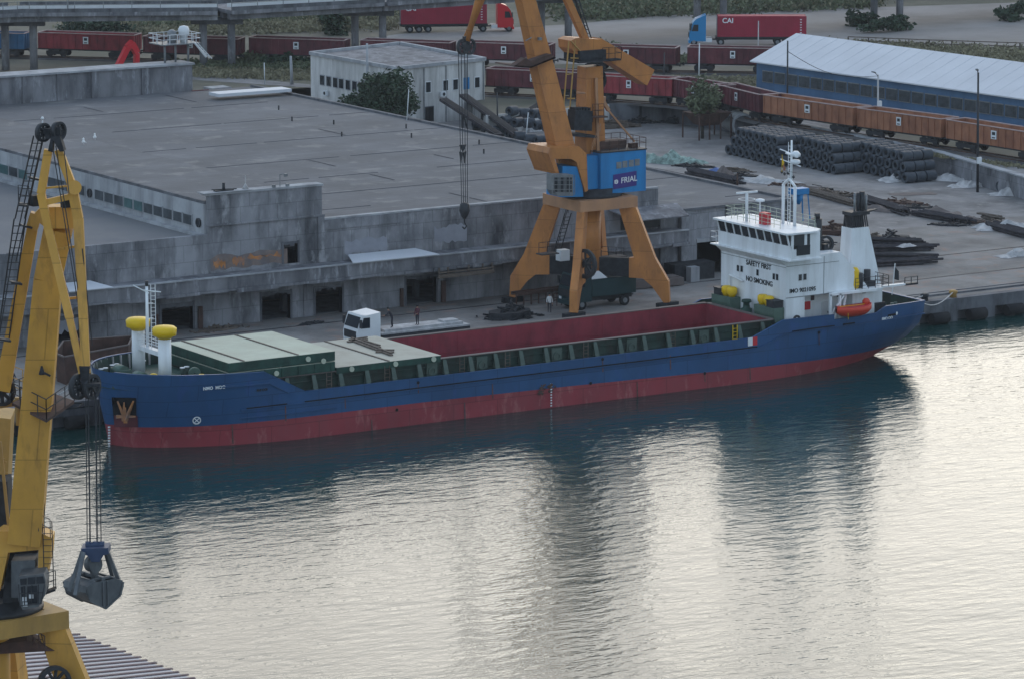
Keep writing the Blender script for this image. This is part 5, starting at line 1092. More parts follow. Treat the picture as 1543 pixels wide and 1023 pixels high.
# ---- the yellow grab crane at the left, nearer the camera
CD = 220.0
def L3(px_, py_, D=CD): return atd(px_, py_, D)
lc0 = L3(-14, 915, CD); LC = Vector((lc0.x, lc0.y, lc0.z-10.2))
g = empty('grab_crane', LC, 'yellow portal grab crane in the left foreground, cut by the photo edge', 'crane')
crane_portal(g, LC, R(4), 10.2, 'yellow', 'dark_metal', 'yellow_old')
SIDE = RT.copy()
def lb(mb, a, b, w, h, Da=CD, Db=None, mi=0, w2=None, h2=None, side=None):
    mb.beam(L3(*a, Da), L3(*b, Db if Db else Da), w, h, mi, w2, h2, side=side or SIDE)
def lplate(mb, pts, D0, D1, mi=0):
    v = HF*(D1-D0); mb.prism([L3(*p, D0) for p in pts][::-1], v, mi)
# boom: wide box leaning towards the harbour
DB0, DB1 = 216.5, 213.0
mb = MB(); lb(mb, (38, 812), (73, 418), 1.78, 1.7, DB0, 213.6, w2=1.45, h2=1.2); lb(mb, (73, 418), (88, 345), 1.45, 1.2, 213.6, DB1, w2=1.5, h2=.9)
bm = mb.build('boom', 'yellow', g)
mb = MB(); lplate(mb, [(52, 322), (60, 337), (70, 345), (112, 345), (120, 322), (116, 312), (62, 313)], 212.4, 213.6); mb.build('boom_head', 'yellow', bm)
mb = MB(); lplate(mb, [(12, 800), (60, 802), (78, 810), (76, 838), (62, 908), (56, 906), (58, 828), (12, 832), (0, 890), (-6, 888), (-22, 815), (0, 800)], 216.0, 217.6); mb.build('boom_foot', 'yellow', g)
# jib frame: tail sheaves at the top, long legs down to the nose
NO = (127, 560)
DJ = 211.6
mb = MB(); lb(mb, (73, 226), (62, 292), .42, .42, DJ, DJ); lb(mb, (62, 292), (73, 345), .42, .42, DJ); lb(mb, (73, 345), (105, 480), .42, .4, DJ, 210.6); lb(mb, (105, 480), (124, 562), .36, .36, 210.6, 210); mb.build('jib_leg', 'yellow', g)
mb = MB(); lb(mb, (88, 226), (108, 278), .42, .42, DJ, DJ); lb(mb, (108, 278), (118, 330), .5, .45, DJ); lb(mb, (118, 330), (130, 562), .52, .45, DJ, 210, w2=.42); mb.tube(L3(112, 283, DJ-.5), L3(112, 283, DJ+.6), .38, 14); mb.build('jib_leg', 'yellow', g)
for a, b, w_ in (((66, 306), (108, 296), .3), ((84, 377), (124, 370), .12), ((96, 451), (130, 447), .12), ((68, 284), (108, 280), .1)):
    mb = MB(); lb(mb, a, b, w_, w_, DJ, side=(0, 0, 1)); mb.build('jib_crossbar', 'yellow', g)
mb = MB(); lplate(mb, [(72, 228), (77, 206), (90, 206), (97, 229), (90, 229), (80, 212), (79, 230)], DJ-.5, DJ+.4); lplate(mb, [(64, 196), (90, 192), (92, 208), (70, 210)], DJ-.25, DJ+.3); mb.build('jib_tail', 'scrap', g)
for c in ((65, 200, 0), (88, 198, .0)):
    mb = MB(); mb.wheel(L3(c[0], c[1], DJ), RT*.8-HF*.6, .5, .25, 8); mb.build('rope_sheave', 'dark_metal', g)
mb = MB(); mb.tube(L3(64, 190, DJ), L3(64, 182, DJ), .04, 5); mb.lathe(L3(64, 181, DJ), [(.05, 0), (.1, .06), (.05, .16)], 8); mb.build('warning_light', 'white_metal', g)
mb = MB(); lplate(mb, [(119, 552), (135, 552), (133, 592), (125, 593)], 209.7, 210.3); lplate(mb, [(124, 578), (151, 577), (151, 581), (126, 583)], 209.6, 209.9); mb.build('jib_nose', 'scrap', g)
for c, D in (((118, 582), 209.9), ((138, 582), 210.2)): mb = MB(); mb.wheel(L3(c[0], c[1], D), RT*.85-HF*.5, .68, .28, 8); mb.build('rope_sheave', 'dark_metal', g)
# back stay with its wheel
mb = MB(); lb(mb, (55, 322), (48, 345), .6, .6, 213.5); lb(mb, (50, 338), (4, 585), .55, .5, 214, 216, w2=.85, h2=.7); mb.build('luffing_rod', 'yellow', g)
mb = MB(); mb.wheel(L3(3, 590, 216), RT*.6-HF*.8, .75, .4, 8); mb.build('luffing_wheel', 'dark_metal', g)
mb = MB(); mb.ladder(L3(58, 205, 212), L3(30, 330, 213), .5, RT, .42, .04); mb.ladder(L3(30, 330, 213), L3(-6, 590, 216), .6, RT, .42, .04)
for a, b in (((60, 200), (18, 390)), ((64, 215), (24, 395)), ((18, 390), (-10, 560))): mb.tube(L3(*a, 212.5), L3(*b, 213.5), .035, 4)
mb.build('mast_ladder', 'dark_metal', g)
mb = MB()
for c, w_ in (((50, 268), 12), ((38, 340), 12), ((22, 425), 14), ((4, 510), 16)): a = L3(c[0]-w_*.5, c[1], 213); b = L3(c[0]+w_*.7, c[1]+3, 213.2); mb.beam(a, b, .6, .1)
a = L3(28, 308, 213); b = L3(44, 310, 213); mb.beam(a, b, .8, .08); mb.rail([a, b], 1.0, .5, .025, (1, .5)); mb.build('ladder_platforms', 'dark_metal', g)
mb = MB(); mb.box(*sum([[L3(50, 305, 213).x, L3(50, 305, 213).x+.5], [L3(50, 305, 213).y, L3(50, 305, 213).y+.5], [L3(50, 312, 213).z, L3(50, 296, 213).z]], [])); c = L3(104, 305, 212.2); mb.box(c.x-.3, c.x+.3, c.y, c.y+.4, c.z-.3, c.z+.4); mb.build('limit_switch_box', 'scrap', g)
# ropes
for i, (a, b) in enumerate((((79, 220), (134, 560)), ((84, 220), (138, 570)), ((96, 222), (104, 292)))):
    mb = MB(); mb.tube(L3(*a, 211.4), L3(*b, 210.2), .028, 4); mb.build('luffing_rope', 'dark_metal', g)
mb = MB(); mb.tube(L3(124, 375, 211), L3(139, 520, 210.5), .03, 4); mb.build('stay_cable', 'dark_metal', g)
GR = L3(143, 870, 209.6)
for i, (xt, xb) in enumerate(((129.5, 131.5), (133, 136), (144.5, 146.5), (149.5, 152.5))):
    mb = MB(); mb.tube(L3(xt, 590, 209.9), L3(xb, 822, 209.6), .03 if i in (0, 3) else .045, 5); mb.build('hoist_rope', 'dark_metal', g)
# walkway round the boom with railings
pl = [L3(18, 606, 216), L3(70, 632, 212.8), L3(112, 603, 215.6), L3(64, 586, 219)]
mb = MB(); mb.prism([p for p in pl], (0, 0, -.15)); wk = mb.build('walkway', 'rust', g)
mb = MB(); mb.rail([pl[0], pl[1], pl[2]], 1.1, .9, .03, (1, .5)); mb.rail([pl[3], pl[0]], 1.1, .9, .03, (1, .5)); mb.build('walkway_railing', 'dark_metal', wk)
mb = MB(); lb(mb, (60, 558), (76, 566), .1, .1, 213.5); c = L3(63, 558, 213.6); mb.lathe((c.x, c.y, c.z), [(.18, -.2), (.05, .25)], 8); mb.build('flood_lamp', 'scrap', bm)
mb = MB(); mb.tube(L3(-30, 614, 217), L3(26, 606, 217), .18, 8); mb.tube(L3(26, 598, 217), L3(28, 640, 217), .16, 8); mb.rail([L3(-20, 580, 220), L3(35, 600, 220)], 1.6, .8, .03, (1, .6, .3)); mb.build('luffing_shaft', 'yellow_old', g)
# tower behind the boom
mb = MB(); lb(mb, (-30, 900), (-8, 620), 2.6, 2.0, 222, 221, w2=2.0); mb.build('tower', 'yellow_old', g)
mb = MB(); lb(mb, (0, 665), (14, 800), .16, .16, 217.5); lb(mb, (-8, 712), (12, 712), .1, .1, 218, side=(0, 0, 1)); lb(mb, (6, 690), (6, 712), .1, .1, 218); lb(mb, (-8, 695), (10, 696), .1, .1, 218, side=(0, 0, 1)); mb.build('strut', 'yellow_old', g)
mb = MB(); lplate(mb, [(-40, 725), (11, 725), (14, 795), (-40, 800)], 218.5, 220.5); mb.build('hoist_motor', 'scrap', g)
mb = MB(); lplate(mb, [(10, 825), (58, 822), (52, 905), (4, 908)], 217.9, 220.5); mb.build('cab_housing', 'scrap', g)
# cab with its guard bars, facing the water
cabm = MB(); lplate(cabm, [(17, 845), (53, 843), (54, 900), (17, 900)], 216.2, 218.4); lplate(cabm, [(28, 905), (26, 872), (28, 868), (66, 864), (69, 875), (68, 896), (58, 914), (34, 918)], 214.4, 216.2); cab = cabm.build('operator_cab', 'grab_metal', g)
for pts in ([(30, 868+4), (40, 871), (40, 880), (31, 881)], [(42, 870), (53, 869), (53, 879), (42, 880)], [(55, 869), (65, 868), (67, 878), (55, 879)], [(31, 884), (38, 883), (38, 904), (33, 905)], [(41, 883), (56, 882), (56, 908), (41, 910)]):
    mb = MB(); lplate(mb, pts, 214.33, 214.395); mb.build('window', 'glass', cab)
mb = MB()
for pts in ([(28, 880), (30, 912), (62, 909), (67, 880)], [(28, 894), (66, 892)], [(36, 882), (37, 912)], [(48, 881), (48, 911)], [(58, 880), (58, 909)]): mb.path([L3(*p, 214.1) for p in pts], .03, 4)
mb.build('cab_guard', 'dark_metal', cab)
for c in ((37, 902), (38, 910), (47, 898)):
    mb = MB(); p = L3(c[0], c[1], 214.25); mb.beam(p-RT*.12, p+RT*.12, .05, .22); mb.build('cab_lamp', 'white_metal', cab)
mb = MB(); mb.box(LC.x-.8, LC.x+1.2, LC.y-.8, LC.y+.8, LC.z+10.9, LC.z+11.4); mb.build('slewing_base', 'scrap', g)
mb = MB(); mb.ladder(L3(74, 885, 216), L3(71, 785, 216), .5, RT, .33, .03); a = L3(58, 800, 215.5); b = L3(76, 810, 215.5); mb.rail([a, b], 1.0, .4, .025, (1, .5)); a = L3(60, 895, 215.6); b = L3(84, 886, 215.6); mb.beam(a, b, .7, .12); mb.rail([a, b], 1.0, .4, .025, (1, .5)); mb.rail([L3(62, 776, 216), L3(67, 776, 216)], 1.3, .3, .03, (1, .4)); mb.build('cab_stair', 'dark_metal', g)
mb = MB(); lplate(mb, [(-5, 985), (82, 980), (66, 972), (40, 965), (-5, 970)], 219, 220.8); a = L3(40, 965, 219); b = L3(68, 985, 218.4); mb.rail([a, b], 1.0, .5, .03, (1, .5)); mb.ladder(L3(45, 918, 219), L3(60, 972, 219), .5, RT, .3, .03); mb.build('portal_platform', 'rust', g)
mb = MB(); mb.wheel(L3(82, 1028, 218), RT*.5-HF, .95, .35, 10); mb.build('cable_drum', 'dark_metal', g)

# clamshell grab hanging from the yellow crane
gb = empty('clamshell_grab', L3(150, 915, 209.6), 'dark steel clamshell grab with blue head hanging above the water', 'crane grab')
def Gp(px_, py_, D=209.6): return atd(px_, py_, D)
mb = MB(); lq = lambda pts, D0, D1: mb.prism([Gp(*p, D0) for p in pts][::-1], HF*(D1-D0))
lq([(122, 826), (163, 825), (164, 834), (156, 836), (150, 846), (138, 846), (131, 836), (122, 834)], 209.0, 210.2); hd = mb.build('grab_head', 'grab_blue', gb)
mb = MB()
for x in (133, 144, 153): mb.tube(Gp(x, 826, 209.6), Gp(x, 815, 209.6), .16, 8)
mb.tube(Gp(129, 821, 209.6), Gp(157, 820, 209.6), .16, 8); mb.build('rope_guide', 'grab_blue', hd)
for a, b, D0, D1 in (((124, 830), (104, 890), 209, 208.6), ((126, 832), (113, 897), 208.8, 207.6), ((159, 830), (173, 880), 209.8, 210.6), ((162, 830), (180, 876), 209.4, 209.8)):
    mb = MB(); mb.beam(Gp(*a, D0), Gp(*b, D1), .19, .22, side=RT); mb.build('grab_arm', 'grab_metal', gb)
# two shells: curved scoops with ribbed end plates; long axis runs from far-left to near-right
axv = (Gp(160, 893, 208.4)-Gp(116, 878, 210.4)); axv.z = 0; Lg = 2.05; axv = axv.normalized(); cr2 = Vector((-axv.y, axv.x, 0)); cg = Gp(141, 884, 209.5)
def shell(s_):
    mb = MB(); pr_ = [(0, .55), (.62, .55), (1.12, .38), (1.22, .05), (.95, -.38), (.5, -.7), (0, -.95)]
    n_ = len(pr_); b = len(mb.v)
    for e in (-1, 1):
        for (u, z) in pr_: p = cg+axv*(e*Lg/2)+cr2*(s_*u)+Vector((0, 0, z)); mb.v.append(tuple(p))
    for i_ in range(1, n_-1): mb.face((b+i_, b+i_+1, b+n_+i_+1, b+n_+i_), 0, i_ > 2)
    mb.face(range(b, b+n_), 0); mb.face(list(range(b+n_, b+2*n_))[::-1], 0)
    for (u, z, u2, z2) in ((.14, .5, .14, -.85), (1.15, .3, .95, -.38), (.95, -.38, 0, -.95)):
        for e in (-1, 1): mb.beam(cg+axv*(e*(Lg/2+.04))+cr2*(s_*u)+Vector((0, 0, z)), cg+axv*(e*(Lg/2+.04))+cr2*(s_*u2)+Vector((0, 0, z2)), .07, .1)
    mb.beam(cg+axv*(-Lg/2)+cr2*(s_*.62)+Vector((0, 0, .57)), cg+axv*(Lg/2)+cr2*(s_*.62)+Vector((0, 0, .57)), .12, .1)
    return mb.build('grab_shell', 'grab_metal', gb)
shell(-1); shell(1)
mb = MB(); mb.wheel(cg+Vector((0, 0, 1.25))+cr2*.0, axv, .42, .5, 5); mb.tube(cg+Vector((0, 0, 1.2))-axv*.28, cg+Vector((0, 0, 1.2))+axv*.28, .4, 14); mb.prism([cg+Vector((0, 0, 1.3))-cr2*.3, cg+Vector((0, 0, 1.3))+cr2*.3, cg+Vector((0, 0, .5))+cr2*.15, cg+Vector((0, 0, .5))-cr2*.15], axv*.2); mb.build('closing_sheave', 'grab_metal', gb)
mb = MB()
for e in (-.35, .35): mb.beam(cg+axv*e*Lg+cr2*-.6+Vector((0, 0, .6)), cg+axv*e*Lg+cr2*.6+Vector((0, 0, .6)), .12, .12)
mb.beam(cg-axv*Lg*.45+Vector((0, 0, .62)), cg+axv*Lg*.45+Vector((0, 0, .62)), .2, .18); mb.build('grab_crossbar', 'grab_metal', gb)
for e in (-.1, .12): mb = MB(); mb.tube(cg+axv*e+Vector((0, 0, 1.5)), Gp(142, 842, 209.6)+axv*e, .03, 4); mb.build('closing_rope', 'dark_metal', gb)

# ================================================================ WIRE ROD COILS
def coil_mesh():
    mb = MB(); n = 14; prof = [(.30, -.62), (.56, -.66), (.60, -.5), (.585, -.25), (.61, 0), (.59, .3), (.60, .5), (.56, .66), (.30, .62)]; k = len(prof); b = 0
    for i in range(n):
        t = 2*math.pi*i/n
        for r_, x in prof: mb.v.append((x, r_*math.cos(t), .6+r_*math.sin(t)))
    for i in range(n):
        j = (i+1) % n
        for q_ in range(k): q2 = (q_+1) % k; mb.face((i*k+q_, i*k+q2, j*k+q2, j*k+q_), 0, 1 <= q_ < 7)
    return mb
COIL = None; ncoil = 0
ORD = ['first', 'second', 'third', 'fourth', 'fifth', 'sixth', 'seventh', 'eighth', 'ninth', 'tenth', 'eleventh', 'twelfth', 'thirteenth', 'fourteenth']
LAY = ['bottom layer', 'middle layer', 'top layer']; DEEP = ['open end showing', 'one behind front', 'two behind front', 'rearmost coil']
def coil(p, rz, label, group, rx=0):
    global COIL, ncoil
    if COIL is None: COIL = coil_mesh().build('wire_rod_coil', ['coil', 'dark_metal']); o = COIL
    else: o = COIL.copy(); COL.objects.link(o)
    o.location = p; o.rotation_euler = (rx, 0, rz); tag(o, label, 'steel coil', group); ncoil += 1; return o
q = random.Random(21)
for (a, b_, nb_, deep, lab, gr) in (((1104, 229), (1178, 247), 9, 4, 'left coil stack', 'coils stacked nearest the hopper'),
                                  ((1200, 243), (1262, 259), 7, 3, 'middle coil stack', 'coils in the middle stack'),
                                  ((1278, 249), (1370, 272), 9, 3, 'right coil stack', 'coils in the right stack')):
    A0 = at(*a, GZ+.3); A1 = at(*b_, GZ+.3); d = (A1-A0); st = d/(nb_-1); st.z = 0; ux = Vector((1, -.02, 0))
    for lay in range(3):
        for i in range(nb_-lay):
            for k_ in range(deep):
                if k_ == deep-1 and q.random() < .25 and lay == 2: continue
                if 0 < k_ and lay < 2 and 0 < i < nb_-lay-1 and k_ < deep-1: continue     # never seen, deep inside the stack
                p = A0+st*(i+.5*lay)+ux*(k_*1.38+lay*.25+q.uniform(-.06, .06)); coil((p.x, p.y, GZ+lay*1.05), q.uniform(-.04, .04), '%s from back in %s, %s, %s' % (ORD[i], LAY[lay], lab, DEEP[k_]), gr)
A0 = at(795, 208, GZ); q = random.Random(4)
for i, (pxx, py, lz) in enumerate(((735, 195, 0), (752, 199, 0), (771, 203, 0), (784, 207, 0), (799, 211, 0), (815, 213, 0), (829, 215, 0), (762, 196, 1), (780, 199, 1), (797, 200, 1), (812, 203, 1), (826, 205, 1), (720, 190, 0), (790, 192, 1.6), (742, 192, 1), (728, 190, 0.2), (806, 198, 2), (820, 200, 2), (772, 194, 2), (835, 209, 1), (838, 203, 2))):
    p = at(pxx, py+6, GZ); coil((p.x, p.y, GZ+lz*1.0), q.uniform(-.5, .5), '%s dark coil from the left %s the heap below the conveyors' % (ORD[[1, 2, 3, 4, 5, 6, 7, 2, 3, 5, 6, 8, 0, 4, 1, 0, 10, 11, 9, 12, 13][i]], 'on top of' if lz else 'along the foot of'), 'coils heaped below the conveyors')
for i, (pxx, py, lz) in enumerate(((1512, 289, 0), (1525, 291, 0), (1538, 293, 0), (1551, 296, 0), (1536, 287, 1), (1549, 290, 1))):
    p = at(pxx, py, GZ); coil((p.x, p.y, GZ+lz*1.0), .05, '%s %s coil from the left at the right photo edge' % (ORD[i % 4], 'upper' if lz else 'lower'), 'coils at the right edge')

# ================================================================ CLUTTER ON THE YARD
def tarp(c, L_, W_, H_, rz, mat, name, label, cat, seed=0):
    q = random.Random(seed); mb = MB(); nx, ny = max(8, int(L_*2.2)), max(6, int(W_*2.2)); cs, sn = math.cos(rz), math.sin(rz); ph = [q.uniform(0, 6) for _ in range(6)]
    for i in range(nx+1):
        for j in range(ny+1):
            u = 2*i/nx-1; v = 2*j/ny-1; e = max(0, 1-max(abs(u), abs(v))**2.2)
            h = H_*e*(.55+.25*math.sin(u*3.1*L_/3+ph[0])+.2*math.sin(v*4+u*5+ph[1]))+H_*.22*q.uniform(-1, 1)*e+.03
            x = u*L_/2*(1+.08*math.sin(v*5+ph[2]))+q.uniform(-.08, .08); y = v*W_/2*(1+.18*math.sin(u*4+ph[3]))+q.uniform(-.08, .08)
            mb.v.append((x*cs-y*sn+c.x, x*sn+y*cs+c.y, c.z+max(.02, h)))
    for i in range(nx):
        for j in range(ny): a = i*(ny+1)+j; mb.face((a, a+ny+1, a+ny+2, a+1), 0, False)
    m2 = len(mb.v); mb.v += [(c.x+(u*L_/2)*cs-(v*W_/2)*sn, c.y+(u*L_/2)*sn+(v*W_/2)*cs, c.z) for u, v in ((-.9, -.9), (.9, -.9), (.9, .9), (-.9, .9))]; mb.face((m2+3, m2+2, m2+1, m2))
    return solo(mb, name, mat, label, cat)
def heap(c, L_, W_, H_, rz, mat, name, label, cat, seed=0, n=40, size=.5, long=1.0):
    q = random.Random(seed); mb = MB(); cs, sn = math.cos(rz), math.sin(rz)
    mb.prism([(c.x+(math.cos(t*.785)*L_*.45)*cs-(math.sin(t*.785)*W_*.45)*sn, c.y+(math.cos(t*.785)*L_*.45)*sn+(math.sin(t*.785)*W_*.45)*cs, c.z) for t in range(8)], (0, 0, H_*.35))
    for i in range(n):
        u = q.gauss(0, .3); v = q.gauss(0, .3); u = max(-.5, min(.5, u)); v = max(-.5, min(.5, v)); h = H_*max(.08, 1-2.0*math.hypot(u, v))*q.uniform(.3, 1)
        x = u*L_; y = v*W_; p = Vector((c.x+x*cs-y*sn, c.y+x*sn+y*cs, c.z+h)); a = q.uniform(0, 3.14) if long <= 1 else rz+q.gauss(0, .25); d = Vector((math.cos(a), math.sin(a), q.uniform(-.4, .4)*(1 if long <= 1 else .2)))*size*long*q.uniform(.5, 1.2)
        mb.beam(p-d, p+d, size*q.uniform(.15, .6), size*q.uniform(.1, .4))
    return solo(mb, name, mat, label, cat)
def bundle(a, b_, w_, rows, layers, mat, label, seed=0, name='steel_beam_bundle', cat='steel bundle', r_=.16, par=None):
    q = random.Random(seed); mb = MB(); d = (b_-a).normalized(); n = Vector((-d.y, d.x, 0))
    for l in range(layers):
        for i in range(rows):
            o = n*((i-(rows-1)/2)*w_/rows+q.uniform(-.05, .05)); s_ = q.uniform(-.9, .9); z = Vector((0, 0, l*r_*2+r_*q.uniform(.8, 1.25))); mb.tube(a+o+d*s_+z, b_+o+d*(s_+q.uniform(-1.2, .4))+z, w_/rows*.48, 6)
    return solo(mb, name, mat, label, cat)
G = lambda x, y, z=GZ: at(x, y, z)
def rz_of(a, b_): d = G(*b_)-G(*a); return math.atan2(d.y, d.x)
heap(G(768, 478), 5.0, 3.2, 1.7, .1, 'scrap', 'scrap_heap', 'black heap of scrap steel beside the crane leg and red hold', 'scrap heap', 1, 80, .45)
heap(G(925, 447), 3.0, 2.0, 1.0, .0, 'scrap', 'scrap_heap', 'small dark scrap pile just right of the dark lorry under the crane', 'scrap heap', 2, 40, .4)
for (a, b_, mt, lab, sd_) in (((1295, 367), (1400, 370), 'steel_dark', 'dark steel beam bundle, rearmost of those behind the funnel', 1), ((1300, 379), (1405, 378), 'steel_dark', 'dark steel beam bundle, second behind the ship funnel', 2),
                        ((1305, 390), (1400, 392), 'steel_dark', 'dark steel beam bundle, third behind the ship funnel', 3), ((1315, 402), (1412, 397), 'steel_dark', 'dark steel beam bundle nearest the quay edge, behind the stern', 4)):
    bundle(G(*a), G(*b_), 1.3, 5, 2, mt, lab, sd_)
heap(G(1345, 365), 5, 2.5, 1.4, .1, 'scrap', 'scrap_heap', 'tangled black scrap on top of the beam bundles right of the funnel', 'scrap heap', 3, 60, .5)
tarp(G(1366, 372, GZ+.7), 2.0, 1.0, .35, .1, 'tarp', 'tarpaulin', 'small white sheet lying on the dark scrap right of the funnel', 'tarpaulin', 7)
heap(G(1252, 352), 7, 3, 1.3, -.6, 'rust', 'scrap_heap', 'rust brown scrap pile between the bridge and the funnel', 'scrap heap', 4, 80, .5)
for (a, b_, mt, lab, sd_, rows) in (((980, 262), (1100, 286), 'steel_dark', 'long dark steel bar bundle running right of the blue cabin', 11, 10), ((1040, 262), (1115, 278), 'steel_dark', 'steel bars partly under the blue sheet', 12, 6),
                              ((1205, 288), (1290, 312), 'timber', 'brown timber beams behind the ship mast', 13, 4), ((1295, 302), (1370, 325), 'steel_dark', 'dark beam bundle right of the exhaust pipes', 14, 7),
                              ((1390, 326), (1460, 338), 'steel_dark', 'dark beam bundle in the middle of the debris line', 15, 6), ((1495, 344), (1580, 366), 'steel_dark', 'dark beams by the right photo edge beside pale sheeting', 16, 6),
                              ((1480, 330), (1506, 334), 'timber', 'short brown beams just left of the pale sheeting at right', 17, 4)):
    bundle(G(*a), G(*b_), 1.8 if rows > 5 else 1.0, rows, 2, mt, lab, sd_, name='beam_bundle' )
for (c, L_, W_, H_, rz, mt, lab, sd_) in (((1005, 245), 9, 3.2, 1.5, -1.0, 'tarp_green', 'crumpled green and white tarpaulin right of the blue cabin', 1), ((1072, 262), 2.6, 1.6, .9, -.9, 'tarp_blue', 'blue sheet folded over the steel bars', 2),
                                          ((1092, 268), 2.8, 2.4, 1.3, -.8, 'tarp_brown', 'brown grey cover draped on the end of the long bar bundle', 3), ((1150, 275), 8.5, 2.6, .8, -.95, 'tarp', 'wide pale tarpaulin left of the ship mast', 4),
                                          ((1218, 287), 4, 1.8, .8, -.9, 'tarp_brown', 'brown tarpaulin mound just right of the ship mast', 5), ((1340, 318), 8, 2.2, .7, -.95, 'tarp_brown', 'beige brown tarpaulin strip right of the funnel top', 6),
                                          ((1405, 322), 6, 2.0, .8, -.95, 'tarp_brown', 'dusty tarpaulin over beams in the middle debris line', 8), ((1364, 272), 6, 2.6, .9, -.2, 'tarp', 'white tarpaulin heap in front of the right coil stack', 9),
                                          ((1440, 272), 6.5, 2.6, .8, -.7, 'tarp', 'white tarpaulin spread at the foot of retaining wall', 10), ((1468, 281), 6.0, 2.2, .8, -.2, 'tarp', 'grey white tarpaulin nearest the coils at the right edge', 11),
                                          ((1525, 294), 5, 2.2, .8, -.4, 'tarp', 'white tarpaulin in front of the coils at the right edge', 12), ((1520, 345), 7, 2.6, 1.0, -.4, 'tarp', 'pale sheeting over beams at the right edge', 13),
                                          ((1530, 386), 4, 1.8, .9, .0, 'tarp', 'small grey cover near the quay at the right edge', 14), ((1455, 334), 3.5, 1.6, .7, -.8, 'tarp_brown', 'brown heap at the end of the middle debris line', 15),
                                          ((1375, 293), 5, 2, .15, -.4, 'tarp_brown', 'flat dusty sheet left on the open yard', 16)):
    tarp(G(*c), L_, W_, H_, rz, mt, 'tarpaulin', lab, 'tarpaulin', sd_)
heap(G(1120, 268), 4, 1.6, .9, -.9, 'scrap', 'scrap_heap', 'mixed scrap between the brown cover and the pale tarpaulin', 'scrap heap', 8, 50, .4)
heap(G(1245, 294), 5, 1.8, .8, -.9, 'timber', 'timber_heap', 'broken timbers right of the ship mast', 'timber', 9, 50, .5)
heap(G(1355, 308), 6, 1.8, .9, -.95, 'rust', 'scrap_heap', 'rusty scrap at the right end of the beam bundle by the exhausts', 'scrap heap', 10, 50, .5)
heap(G(1430, 340), 4, 1.6, .5, -.8, 'scrap', 'scrap_heap', 'small low scrap heap in front of the middle debris line', 'scrap heap', 12, 30, .4)
heap(G(1490, 337), 5, 1.6, .5, -.8, 'timber', 'timber_heap', 'splintered timber left of the pale sheeting', 'timber', 13, 30, .5)
heap(G(925, 193), 5, 2, 1.3, -.3, 'timber', 'timber_heap', 'stacked old logs and beams behind the crane tower', 'timber', 14, 50, .6, 2.2)
heap(G(960, 186), 5, 2, 1.0, -.1, 'scrap', 'scrap_heap', 'dark scrap along the yard wall right of the crane tower', 'scrap heap', 15, 50, .5)
heap(G(1025, 185), 4, 2.4, 1.8, -.1, 'scrap', 'scrap_heap', 'tall dark scrap heap left of the rusty hopper', 'scrap heap', 16, 60, .55)
mb = MB(); a, b_ = G(960, 176), G(1002, 183); mb.beam(a+Vector((0, 0, .6)), b_+Vector((0, 0, .6)), .9, .5); mb.beam(a+Vector((0, 0, .2)), b_+Vector((0, 0, .2)), .5, .4); solo(mb, 'concrete_beam', 'concrete_pale', 'pale concrete beam lying along the dark yard wall', 'concrete beam')
q9 = random.Random(77)
for i, (x, y, l_) in enumerate(((1045, 252, 5), (1105, 259, 4), (1188, 280, 4), (1232, 287, 4), (1275, 296, 5), (1318, 306, 5), (1380, 314, 5), (1418, 328, 4), (1462, 336, 4), (1232, 366, 3), (1310, 358, 4), (1265, 345, 4))):
    heap(G(x, y), l_, 1.5, .6, -.9, ['scrap', 'timber', 'rust'][i % 3], 'debris_heap', ['dark', 'brown', 'rusty'][i % 3]+' low debris '+['left of the blue sheet', 'above the brown cover', 'at the right end of the pale tarpaulin', 'right of the ship mast light', 'left of the exhaust pipes', 'right of the exhaust pipes', 'right of the beige tarpaulin strip', 'below the middle beam bundle', 'before the brown heap at the right', 'behind the ship air intake', 'above the scrap on the beam bundles', 'between bridge exhaust and funnel'][i], 'debris', 90+i, 34, .38, 1.6 if i % 2 else 1)
# hopper on legs and the big pale tank behind it
hp_ = empty('loading_hopper', G(1065, 210), 'rusty steel hopper standing on thin legs left of the coils', 'hopper')
c = G(1065, 208); mb = MB(); a0 = Vector((1, 0, 0)); 
mb.hexa([(c.x-1.2, c.y-1.0, GZ+1.6), (c.x+1.2, c.y-1.0, GZ+1.6), (c.x+1.2, c.y+1.0, GZ+1.6), (c.x-1.2, c.y+1.0, GZ+1.6), (c.x-2.4, c.y-1.8, GZ+3.1), (c.x+2.4, c.y-1.8, GZ+3.1), (c.x+2.4, c.y+1.8, GZ+3.1), (c.x-2.4, c.y+1.8, GZ+3.1)]); mb.build('hopper_bin', 'rust', hp_)
for dx, dy in ((-2.3, -1.7), (2.3, -1.7), (2.3, 1.7), (-2.3, 1.7), (-.8, -1.7), (.8, -1.7)): mb = MB(); mb.beam((c.x+dx, c.y+dy, GZ), (c.x+dx, c.y+dy, GZ+2.9), .14, .14); mb.build('leg', 'rust', hp_)
tk = empty('steel_tank', G(1118, 212), 'big pale cylindrical tank lying behind the rusty hopper', 'tank')
a = G(1080, 186)+Vector((0, 1, 1.5)); b_ = G(1120, 208)+Vector((0, 0, 1.5)); mb = MB(); mb.tube(a, b_, 1.35, 20); mb.build('tank_shell', 'tank', tk); mb = MB(); mb.ring(b_, (b_-a), 1.4, 1.15, .3, 20); mb.ring(a.lerp(b_, .5), (b_-a), 1.39, 1.3, .2, 20); mb.build('tank_rim', 'concrete_pale', tk)
mb = MB(); d = (b_-a).normalized(); mb.tube(b_+d*.01, b_+d*.05, 1.14, 20); mb.build('tank_end', 'concrete_dark', tk)
bs = empty('blue_hopper', G(1204, 338), 'small blue steel hopper frame behind the ship main mast', 'hopper')
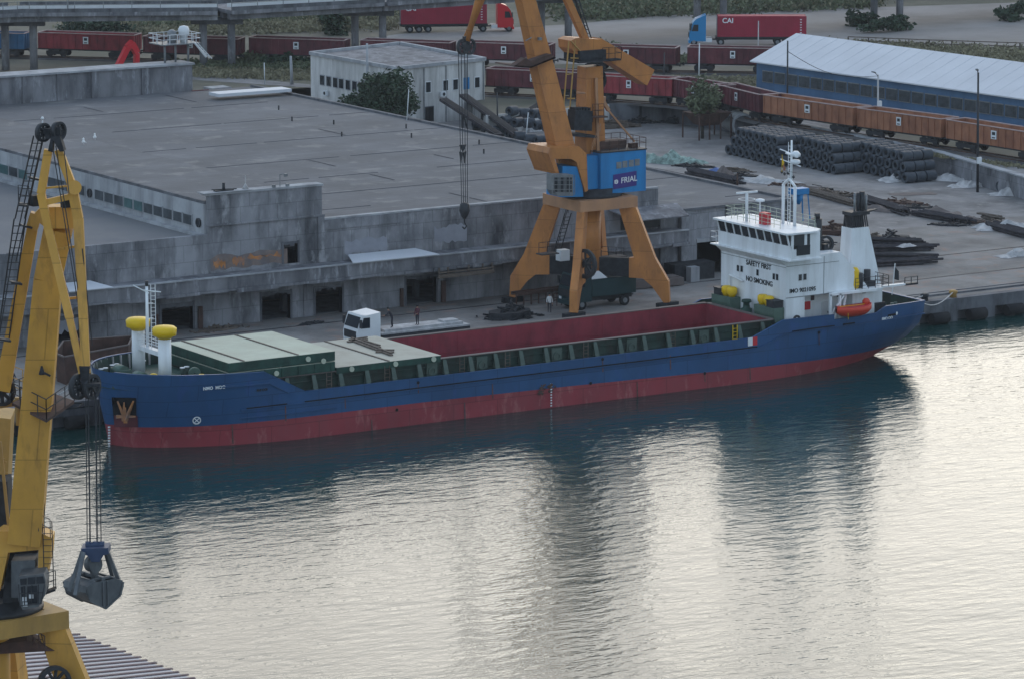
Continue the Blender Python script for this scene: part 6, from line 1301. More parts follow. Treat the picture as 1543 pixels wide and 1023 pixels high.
c = G(1203, 336); mb = MB(); mb.box(c.x-.9, c.x+.9, c.y-.6, c.y+.6, GZ+3.0, GZ+3.6); mb.lathe((c.x, c.y, GZ+1.9), [(.15, 0), (.55, 1.1)], 10); mb.build('hopper_bin', 'blue_house', bs)
for dx, dy in ((-.8, -.5), (.8, -.5), (.8, .5), (-.8, .5)): mb = MB(); mb.beam((c.x+dx*1.3, c.y+dy*1.3, GZ), (c.x+dx, c.y+dy, GZ+3), .12, .12); mb.build('leg', 'blue_house', bs)
# conveyors behind the warehouse
for (a, b_, za, zb, lab) in (((668, 195), (752, 212), 3.6, .6, 'dark belt conveyor, left of the two sloping down right'), ((698, 192), (780, 212), 3.9, .6, 'dark belt conveyor, right of the two sloping down right'), ((748, 205), (835, 190), .6, 3.6, 'dark belt conveyor rising towards the crane boom')):
    cv = empty('belt_conveyor', G(*a), lab, 'conveyor', 'belt conveyors'); A = G(*a)+Vector((0, 0, za)); Bv = G(*b_)+Vector((0, 0, zb)); mb = MB(); mb.beam(A, Bv, 1.1, .35); mb.build('belt_frame', 'steel_dark', cv)
    mb = MB(); mb.beam(A.lerp(Bv, .03)+Vector((0, 0, .19)), A.lerp(Bv, .97)+Vector((0, 0, .19)), .7, .05); mb.build('belt', 'rubber', cv)
    mb = MB(); hi = A if za > zb else Bv; t_ = A.lerp(Bv, .35 if za > zb else .65); mb.beam((t_.x, t_.y, GZ), t_, .2, .2); mb.beam((t_.x+.8, t_.y, GZ+.05), t_, .15, .15); mb.build('support_leg', 'dark_metal', cv)
tarp(G(812, 196, GZ), 5, 3, 1.6, 0, 'tarp', 'tarpaulin', 'pale cover on goods beneath the rising conveyor', 'tarpaulin', 31)

# quayside objects between crane and warehouse
mb = MB(); a, b_ = G(925, 440), G(1032, 431); mb.beam(a+Vector((0, 1, .45)), b_+Vector((0, 1, .45)), 2.0, .7); mb.beam(a+Vector((.3, 1, .85)), b_+Vector((-.3, 1, .85)), 1.4, .12, 0); solo(mb, 'steel_platform', 'tarp_brown', 'long low grey brown steel platform on the quay, right of the crane centre leg', 'platform')
mb = MB(); a = G(985, 418); mb.box(a.x, a.x+4.6, 315.4, 317.2, GZ, GZ+1.6); solo(mb, 'steel_bin', 'scrap', 'black steel bin against the warehouse right of the crane', 'bin')
mb = MB(); a = G(1034, 424); mb.box(a.x, a.x+1.0, 314.6, 315.8, GZ, GZ+1.4); solo(mb, 'concrete_block', 'concrete_pale', 'concrete block beside the dark annex doorway', 'concrete block')
fr = MB(); a, b_ = G(778, 462), G(856, 452); fr.beam(a+Vector((0, 0, 1.1)), b_+Vector((0, 0, 1.1)), .25, .3); fr.beam(a+Vector((0, .8, 1.1)), b_+Vector((0, .8, 1.1)), .25, .3)
for i in range(8): p = a.lerp(b_, i/7); fr.beam(p, p+Vector((0, 0, 1.0)), .1, .1); fr.beam(p+Vector((0, 0, 1.1)), p+Vector((0, .8, 1.1)), .1, .1)
solo(fr, 'trestle', 'rust', 'rusty trestle frame standing between the crane legs', 'frame')
mb = MB(); p = G(832, 462); 
for dx in (0, .5, 1.0): mb.box(p.x+dx, p.x+dx+.06, p.y, p.y+.06, GZ, GZ+1.1)
mb.box(p.x, p.x+1.06, p.y-.01, p.y+.07, GZ+1.1, GZ+1.18); mb.box(p.x, p.x+1.06, p.y-.01, p.y+.07, GZ+.5, GZ+.56); solo(mb, 'barrier', 'rust', 'small rusty barrier next to the worker under the crane', 'barrier')
# big rusty open bin at the left of the bow, and gear near the left crane
sk = empty('rusty_skip', G(140, 560), 'large rust brown steel skip on the quay behind the ship bow', 'skip')
pa = [G(86, 574), G(100, 580), G(190, 562), G(196, 548), G(92, 556)]
mb = MB(); b0_ = [Vector((p.x, p.y, GZ)) for p in pa]; t_ = [Vector((p.x+(.2 if i > 1 else -.2), p.y+(-.15), GZ+2.4)) for i, p in enumerate(pa)]
for i in range(5): j = (i+1) % 5; mb.poly([b0_[i], b0_[j], t_[j], t_[i]]); mb.poly([b0_[i]*.98+b0_[(i+2) % 5]*.02, t_[i]*.98+t_[(i+2) % 5]*.02, t_[j]*.98+t_[(i+3) % 5]*.02, b0_[j]*.98+b0_[(i+3) % 5]*.02])
mb.poly([p+Vector((0, 0, .05)) for p in b0_]); mb.build('skip_shell', 'rust', sk)
mb = MB()
for i in range(5): j = (i+1) % 5; mb.beam(t_[i], t_[j], .12, .12)
mb.build('skip_rim', 'tarp_brown', sk)
heap(G(330, 497), 5, 1.5, .5, .1, 'timber', 'timber_heap', 'broken pallets and planks by the warehouse wall above the hatch covers', 'timber', 18, 40, .35)
heap(G(470, 488), 3, 1.0, .35, .1, 'scrap', 'debris', 'small dark debris below the wall between two loading doors', 'debris', 19, 25, .25)
mb = MB(); mb.path([G(90, 612, GZ+.1), G(105, 606, GZ+.1), G(125, 607, GZ+.1), G(118, 613, GZ+.1), G(95, 616, GZ+.1), G(140, 611, GZ+.1)], .06, 5); solo(mb, 'mooring_rope', 'rubber', 'dark mooring rope coiled on the quay edge by the bow', 'rope')
for i, (pxx, py) in enumerate(((1393, 455), (1436, 450), (1112, 478), (80, 618))):
    p = G(pxx, py); mb = MB(); mb.lathe((p.x, QY+.7, GZ+.12), [(.35, 0), (.3, .3), (.42, .45), (.4, .6), (.2, .68)], 12); solo(mb, 'quay_bollard', 'yellow_old' if i == 1 else 'dark_metal', ['dark bollard on the quay just behind the ship stern', 'pale yellow bollard on the quay right of the stern', 'dark bollard hidden close behind the ship bridge', 'dark bollard at the quay edge left of the bow'][i], 'bollard')
mb = MB(); mb.path([aty(1280, 434, 283), Vector((214.2+4, 284, 4.3)), G(1395, 458, GZ+.6)], .03, 4); 
x = 120
i = 0
for xx in [x_*4.4+122.2 for x_ in range(32)]:
    if 225 < xx < 262 or 135 < xx < 146:
        mb = MB(); mb.tube((xx, QY-.35, .55), (xx+1.9, QY-.35, .55), .52, 12); solo(mb, 'rubber_fender', 'rubber', '%s black rubber fender on the quay wall, counting %s' % (ORD[int((xx-225)/4.4) if xx > 200 else int((146-xx)/4.4)], 'right from the ship stern' if xx > 200 else 'left from the ship bow'), 'fender', 'fenders '+('right of the stern' if xx > 200 else 'left of the bow'))
    i += 1

# ================================================================ LORRIES
def lorry_cab(root, x, w, col, z0=.6, h=3.1, L_=2.3, fairing=True, tall=.55):
    """front of the cab faces +x, its rear wall at x"""
    mb = MB(); P = [(x, z0), (x+L_-.05, z0), (x+L_, z0+.9), (x+L_-.12, z0+1.4), (x+L_-.5, z0+2.55), (x+L_-.9, z0+h-.05), (x, z0+h+(tall if fairing else 0))]
    mb.prism([(a, -w/2, b) for a, b in P][::1], (0, w, 0)); cab = mb.build('cab', col, root)
    mb = MB(); mb.prism([(x+L_-.125+.03, -w/2+.12, z0+1.42), (x+L_-.125+.03, w/2-.12, z0+1.42), (x+L_-.47+.03, w/2-.16, z0+2.35), (x+L_-.47+.03, -w/2+.16, z0+2.35)], (.02, 0, .01)); mb.build('windscreen', 'glass', cab)
    for s_ in (-1, 1):
        mb = MB(); y = s_*(w/2+.005); mb.prism([(x+L_-1.25, y, z0+1.4), (x+L_-.35, y, z0+1.4), (x+L_-.62, y, z0+2.3), (x+L_-1.25, y, z0+2.3)], (0, s_*.02, 0)); mb.build('side_window', 'glass', cab)
        mb = MB(); mb.box(x+L_-.1, x+L_+.03, s_*w*.36-.18, s_*w*.36+.18, z0+.15, z0+.38); mb.build('headlight', 'white_metal', cab)
        mb = MB(); mb.box(x+L_-.3, x+L_-.15, s_*(w/2+.22)-.12, s_*(w/2+.22)+.12, z0+1.5, z0+2.2); mb.beam((x+L_-.25, s_*w/2, z0+2.1), (x+L_-.25, s_*(w/2+.2), z0+2.1), .05, .05); mb.build('mirror', 'dark_metal', cab)
    mb = MB(); mb.box(x+L_-.02, x+L_+.05, -w/2+.25, w/2-.25, z0+.5, z0+1.15); mb.build('grille', 'dark_metal', cab)
    mb = MB(); mb.box(x+L_-.25, x+L_+.08, -w/2, w/2, z0-.25, z0+.12); mb.build('bumper', col, cab)
    return cab
def wheels(root, xs, w, r_=.5):
    for x in xs:
        for s_ in (-1, 1):
            mb = MB(); mb.tube((x, s_*(w/2-.3), r_), (x, s_*(w/2-.02), r_), r_, 16); wh = mb.build('wheel', 'rubber', root); mb = MB(); mb.tube((x, s_*(w/2-.02), r_), (x, s_*(w/2+.01), r_), r_*.5, 12); mb.build('rim', 'grey_metal', wh)
def artic(col, lab, loc, rz, flat=False, bodylen=12.4):
    root = empty('articulated_lorry', (0, 0, 0), lab, 'lorry'); w = 2.5
    mb = MB(); mb.box(-bodylen/2-.1, bodylen/2, -1.1, 1.1, 1.0, 1.22); mb.box(-bodylen/2+.3, bodylen/2, -.5, .5, .75, .998); mb.box(bodylen/2-1.5, bodylen/2+1.6, -.45, .45, .7, .9); mb.build('chassis', 'dark_metal', root)
    wheels(root, [-bodylen/2+1.3, -bodylen/2+2.6, -bodylen/2+3.9, bodylen/2-.7, bodylen/2+3.0], w)
    mb = MB(); 
    for s_ in (-1, 1): mb.box(bodylen/2+.5, bodylen/2+1.7, s_*.95-.25, s_*.95+.25, .5, 1.0)
    mb.build('fuel_tank', 'white_metal', root)
    lorry_cab(root, bodylen/2+1.35, w, col)
    root.location = loc; root.rotation_euler = (0, 0, rz); return root
def container(loc, rz, lab, txt_near=1, L_=12.2):
    root = empty('shipping_container', (0, 0, 0), lab, 'container'); w, h = 2.44, 2.85; mb = MB()
    mb.box(-L_/2+.1, L_/2-.1, -w/2+.06, w/2-.06, .02, h-.03); mb.box(-L_/2+.1, L_/2-.1, -w/2+.05, w/2-.05, h-.03, h-.01)
    x = -L_/2+.2
    while x < L_/2-.3:
        for s_ in (-1, 1): mb.box(x, x+.14, s_*(w/2-.03)-.03, s_*(w/2-.03)+.03, .14, h-.14)
        x += .28
    mb.build('container_body', 'cont_red', root); mb = MB()
    for sx in (-1, 1):
        for s_ in (-1, 1): mb.box(sx*(L_/2-.06)-.07, sx*(L_/2-.06)+.07, s_*(w/2-.05)-.06, s_*(w/2-.05)+.06, 0, h)
    for s_ in (-1, 1): mb.box(-L_/2+.13, L_/2-.13, s_*(w/2-.05)-.055, s_*(w/2-.05)+.055, h-.13, h+.001); mb.box(-L_/2+.13, L_/2-.13, s_*(w/2-.05)-.055, s_*(w/2-.05)+.055, -.001, .13)
    mb.build('container_frame', 'cont_red', root); mb = MB()
    for y in (-.8, -.35, .35, .8): mb.tube((-L_/2-.03, y, .1), (-L_/2-.03, y, h-.1), .025, 5)
    mb.build('lock_rods', 'grey_metal', root)
    s_ = -1 if txt_near == 1 else 1; X_ = (1, 0, 0) if txt_near == 1 else (-1, 0, 0)
    text('CAI', .95, (-(L_/2-1.4)*(1 if txt_near == 1 else -1), s_*(w/2+.012), h-.65), X_, (0, 0, 1), 'white_mark', 'lettering', root, .006, .02)
    mb = MB(); xr_ = (L_/2-.75)*(1 if txt_near == 1 else -1)
    for k_ in range(6): mb.box(xr_-.12, xr_+.12, s_*(w/2+.012)-.006, s_*(w/2+.012)+.006, .5+k_*.36, .62+k_*.36)
    mb.build('container_code', 'white_mark', root); root.location = loc; root.rotation_euler = (0, 0, rz); return root
def place_lorry(pa_, pb_, z, col, cont_lab, lab, flip):
    a = at(*pa_, z); b_ = at(*pb_, z); rz = math.atan2((b_-a).y, (b_-a).x); c = (a+b_)/2; d = (b_-a).normalized()
    if flip:      # cab at the left end
        l = artic(col, lab, c+d*1.0, rz+math.pi); container(c+d*1.15+Vector((0, 0, 1.23)), rz, cont_lab, 1 if not flip else 1)
    else: l = artic(col, lab, c-d*1.9, rz); container(c-d*1.95+Vector((0, 0, 1.23)), rz, cont_lab, 1)
place_lorry((602, 49), (775, 47), UZ+.03, 'truck_red', 'dark red shipping container riding behind the red lorry cab', 'red lorry with a red cab at right, under the elevated road', False)
place_lorry((1043, 68), (1226, 68), UZ+.03, 'truck_blue', 'crimson shipping container riding behind the blue lorry cab', 'lorry with blue cab at left standing in the dusty yard', True)
# white flatbed lorry by the hold
a = G(523, 528); b_ = G(668, 512); d = (b_-a).normalized(); rzf = math.atan2(d.y, d.x)+math.pi
fl_ = empty('flatbed_lorry', (0, 0, 0), 'white cab flatbed lorry parked on the quay beside the hatch covers', 'lorry')
lorry_cab(fl_, 2.2, 2.5, 'truck_white', z0=.6, h=2.55, L_=2.3, tall=.12); mb = MB(); mb.box(-6.8, 2.1, -1.22, 1.22, 1.25, 1.4); mb.build('load_bed', 'tarp', fl_); mb = MB(); mb.box(-6.8, 2.0, -1.24, -1.2, .85, 1.24); mb.box(-6.8, 2.0, 1.2, 1.24, .85, 1.24); mb.box(-6.5, 4.2, -.4, .4, .7, 1.2); mb.build('chassis', 'dark_metal', fl_); wheels(fl_, [-5.6, -4.4, 1.1, 3.6], 2.45, .48)
mb = MB(); mb.box(-6.3, 1.6, -.9, .9, 1.401, 1.62); mb.box(-6.0, -4.5, -.4, .6, 1.621, 1.8); mb.build('load_sheet', 'tarp', fl_)
fc = (a+b_)/2; fl_.location = (fc.x, fc.y, GZ); fl_.rotation_euler = (0, 0, rzf)
# dark green lorry beneath the crane
dl = empty('dark_lorry', (0, 0, 0), 'dark green lorry standing under the orange crane portal', 'lorry')
lorry_cab(dl, .9, 2.5, 'truck_green', z0=.7, h=2.2, L_=2.0, tall=.3); mb = MB(); mb.box(-4.0, .8, -1.2, 1.2, 1.1, 2.6); mb.box(-4.02, .82, -1.22, 1.22, 2.6, 2.68); mb.build('cargo_box', 'truck_green', dl); mb = MB(); mb.box(-4, 2.4, -.5, .5, .6, 1.09); mb.build('chassis', 'dark_metal', dl); wheels(dl, [-2.8, 1.9], 2.45, .48)
mb = MB(); mb.hexa([(-1.0, -1.0, 2.69), (.8, -1.0, 2.69), (.8, 1.0, 2.69), (-1.0, 1.0, 2.69), (-.4, -.5, 3.3), (.5, -.5, 3.3), (.5, .5, 3.3), (-.4, .5, 3.3)]); mb.build('roof_cover', 'truck_white', dl)
p = G(897, 463); dl.location = (p.x, p.y+.5, GZ); dl.rotation_euler = (0, 0, math.pi+.0)

# ================================================================ PEOPLE
def person(name_lab, base, rz, top_mat, leg_mat, pose='stand', hat=None):
    V = []; E_ = []; Rr = []
    def v(x, y, z, r): V.append((x, y, z)); Rr.append(r); return len(V)-1
    def chain(st, pts):
        a = st
        for p in pts: b = v(*p); E_.append((a, b)); a = b
        return a
    lean = .0 if pose != 'bend' else .35
    pel = v(0, 0, .92, .13); sp = chain(pel, [(lean*.3, 0, 1.15, .13), (lean*.7, 0, 1.38, .15)])
    nk = chain(sp, [(lean*.85, 0, 1.5, .055), (lean*.95+.01, 0, 1.6, .075), (lean+.02, 0, 1.70, .07)])
    stp = .16 if pose == 'walk' else .05
    for s_ in (-1, 1):
        k_ = chain(pel, [(0, s_*.10, .86, .09), (s_*stp*.7+.03, s_*.11, .48, .062), (s_*stp*.6-.02, s_*.11, .09, .042), (s_*stp*.6+.14, s_*.12, .04, .036)])
        if pose == 'bend' or (pose == 'stand' and s_ > 0): h_ = [(lean*.7, s_*.19, 1.40, .06), (lean+.10, s_*.23, 1.16, .045), (lean+.32, s_*.16, 1.05, .033), (lean+.38, s_*.15, 1.04, .03)]
        else: h_ = [(lean*.7, s_*.19, 1.40, .06), (-.03, s_*.26, 1.13, .045), (.08, s_*.27, .88, .033), (.10, s_*.265, .82, .03)]
        e = chain(sp, h_); x, y, z = V[e]; dx = Vector(V[e])-Vector(V[e-1]); dx.normalize(); sd_ = Vector((0, 1, 0)).cross(dx).normalized() if abs(dx.y) < .9 else Vector((0, 0, 1))
        for f in range(4): L_ = (.075, .085, .08, .065)[f]; o = Vector((0, (f-1.5)*.02, 0)); chain(e, [tuple(Vector((x, y, z))+o+dx*.03)+(.009,), tuple(Vector((x, y, z))+o+dx*(.03+L_*.6))+(.008,), tuple(Vector((x, y, z))+o+dx*(.03+L_)+sd_*.015)+(.007,)])
        chain(e, [tuple(Vector((x, y, z))+Vector((0, -s_*.03, 0)))+(.01,), tuple(Vector((x, y, z))+Vector((0, -s_*.045, 0))+dx*.045)+(.009,)])
    me = bpy.data.meshes.new('person'); me.from_pydata(V, E_, []); ob = bpy.data.objects.new('person', me); COL.objects.link(ob)
    md = ob.modifiers.new('skin', 'SKIN'); md.use_smooth_shade = True
    for i, r_ in enumerate(Rr): me.skin_vertices[0].data[i].radius = (r_*(.8 if r_ > .1 else 1), r_*(1.15 if r_ > .1 else 1)); me.skin_vertices[0].data[i].use_root = (i == 0)
    ob.modifiers.new('sub', 'SUBSURF').levels = 1; ob.modifiers['sub'].render_levels = 1
    bpy.context.view_layer.update(); m2 = bpy.data.meshes.new_from_object(ob.evaluated_get(bpy.context.evaluated_depsgraph_get())); bpy.data.objects.remove(ob)
    m2.materials.clear()
    for k_ in (top_mat, leg_mat, 'skin', 'rubber'): m2.materials.append(M[k_])
    for p in m2.polygons:
        c_ = p.center; p.material_index = 2 if (c_.z > 1.5 or (abs(c_.y) > .13 and (c_.z < .9 and c_.z > .6 and abs(c_.y) > .2)) or (c_.x > lean+.28 and c_.z > .95)) else (0 if c_.z > .93 else (1 if c_.z > .12 else 3)); p.use_smooth = True
    m2.name = 'person'; o = bpy.data.objects.new('person', m2); COL.objects.link(o); o.location = base; o.rotation_euler = (0, 0, rz); tag(o, name_lab, 'person')
    hm = MB(); hm.lathe((lean+.0, 0, 1.66), [(.085, -.02), (.10, .05), (.085, .12), (.03, .155)], 10); hm.v = [(a_, b_, c_) for a_, b_, c_ in hm.v]
    me2 = bpy.data.meshes.new('hair'); me2.from_pydata(hm.v, [], hm.f); me2.materials.append(M[hat or 'rubber']); ho = bpy.data.objects.new('helmet' if hat else 'hair', me2); COL.objects.link(ho); ho.parent = o
    return o
bed = GZ+1.6
person('person in dark clothes bending at the front of the white lorry flatbed', at(591, 494, bed), 2.6, 'cloth_dark', 'cloth_dark', 'bend')
person('person in dark red clothes standing in the middle of the white flatbed', at(629, 490, bed), 3.6, 'cloth_red', 'cloth_dark', 'stand')
person('person in white vest walking under the orange crane portal', at(828, 471, GZ), 4.2, 'cloth_white', 'cloth_dark', 'walk')
person('person in dark clothes on the quay behind the yellow crane boom at left', at(19, 588, GZ), 5.0, 'cloth_dark', 'cloth_dark', 'stand')

# ================================================================ SMALL THINGS ON ROOFS
for pxx, py, rz, lab in ((126, 219, .3, 'white gull standing on the warehouse roof, left of the pair'), (143, 212, 1.2, 'white gull on the warehouse roof, right of the pair')):
    p = at(pxx, py, 13.06); mb = MB(); mb.lathe((p.x, p.y, p.z+.28), [(.03, -.16), (.17, -.04), (.19, .06), (.1, .2), (.09, .3), (.09, .38), (.02, .44)], 10, sy=.8); mb.beam((p.x, p.y, p.z+.3), (p.x+.35*math.cos(rz), p.y+.35*math.sin(rz), p.z+.22), .16, .1, w2=.06, h2=.04); mb.tube((p.x, p.y-.04, p.z), (p.x, p.y-.04, p.z+.14), .012, 4); mb.beam((p.x-.05*math.cos(rz), p.y-.05*math.sin(rz), p.z+.62), (p.x-.2*math.cos(rz), p.y-.2*math.sin(rz), p.z+.6), .03, .03)
    solo(mb, 'gull', 'feather', lab, 'gull', 'gulls on the roof')
p = aty(337, 288, WY+.3); mb = MB(); mb.tube((p.x, p.y, 14.03), (p.x, p.y, 14.75), .14, 8); mb.box(p.x-.9, p.x+.9, p.y-.25, p.y+.25, 14.03, 14.12); mb.tube((p.x-1.2, p.y, 14.2), (p.x+1.3, p.y, 14.12), .05, 5); solo(mb, 'vent_stub', 'dark_metal', 'dark vent stub on the tower block edge at its left end', 'roof vent')
p = aty(370, 285, WY+.3); mb = MB(); mb.tube((p.x, p.y, 13.96), (p.x, p.y, 15.2), .05, 6); mb.lathe((p.x, p.y, 13.96), [(.35, 0), (.1, .45), (.03, .6)], 10); solo(mb, 'roof_antenna', 'tarp', 'small antenna with pale conical foot on the tower block', 'antenna')
p = aty(422, 285, WY+.3); mb = MB(); mb.tube((p.x, p.y, 13.96), (p.x, p.y, 15.1), .04, 6); mb.tube((p.x, p.y, 15.05), (p.x+.4, p.y-.2, 15.1), .04, 5); mb.box(p.x+.3, p.x+.6, p.y-.35, p.y-.15, 14.85, 15.12); mb.box(p.x-.9, p.x-.6, p.y-.3, p.y-.1, 13.96, 14.2); mb.box(p.x+.5, p.x+.8, p.y-.3, p.y-.1, 13.96, 14.2); solo(mb, 'flood_light', 'grey_metal', 'flood light on a short pole near the right end of the tower block', 'light')
# signal platform with white tank at the end of the back wall
sp_ = empty('service_platform', (222, 427, 11.73), 'grey steel platform with white tank on top of the back warehouse wall', 'platform')
Pp = lambda x, y, D=0: aty(x, y, 427+D)
a = Pp(242, 68, -1); b_ = Pp(300, 68, -1); mb = MB(); mb.box(a.x, b_.x, 425.6, 429, a.z-.12, a.z); mb.build('platform_deck', 'grey_metal', sp_)
mb = MB(); mb.rail([(a.x, 425.6, a.z), (b_.x, 425.6, a.z), (b_.x, 429, a.z), (a.x, 429, a.z), (a.x, 425.6, a.z)], 1.1, 1.0, .045, (1, .5)); mb.build('railing', 'white_metal', sp_)
for xx in (a.x+.8, a.x+2.2, b_.x-1.2): mb = MB(); mb.tube((xx, 426.5, 11.73), (xx, 426.5, a.z-.12), .14, 8); mb.build('support_leg', 'grey_metal', sp_)
c = Pp(277, 55, 0); mb = MB(); mb.lathe((c.x, 427, a.z), [(.45, 0), (.45, .7), (.62, .8), (.66, 1.5), (.5, 1.85), (.1, 1.95)], 14); mb.build('white_tank', 'white_metal', sp_); mb = MB(); mb.lathe((c.x-1.3, 427.5, a.z), [(.55, 0), (.55, 1.3), (.2, 1.5)], 10); mb.build('motor', 'grey_metal', sp_)
mb = MB(); mb.ladder((b_.x-.6, 425.5, a.z), (b_.x+1.2, 425.4, 12.0), .6, (0, 1, 0), .4, .06); mb.tube((b_.x-.8, 425.6, a.z), (b_.x+.6, 425.4, 12.2), .12, 6); mb.build('ladder', 'white_metal', sp_)
# low sheds and signboard beyond the back of the warehouse
mb = MB(); a = G(318, 145); b_ = G(430, 137); mb.hexa([(a.x+4, 427, 6), (b_.x+6, 427, 6), (b_.x+6, 431, 6), (a.x+4, 431, 6), (a.x+4, 427, 8.3), (b_.x+6, 427, 8.3), (b_.x+6, 431, 8.9), (a.x+4, 431, 8.9)]); 
a = at(322, 143, 9); b_ = at(432, 135, 9); mb = MB(); mb.beam(a, b_, 2.4, .35, side=(0, 1, 0)); solo(mb, 'sheet_roof_strip', 'tin_white', 'pale sheet roof strip at the back corner of the warehouse', 'roof')
mb = MB(); a = at(300, 136, 8.5); mb.box(a.x-1, a.x+1.2, a.y-.2, a.y, 6.0, 8.5); mb.box(a.x-.8, a.x+1.0, a.y-.23, a.y-.2, 7.2, 8.1, 1); solo(mb, 'signboard', ['wag_maroon', 'tarp'], 'small brown and white board behind the end of the back wall', 'board')
mb = MB(); a = at(333, 130, 8.5); mb.box(a.x-1.3, a.x+1.3, a.y-.2, a.y+2, 5.5, 8.3); mb.beam((a.x-.6, a.y-.22, 6), (a.x-.2, a.y-.22, 8.1), .1, .1); mb.beam((a.x+.3, a.y-.22, 6), (a.x+.8, a.y-.22, 8.1), .1, .1); solo(mb, 'small_shed', 'concrete_pale', 'small white shed beside the brown board behind the warehouse', 'shed')
# excavator arm rising behind the back wall
ex = empty('excavator', at(195, 112, UZ), 'red excavator half hidden behind the back wall, arm raised', 'excavator')
e0 = at(195, 112, UZ); 
def X3(px_, py_): return aty(px_, py_, e0.y)
mb = MB(); mb.beam(X3(178, 100), X3(192, 72), .7, .7, side=(0, 1, 0)); mb.beam(X3(192, 72), X3(200, 64), .7, .8, side=(0, 1, 0)); mb.build('boom', 'truck_red', ex)
mb = MB(); mb.beam(X3(198, 66), X3(206, 80), .75, .8, side=(0, 1, 0)); mb.beam(X3(206, 80), X3(205, 104), .7, .6, side=(0, 1, 0)); mb.build('dipper_arm', 'truck_red', ex)
mb = MB(); mb.box(e0.x-3.5, e0.x-.8, e0.y-1.2, e0.y+1.2, UZ+.5, UZ+1.2); mb.build('body', 'truck_red', ex); mb = MB(); mb.box(e0.x-4, e0.x-.5, e0.y-1.5, e0.y-.9, UZ, UZ+.9); mb.box(e0.x-4, e0.x-.5, e0.y+.9, e0.y+1.5, UZ, UZ+.9); mb.box(e0.x-3, e0.x-1.4, e0.y-.9, e0.y+.9, UZ+.4, UZ+.99); mb.build('tracks', 'dark_metal', ex)

# ================================================================ POLES AND LAMPS
def pole(pb, pt, z, r_, mat, name, label, cat, arm=None, head=None, base_box=False):
    p = at(*pb, z); h = aty(pt[0], pt[1], p.y); root = empty(name, p, label, cat); mb = MB(); mb.tube(p, (h.x, p.y, h.z), r_, 8, r_*.7); mb.build('post', mat, root)
    if arm: mb = MB(); mb.tube((h.x, p.y, h.z-.1), (h.x+arm, p.y-.3, h.z+.3), .06, 5); ar = mb.build('arm', mat, root); mb = MB(); mb.beam((h.x+arm*.9, p.y-.27, h.z+.3), (h.x+arm*1.7, p.y-.45, h.z+.45), .28, .12); mb.build('lamp_head', 'grey_metal', ar)
    if head: mb = MB(); mb.beam((h.x-head, p.y, h.z-.4), (h.x+head, p.y, h.z-.4), .12, .12); mb.build('crossarm', mat, root)
    if base_box: mb = MB(); q_ = aty(pb[0]+1, pb[1]-48, p.y); mb.box(q_.x-.25, q_.x+.25, p.y-.3, p.y-.05, q_.z-.35, q_.z+.35); mb.build('meter_box', 'white_metal', root)
    return h
pole((1323, 205), (1323, 113), GZ+2.3, .14, 'tarp', 'street_lamp', 'pale street lamp in front of the orange wagons with arm to the left', 'street lamp', arm=-.7, base_box=True)
pole((1473, 290), (1474, 110), GZ, .15, 'dark_metal', 'utility_pole', 'tall dark pole by the retaining wall at the right', 'pole', arm=-.35, base_box=True)
h1_ = pole((1186, 183), (1187, 62), UZ, .13, 'dark_metal', 'utility_pole', 'dark pole at the left end of the blue shed roof', 'pole')
pole((554, 165), (553, 66), UZ-.5, .2, 'concrete_pale', 'utility_pole', 'grey concrete pole beside the dark tree at the office', 'pole', head=.5)
pole((1053, 125), (1054, 66), UZ, .1, 'white_metal', 'light_pole', 'thin pale pole rising above the small tree', 'pole')
pole((1142, 100), (1143, 32), UZ, .1, 'tarp', 'light_pole', 'thin pole in front of the crimson container', 'pole')
pole((750, 202), (749, 140), GZ, .12, 'dark_metal', 'light_pole', 'dark pole before the stained white boundary wall', 'pole')
pole((792, 214), (796, 170), GZ, .07, 'white_metal', 'light_pole', 'thin white post before the heaped coils', 'pole')
pole((613, 182), (616, 135), 8.4, .06, 'white_metal', 'light_pole', 'thin white post at the roof edge right of the dark tree', 'pole')
pole((440, 128), (438, 85), UZ, .22, 'concrete_pale', 'utility_pole', 'short thick concrete post left of the office block', 'pole')
pole((399, 128), (398, 95), UZ, .08, 'white_metal', 'light_pole', 'thin white post on the access road left of the office', 'pole')
pole((1000, 150), (1001, 80), UZ, .1, 'dark_metal', 'light_pole', 'thin dark pole among wagons right of the crane tower', 'pole')
pole((1111, 284), (1111, 262), GZ, .12, 'rust', 'light_pole', 'short dark post on a foot by the brown cover', 'post')
cbl = MB(); A_0 = at(1187, 183, UZ); A_ = aty(1187, 78, A_0.y); B_0 = at(1323, 205, GZ+2.6); B_ = aty(1323, 115, B_0.y); pts_ = []
for i in range(13): t_ = i/12; p = A_.lerp(B_, t_); p = Vector((p.x, p.y, p.z-1.2*math.sin(math.pi*t_))); pts_.append(p)
cbl.path(pts_, .035, 4); solo(cbl, 'overhead_cable', 'rubber', 'overhead cable sagging from the dark pole to the street lamp', 'cable')
# pallet fence beyond the shed
fn = empty('rail_fence', at(1400, 85, UZ), 'low post and rail fence in weeds beyond the blue shed', 'fence'); mb = MB(); mb.rail([at(1278, 69, UZ), at(1400, 74, UZ), at(1640, 82, UZ)], 1.2, 3.2, .09, (1, .6)); mb.build('fence_rails', 'timber', fn)

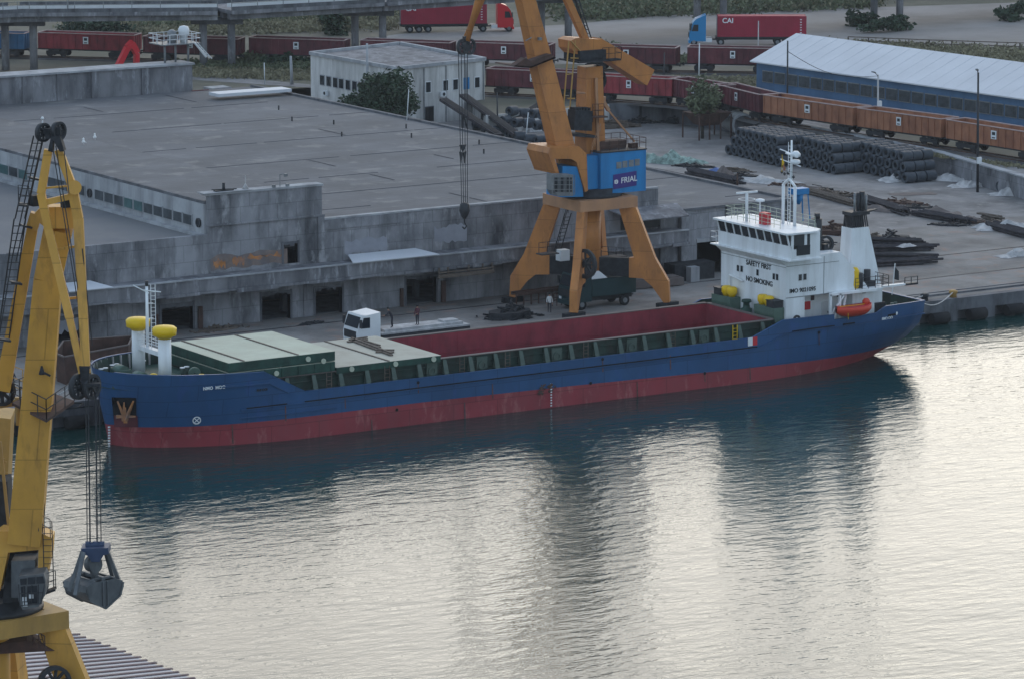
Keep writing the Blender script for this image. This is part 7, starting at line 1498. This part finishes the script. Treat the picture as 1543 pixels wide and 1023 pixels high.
# ================================================================ TREES AND PLANTS
b0_ = at(581, 214, GZ); tt_ = aty(581, 108, b0_.y).z; tree((b0_.x, b0_.y, GZ), tt_-GZ, (4.9, 3.8, 3.7), 12000, 'dense dark green tree in front of the white office block', 'leaf_dark', .26, 3)
b0_ = at(538, 200, GZ); tt_ = aty(538, 138, b0_.y).z; tree((b0_.x, b0_.y, GZ), tt_-GZ, (2.6, 2.0, 2.2), 2600, 'smaller bushy tree left of the dark tree', 'leaf_dark', .28, 5)
b0_ = at(1056, 207, GZ); tree((b0_.x-.6, b0_.y-1.2, GZ), 7.4, (2.9, 2.4, 2.4), 2400, 'small loose grey green tree at the yard wall behind the hopper', 'leaf', .24, 9)
bi = 0
for (pxx, py, r_, n, lab, mt) in ((495, 54, (3.4, 2.5, 4.4), 1100, 'dark rounded bush between the viaduct columns', 'leaf_dark'), (150, 58, (9, 3, 3.0), 1600, 'long dark green hedge behind the red wagon', 'leaf_dark'),
                                  (1290, 40, (3.6, 2.6, 2.0), 800, 'low dark bush left of the paired columns at right', 'leaf_dark'), (1340, 48, (5.5, 2.6, 1.6), 1100, 'wide dark bush at the foot of the paired columns', 'leaf_dark'),
                                  (1530, 32, (3.5, 2.5, 2.4), 700, 'dark bush around the column at the right edge', 'leaf_dark'), (380, 96, (5, 2, 1.6), 700, 'green weeds at the foot of the column under the viaduct', 'leaf'),
                                  (425, 100, (6, 2, 1.5), 800, 'green bush left of the office block below the wagons', 'leaf_dark'), (520, 46, (2.0, 1.6, 2.2), 400, 'small green shrub right of the rounded bush', 'leaf')):
    p = at(pxx, py, UZ); bush((p.x, p.y, UZ), r_, n, lab, mt, .38, 40+bi); bi += 1
def cover(poly_, n, size, mat, name, seed, zh=.5, clump=1.0):
    q = random.Random(seed); mb = MB(); (x0, y0), (x1, y1), (x2, y2), (x3, y3) = poly_
    for i in range(n):
        u, v_ = q.random(), q.random(); xx = (x0*(1-u)+x1*u)*(1-v_)+(x3*(1-u)+x2*u)*v_; yy = (y0*(1-u)+y1*u)*(1-v_)+(y3*(1-u)+y2*u)*v_; p = at(xx, yy, UZ); cs = q.uniform(.3, 1)*clump
        for k_ in range(5):
            a = Vector((p.x+q.gauss(0, cs), p.y+q.gauss(0, cs), UZ+q.uniform(0, zh*cs*1.6))); w_ = Vector((q.gauss(0, 1), q.gauss(0, 1), q.gauss(0, .5))).normalized()*size*q.uniform(.5, 1.2); u_ = Vector((q.gauss(0, .5), q.gauss(0, .5), 1)).normalized()*size*q.uniform(.5, 1.1)
            mb.poly([a-w_, a+w_*.2-u_*.3, a+w_, a+u_])
    o = mb.build(name, mat); o['kind'] = 'stuff'; return o
cover(((820, 6), (1320, -6), (1320, 14), (850, 34)), 1500, .45, 'leaf', 'undergrowth', 1, .8, 1.6)
cover(((820, 10), (1320, -4), (1320, 12), (850, 30)), 1500, .4, 'leaf_dry', 'dry_grass', 21, .5, 1.8)
cover(((840, -18), (1560, -26), (1560, -6), (840, 0)), 1800, .7, 'leaf_dark', 'treeline', 2, 1.8, 2.2)
cover(((100, 40), (600, 22), (600, 46), (100, 62)), 2400, .35, 'leaf_dry', 'dry_grass', 3, .5, 1.5)
cover(((220, 40), (600, 18), (600, 30), (220, 48)), 1000, .4, 'leaf', 'undergrowth', 4, .5, 1.5)
cover(((270, 104), (470, 106), (470, 122), (300, 118)), 900, .28, 'leaf_dry', 'dry_grass', 5, .3, 1.0)
cover(((270, 96), (470, 100), (470, 108), (270, 104)), 900, .3, 'leaf', 'undergrowth', 6, .4, 1.2)
cover(((1270, 68), (1640, 80), (1640, 112), (1300, 78)), 1500, .32, 'leaf_dry', 'dry_grass', 7, .5, 1.2)
cover(((860, 118), (1140, 120), (1140, 136), (900, 128)), 900, .28, 'leaf_dry', 'dry_grass', 8, .25, 1.2)
cover(((880, 62), (1040, 88), (1030, 100), (860, 92)), 700, .28, 'leaf', 'undergrowth', 9, .35, 1.2)
cover(((1200, 204), (1543, 252), (1600, 262), (1200, 210)), 500, .2, 'leaf_dry', 'dry_grass', 10, .2, .7)

# ================================================================ RIBBED ROOF IN THE FOREGROUND
rr_ = empty('ribbed_roof_shed', at(60, 1010, 6.0), 'low shed with brown ribbed pale roof below the yellow crane', 'shed')
RZ = 6.0; far_a = at(60, 935, RZ); far_b = at(340, 1040, RZ); back = at(-260, 940, RZ); fwd = at(-200, 1110, RZ); 
mb = MB(); mb.prism([far_a, far_b, fwd+Vector((0, 0, 0)), back], (0, 0, -.25)); mb.build('roof_sheet', 'pinkish', rr_)
dAB = far_b-far_a; dBK = (fwd-far_b); dBK2 = back-far_a
mb = MB(); nrib = 24
for i in range(nrib+1): t_ = i/nrib; p = far_a+dAB*t_; e_ = p+(dBK2*(1-t_)+dBK*t_); mb.beam(p-(e_-p).normalized()*(.12+.1*(i % 2))+Vector((0, 0, .03)), e_+Vector((0, 0, .03)), .26, .05)
mb.build('roof_ribs', 'rib_brown', rr_)
mb = MB(); mb.prism([far_a*.98+fwd*.02-Vector((0, 0, .3)), far_b*.98+fwd*.02-Vector((0, 0, .3)), fwd-Vector((0, 0, .3)), back-Vector((0, 0, .3))], (0, 0, -5.0)); mb.build('shed_wall', 'concrete_dark', rr_)

fq = MB(); o_ = HF*150; lat = lambda D, l: (HF*D+RT*l)
P_ = [lat(150, -130), lat(150, -4), lat(237, -12), lat(237, -130)]; zq = LC.z
fq.prism([(p.x, p.y, zq) for p in P_][::-1], (0, 0, -zq-1)); struct(fq.build('foreground_quay', 'quaydeck'))

# ================================================================ AIR
hz = MB(); hz.box(-1600, 2600, -500, 3600, -4.2, 80); hm_ = bpy.data.materials.new('haze'); hm_.use_nodes = True; nt = hm_.node_tree; nt.nodes.clear()
pv = nt.nodes.new('ShaderNodeVolumePrincipled'); pv.inputs['Color'].default_value = (.80, .84, .90, 1); pv.inputs['Density'].default_value = .00007; pv.inputs['Anisotropy'].default_value = .2
mo = nt.nodes.new('ShaderNodeOutputMaterial'); nt.links.new(pv.outputs['Volume'], mo.inputs['Volume']); M['haze'] = hm_
ho_ = hz.build('haze', 'haze'); ho_['kind'] = 'stuff'
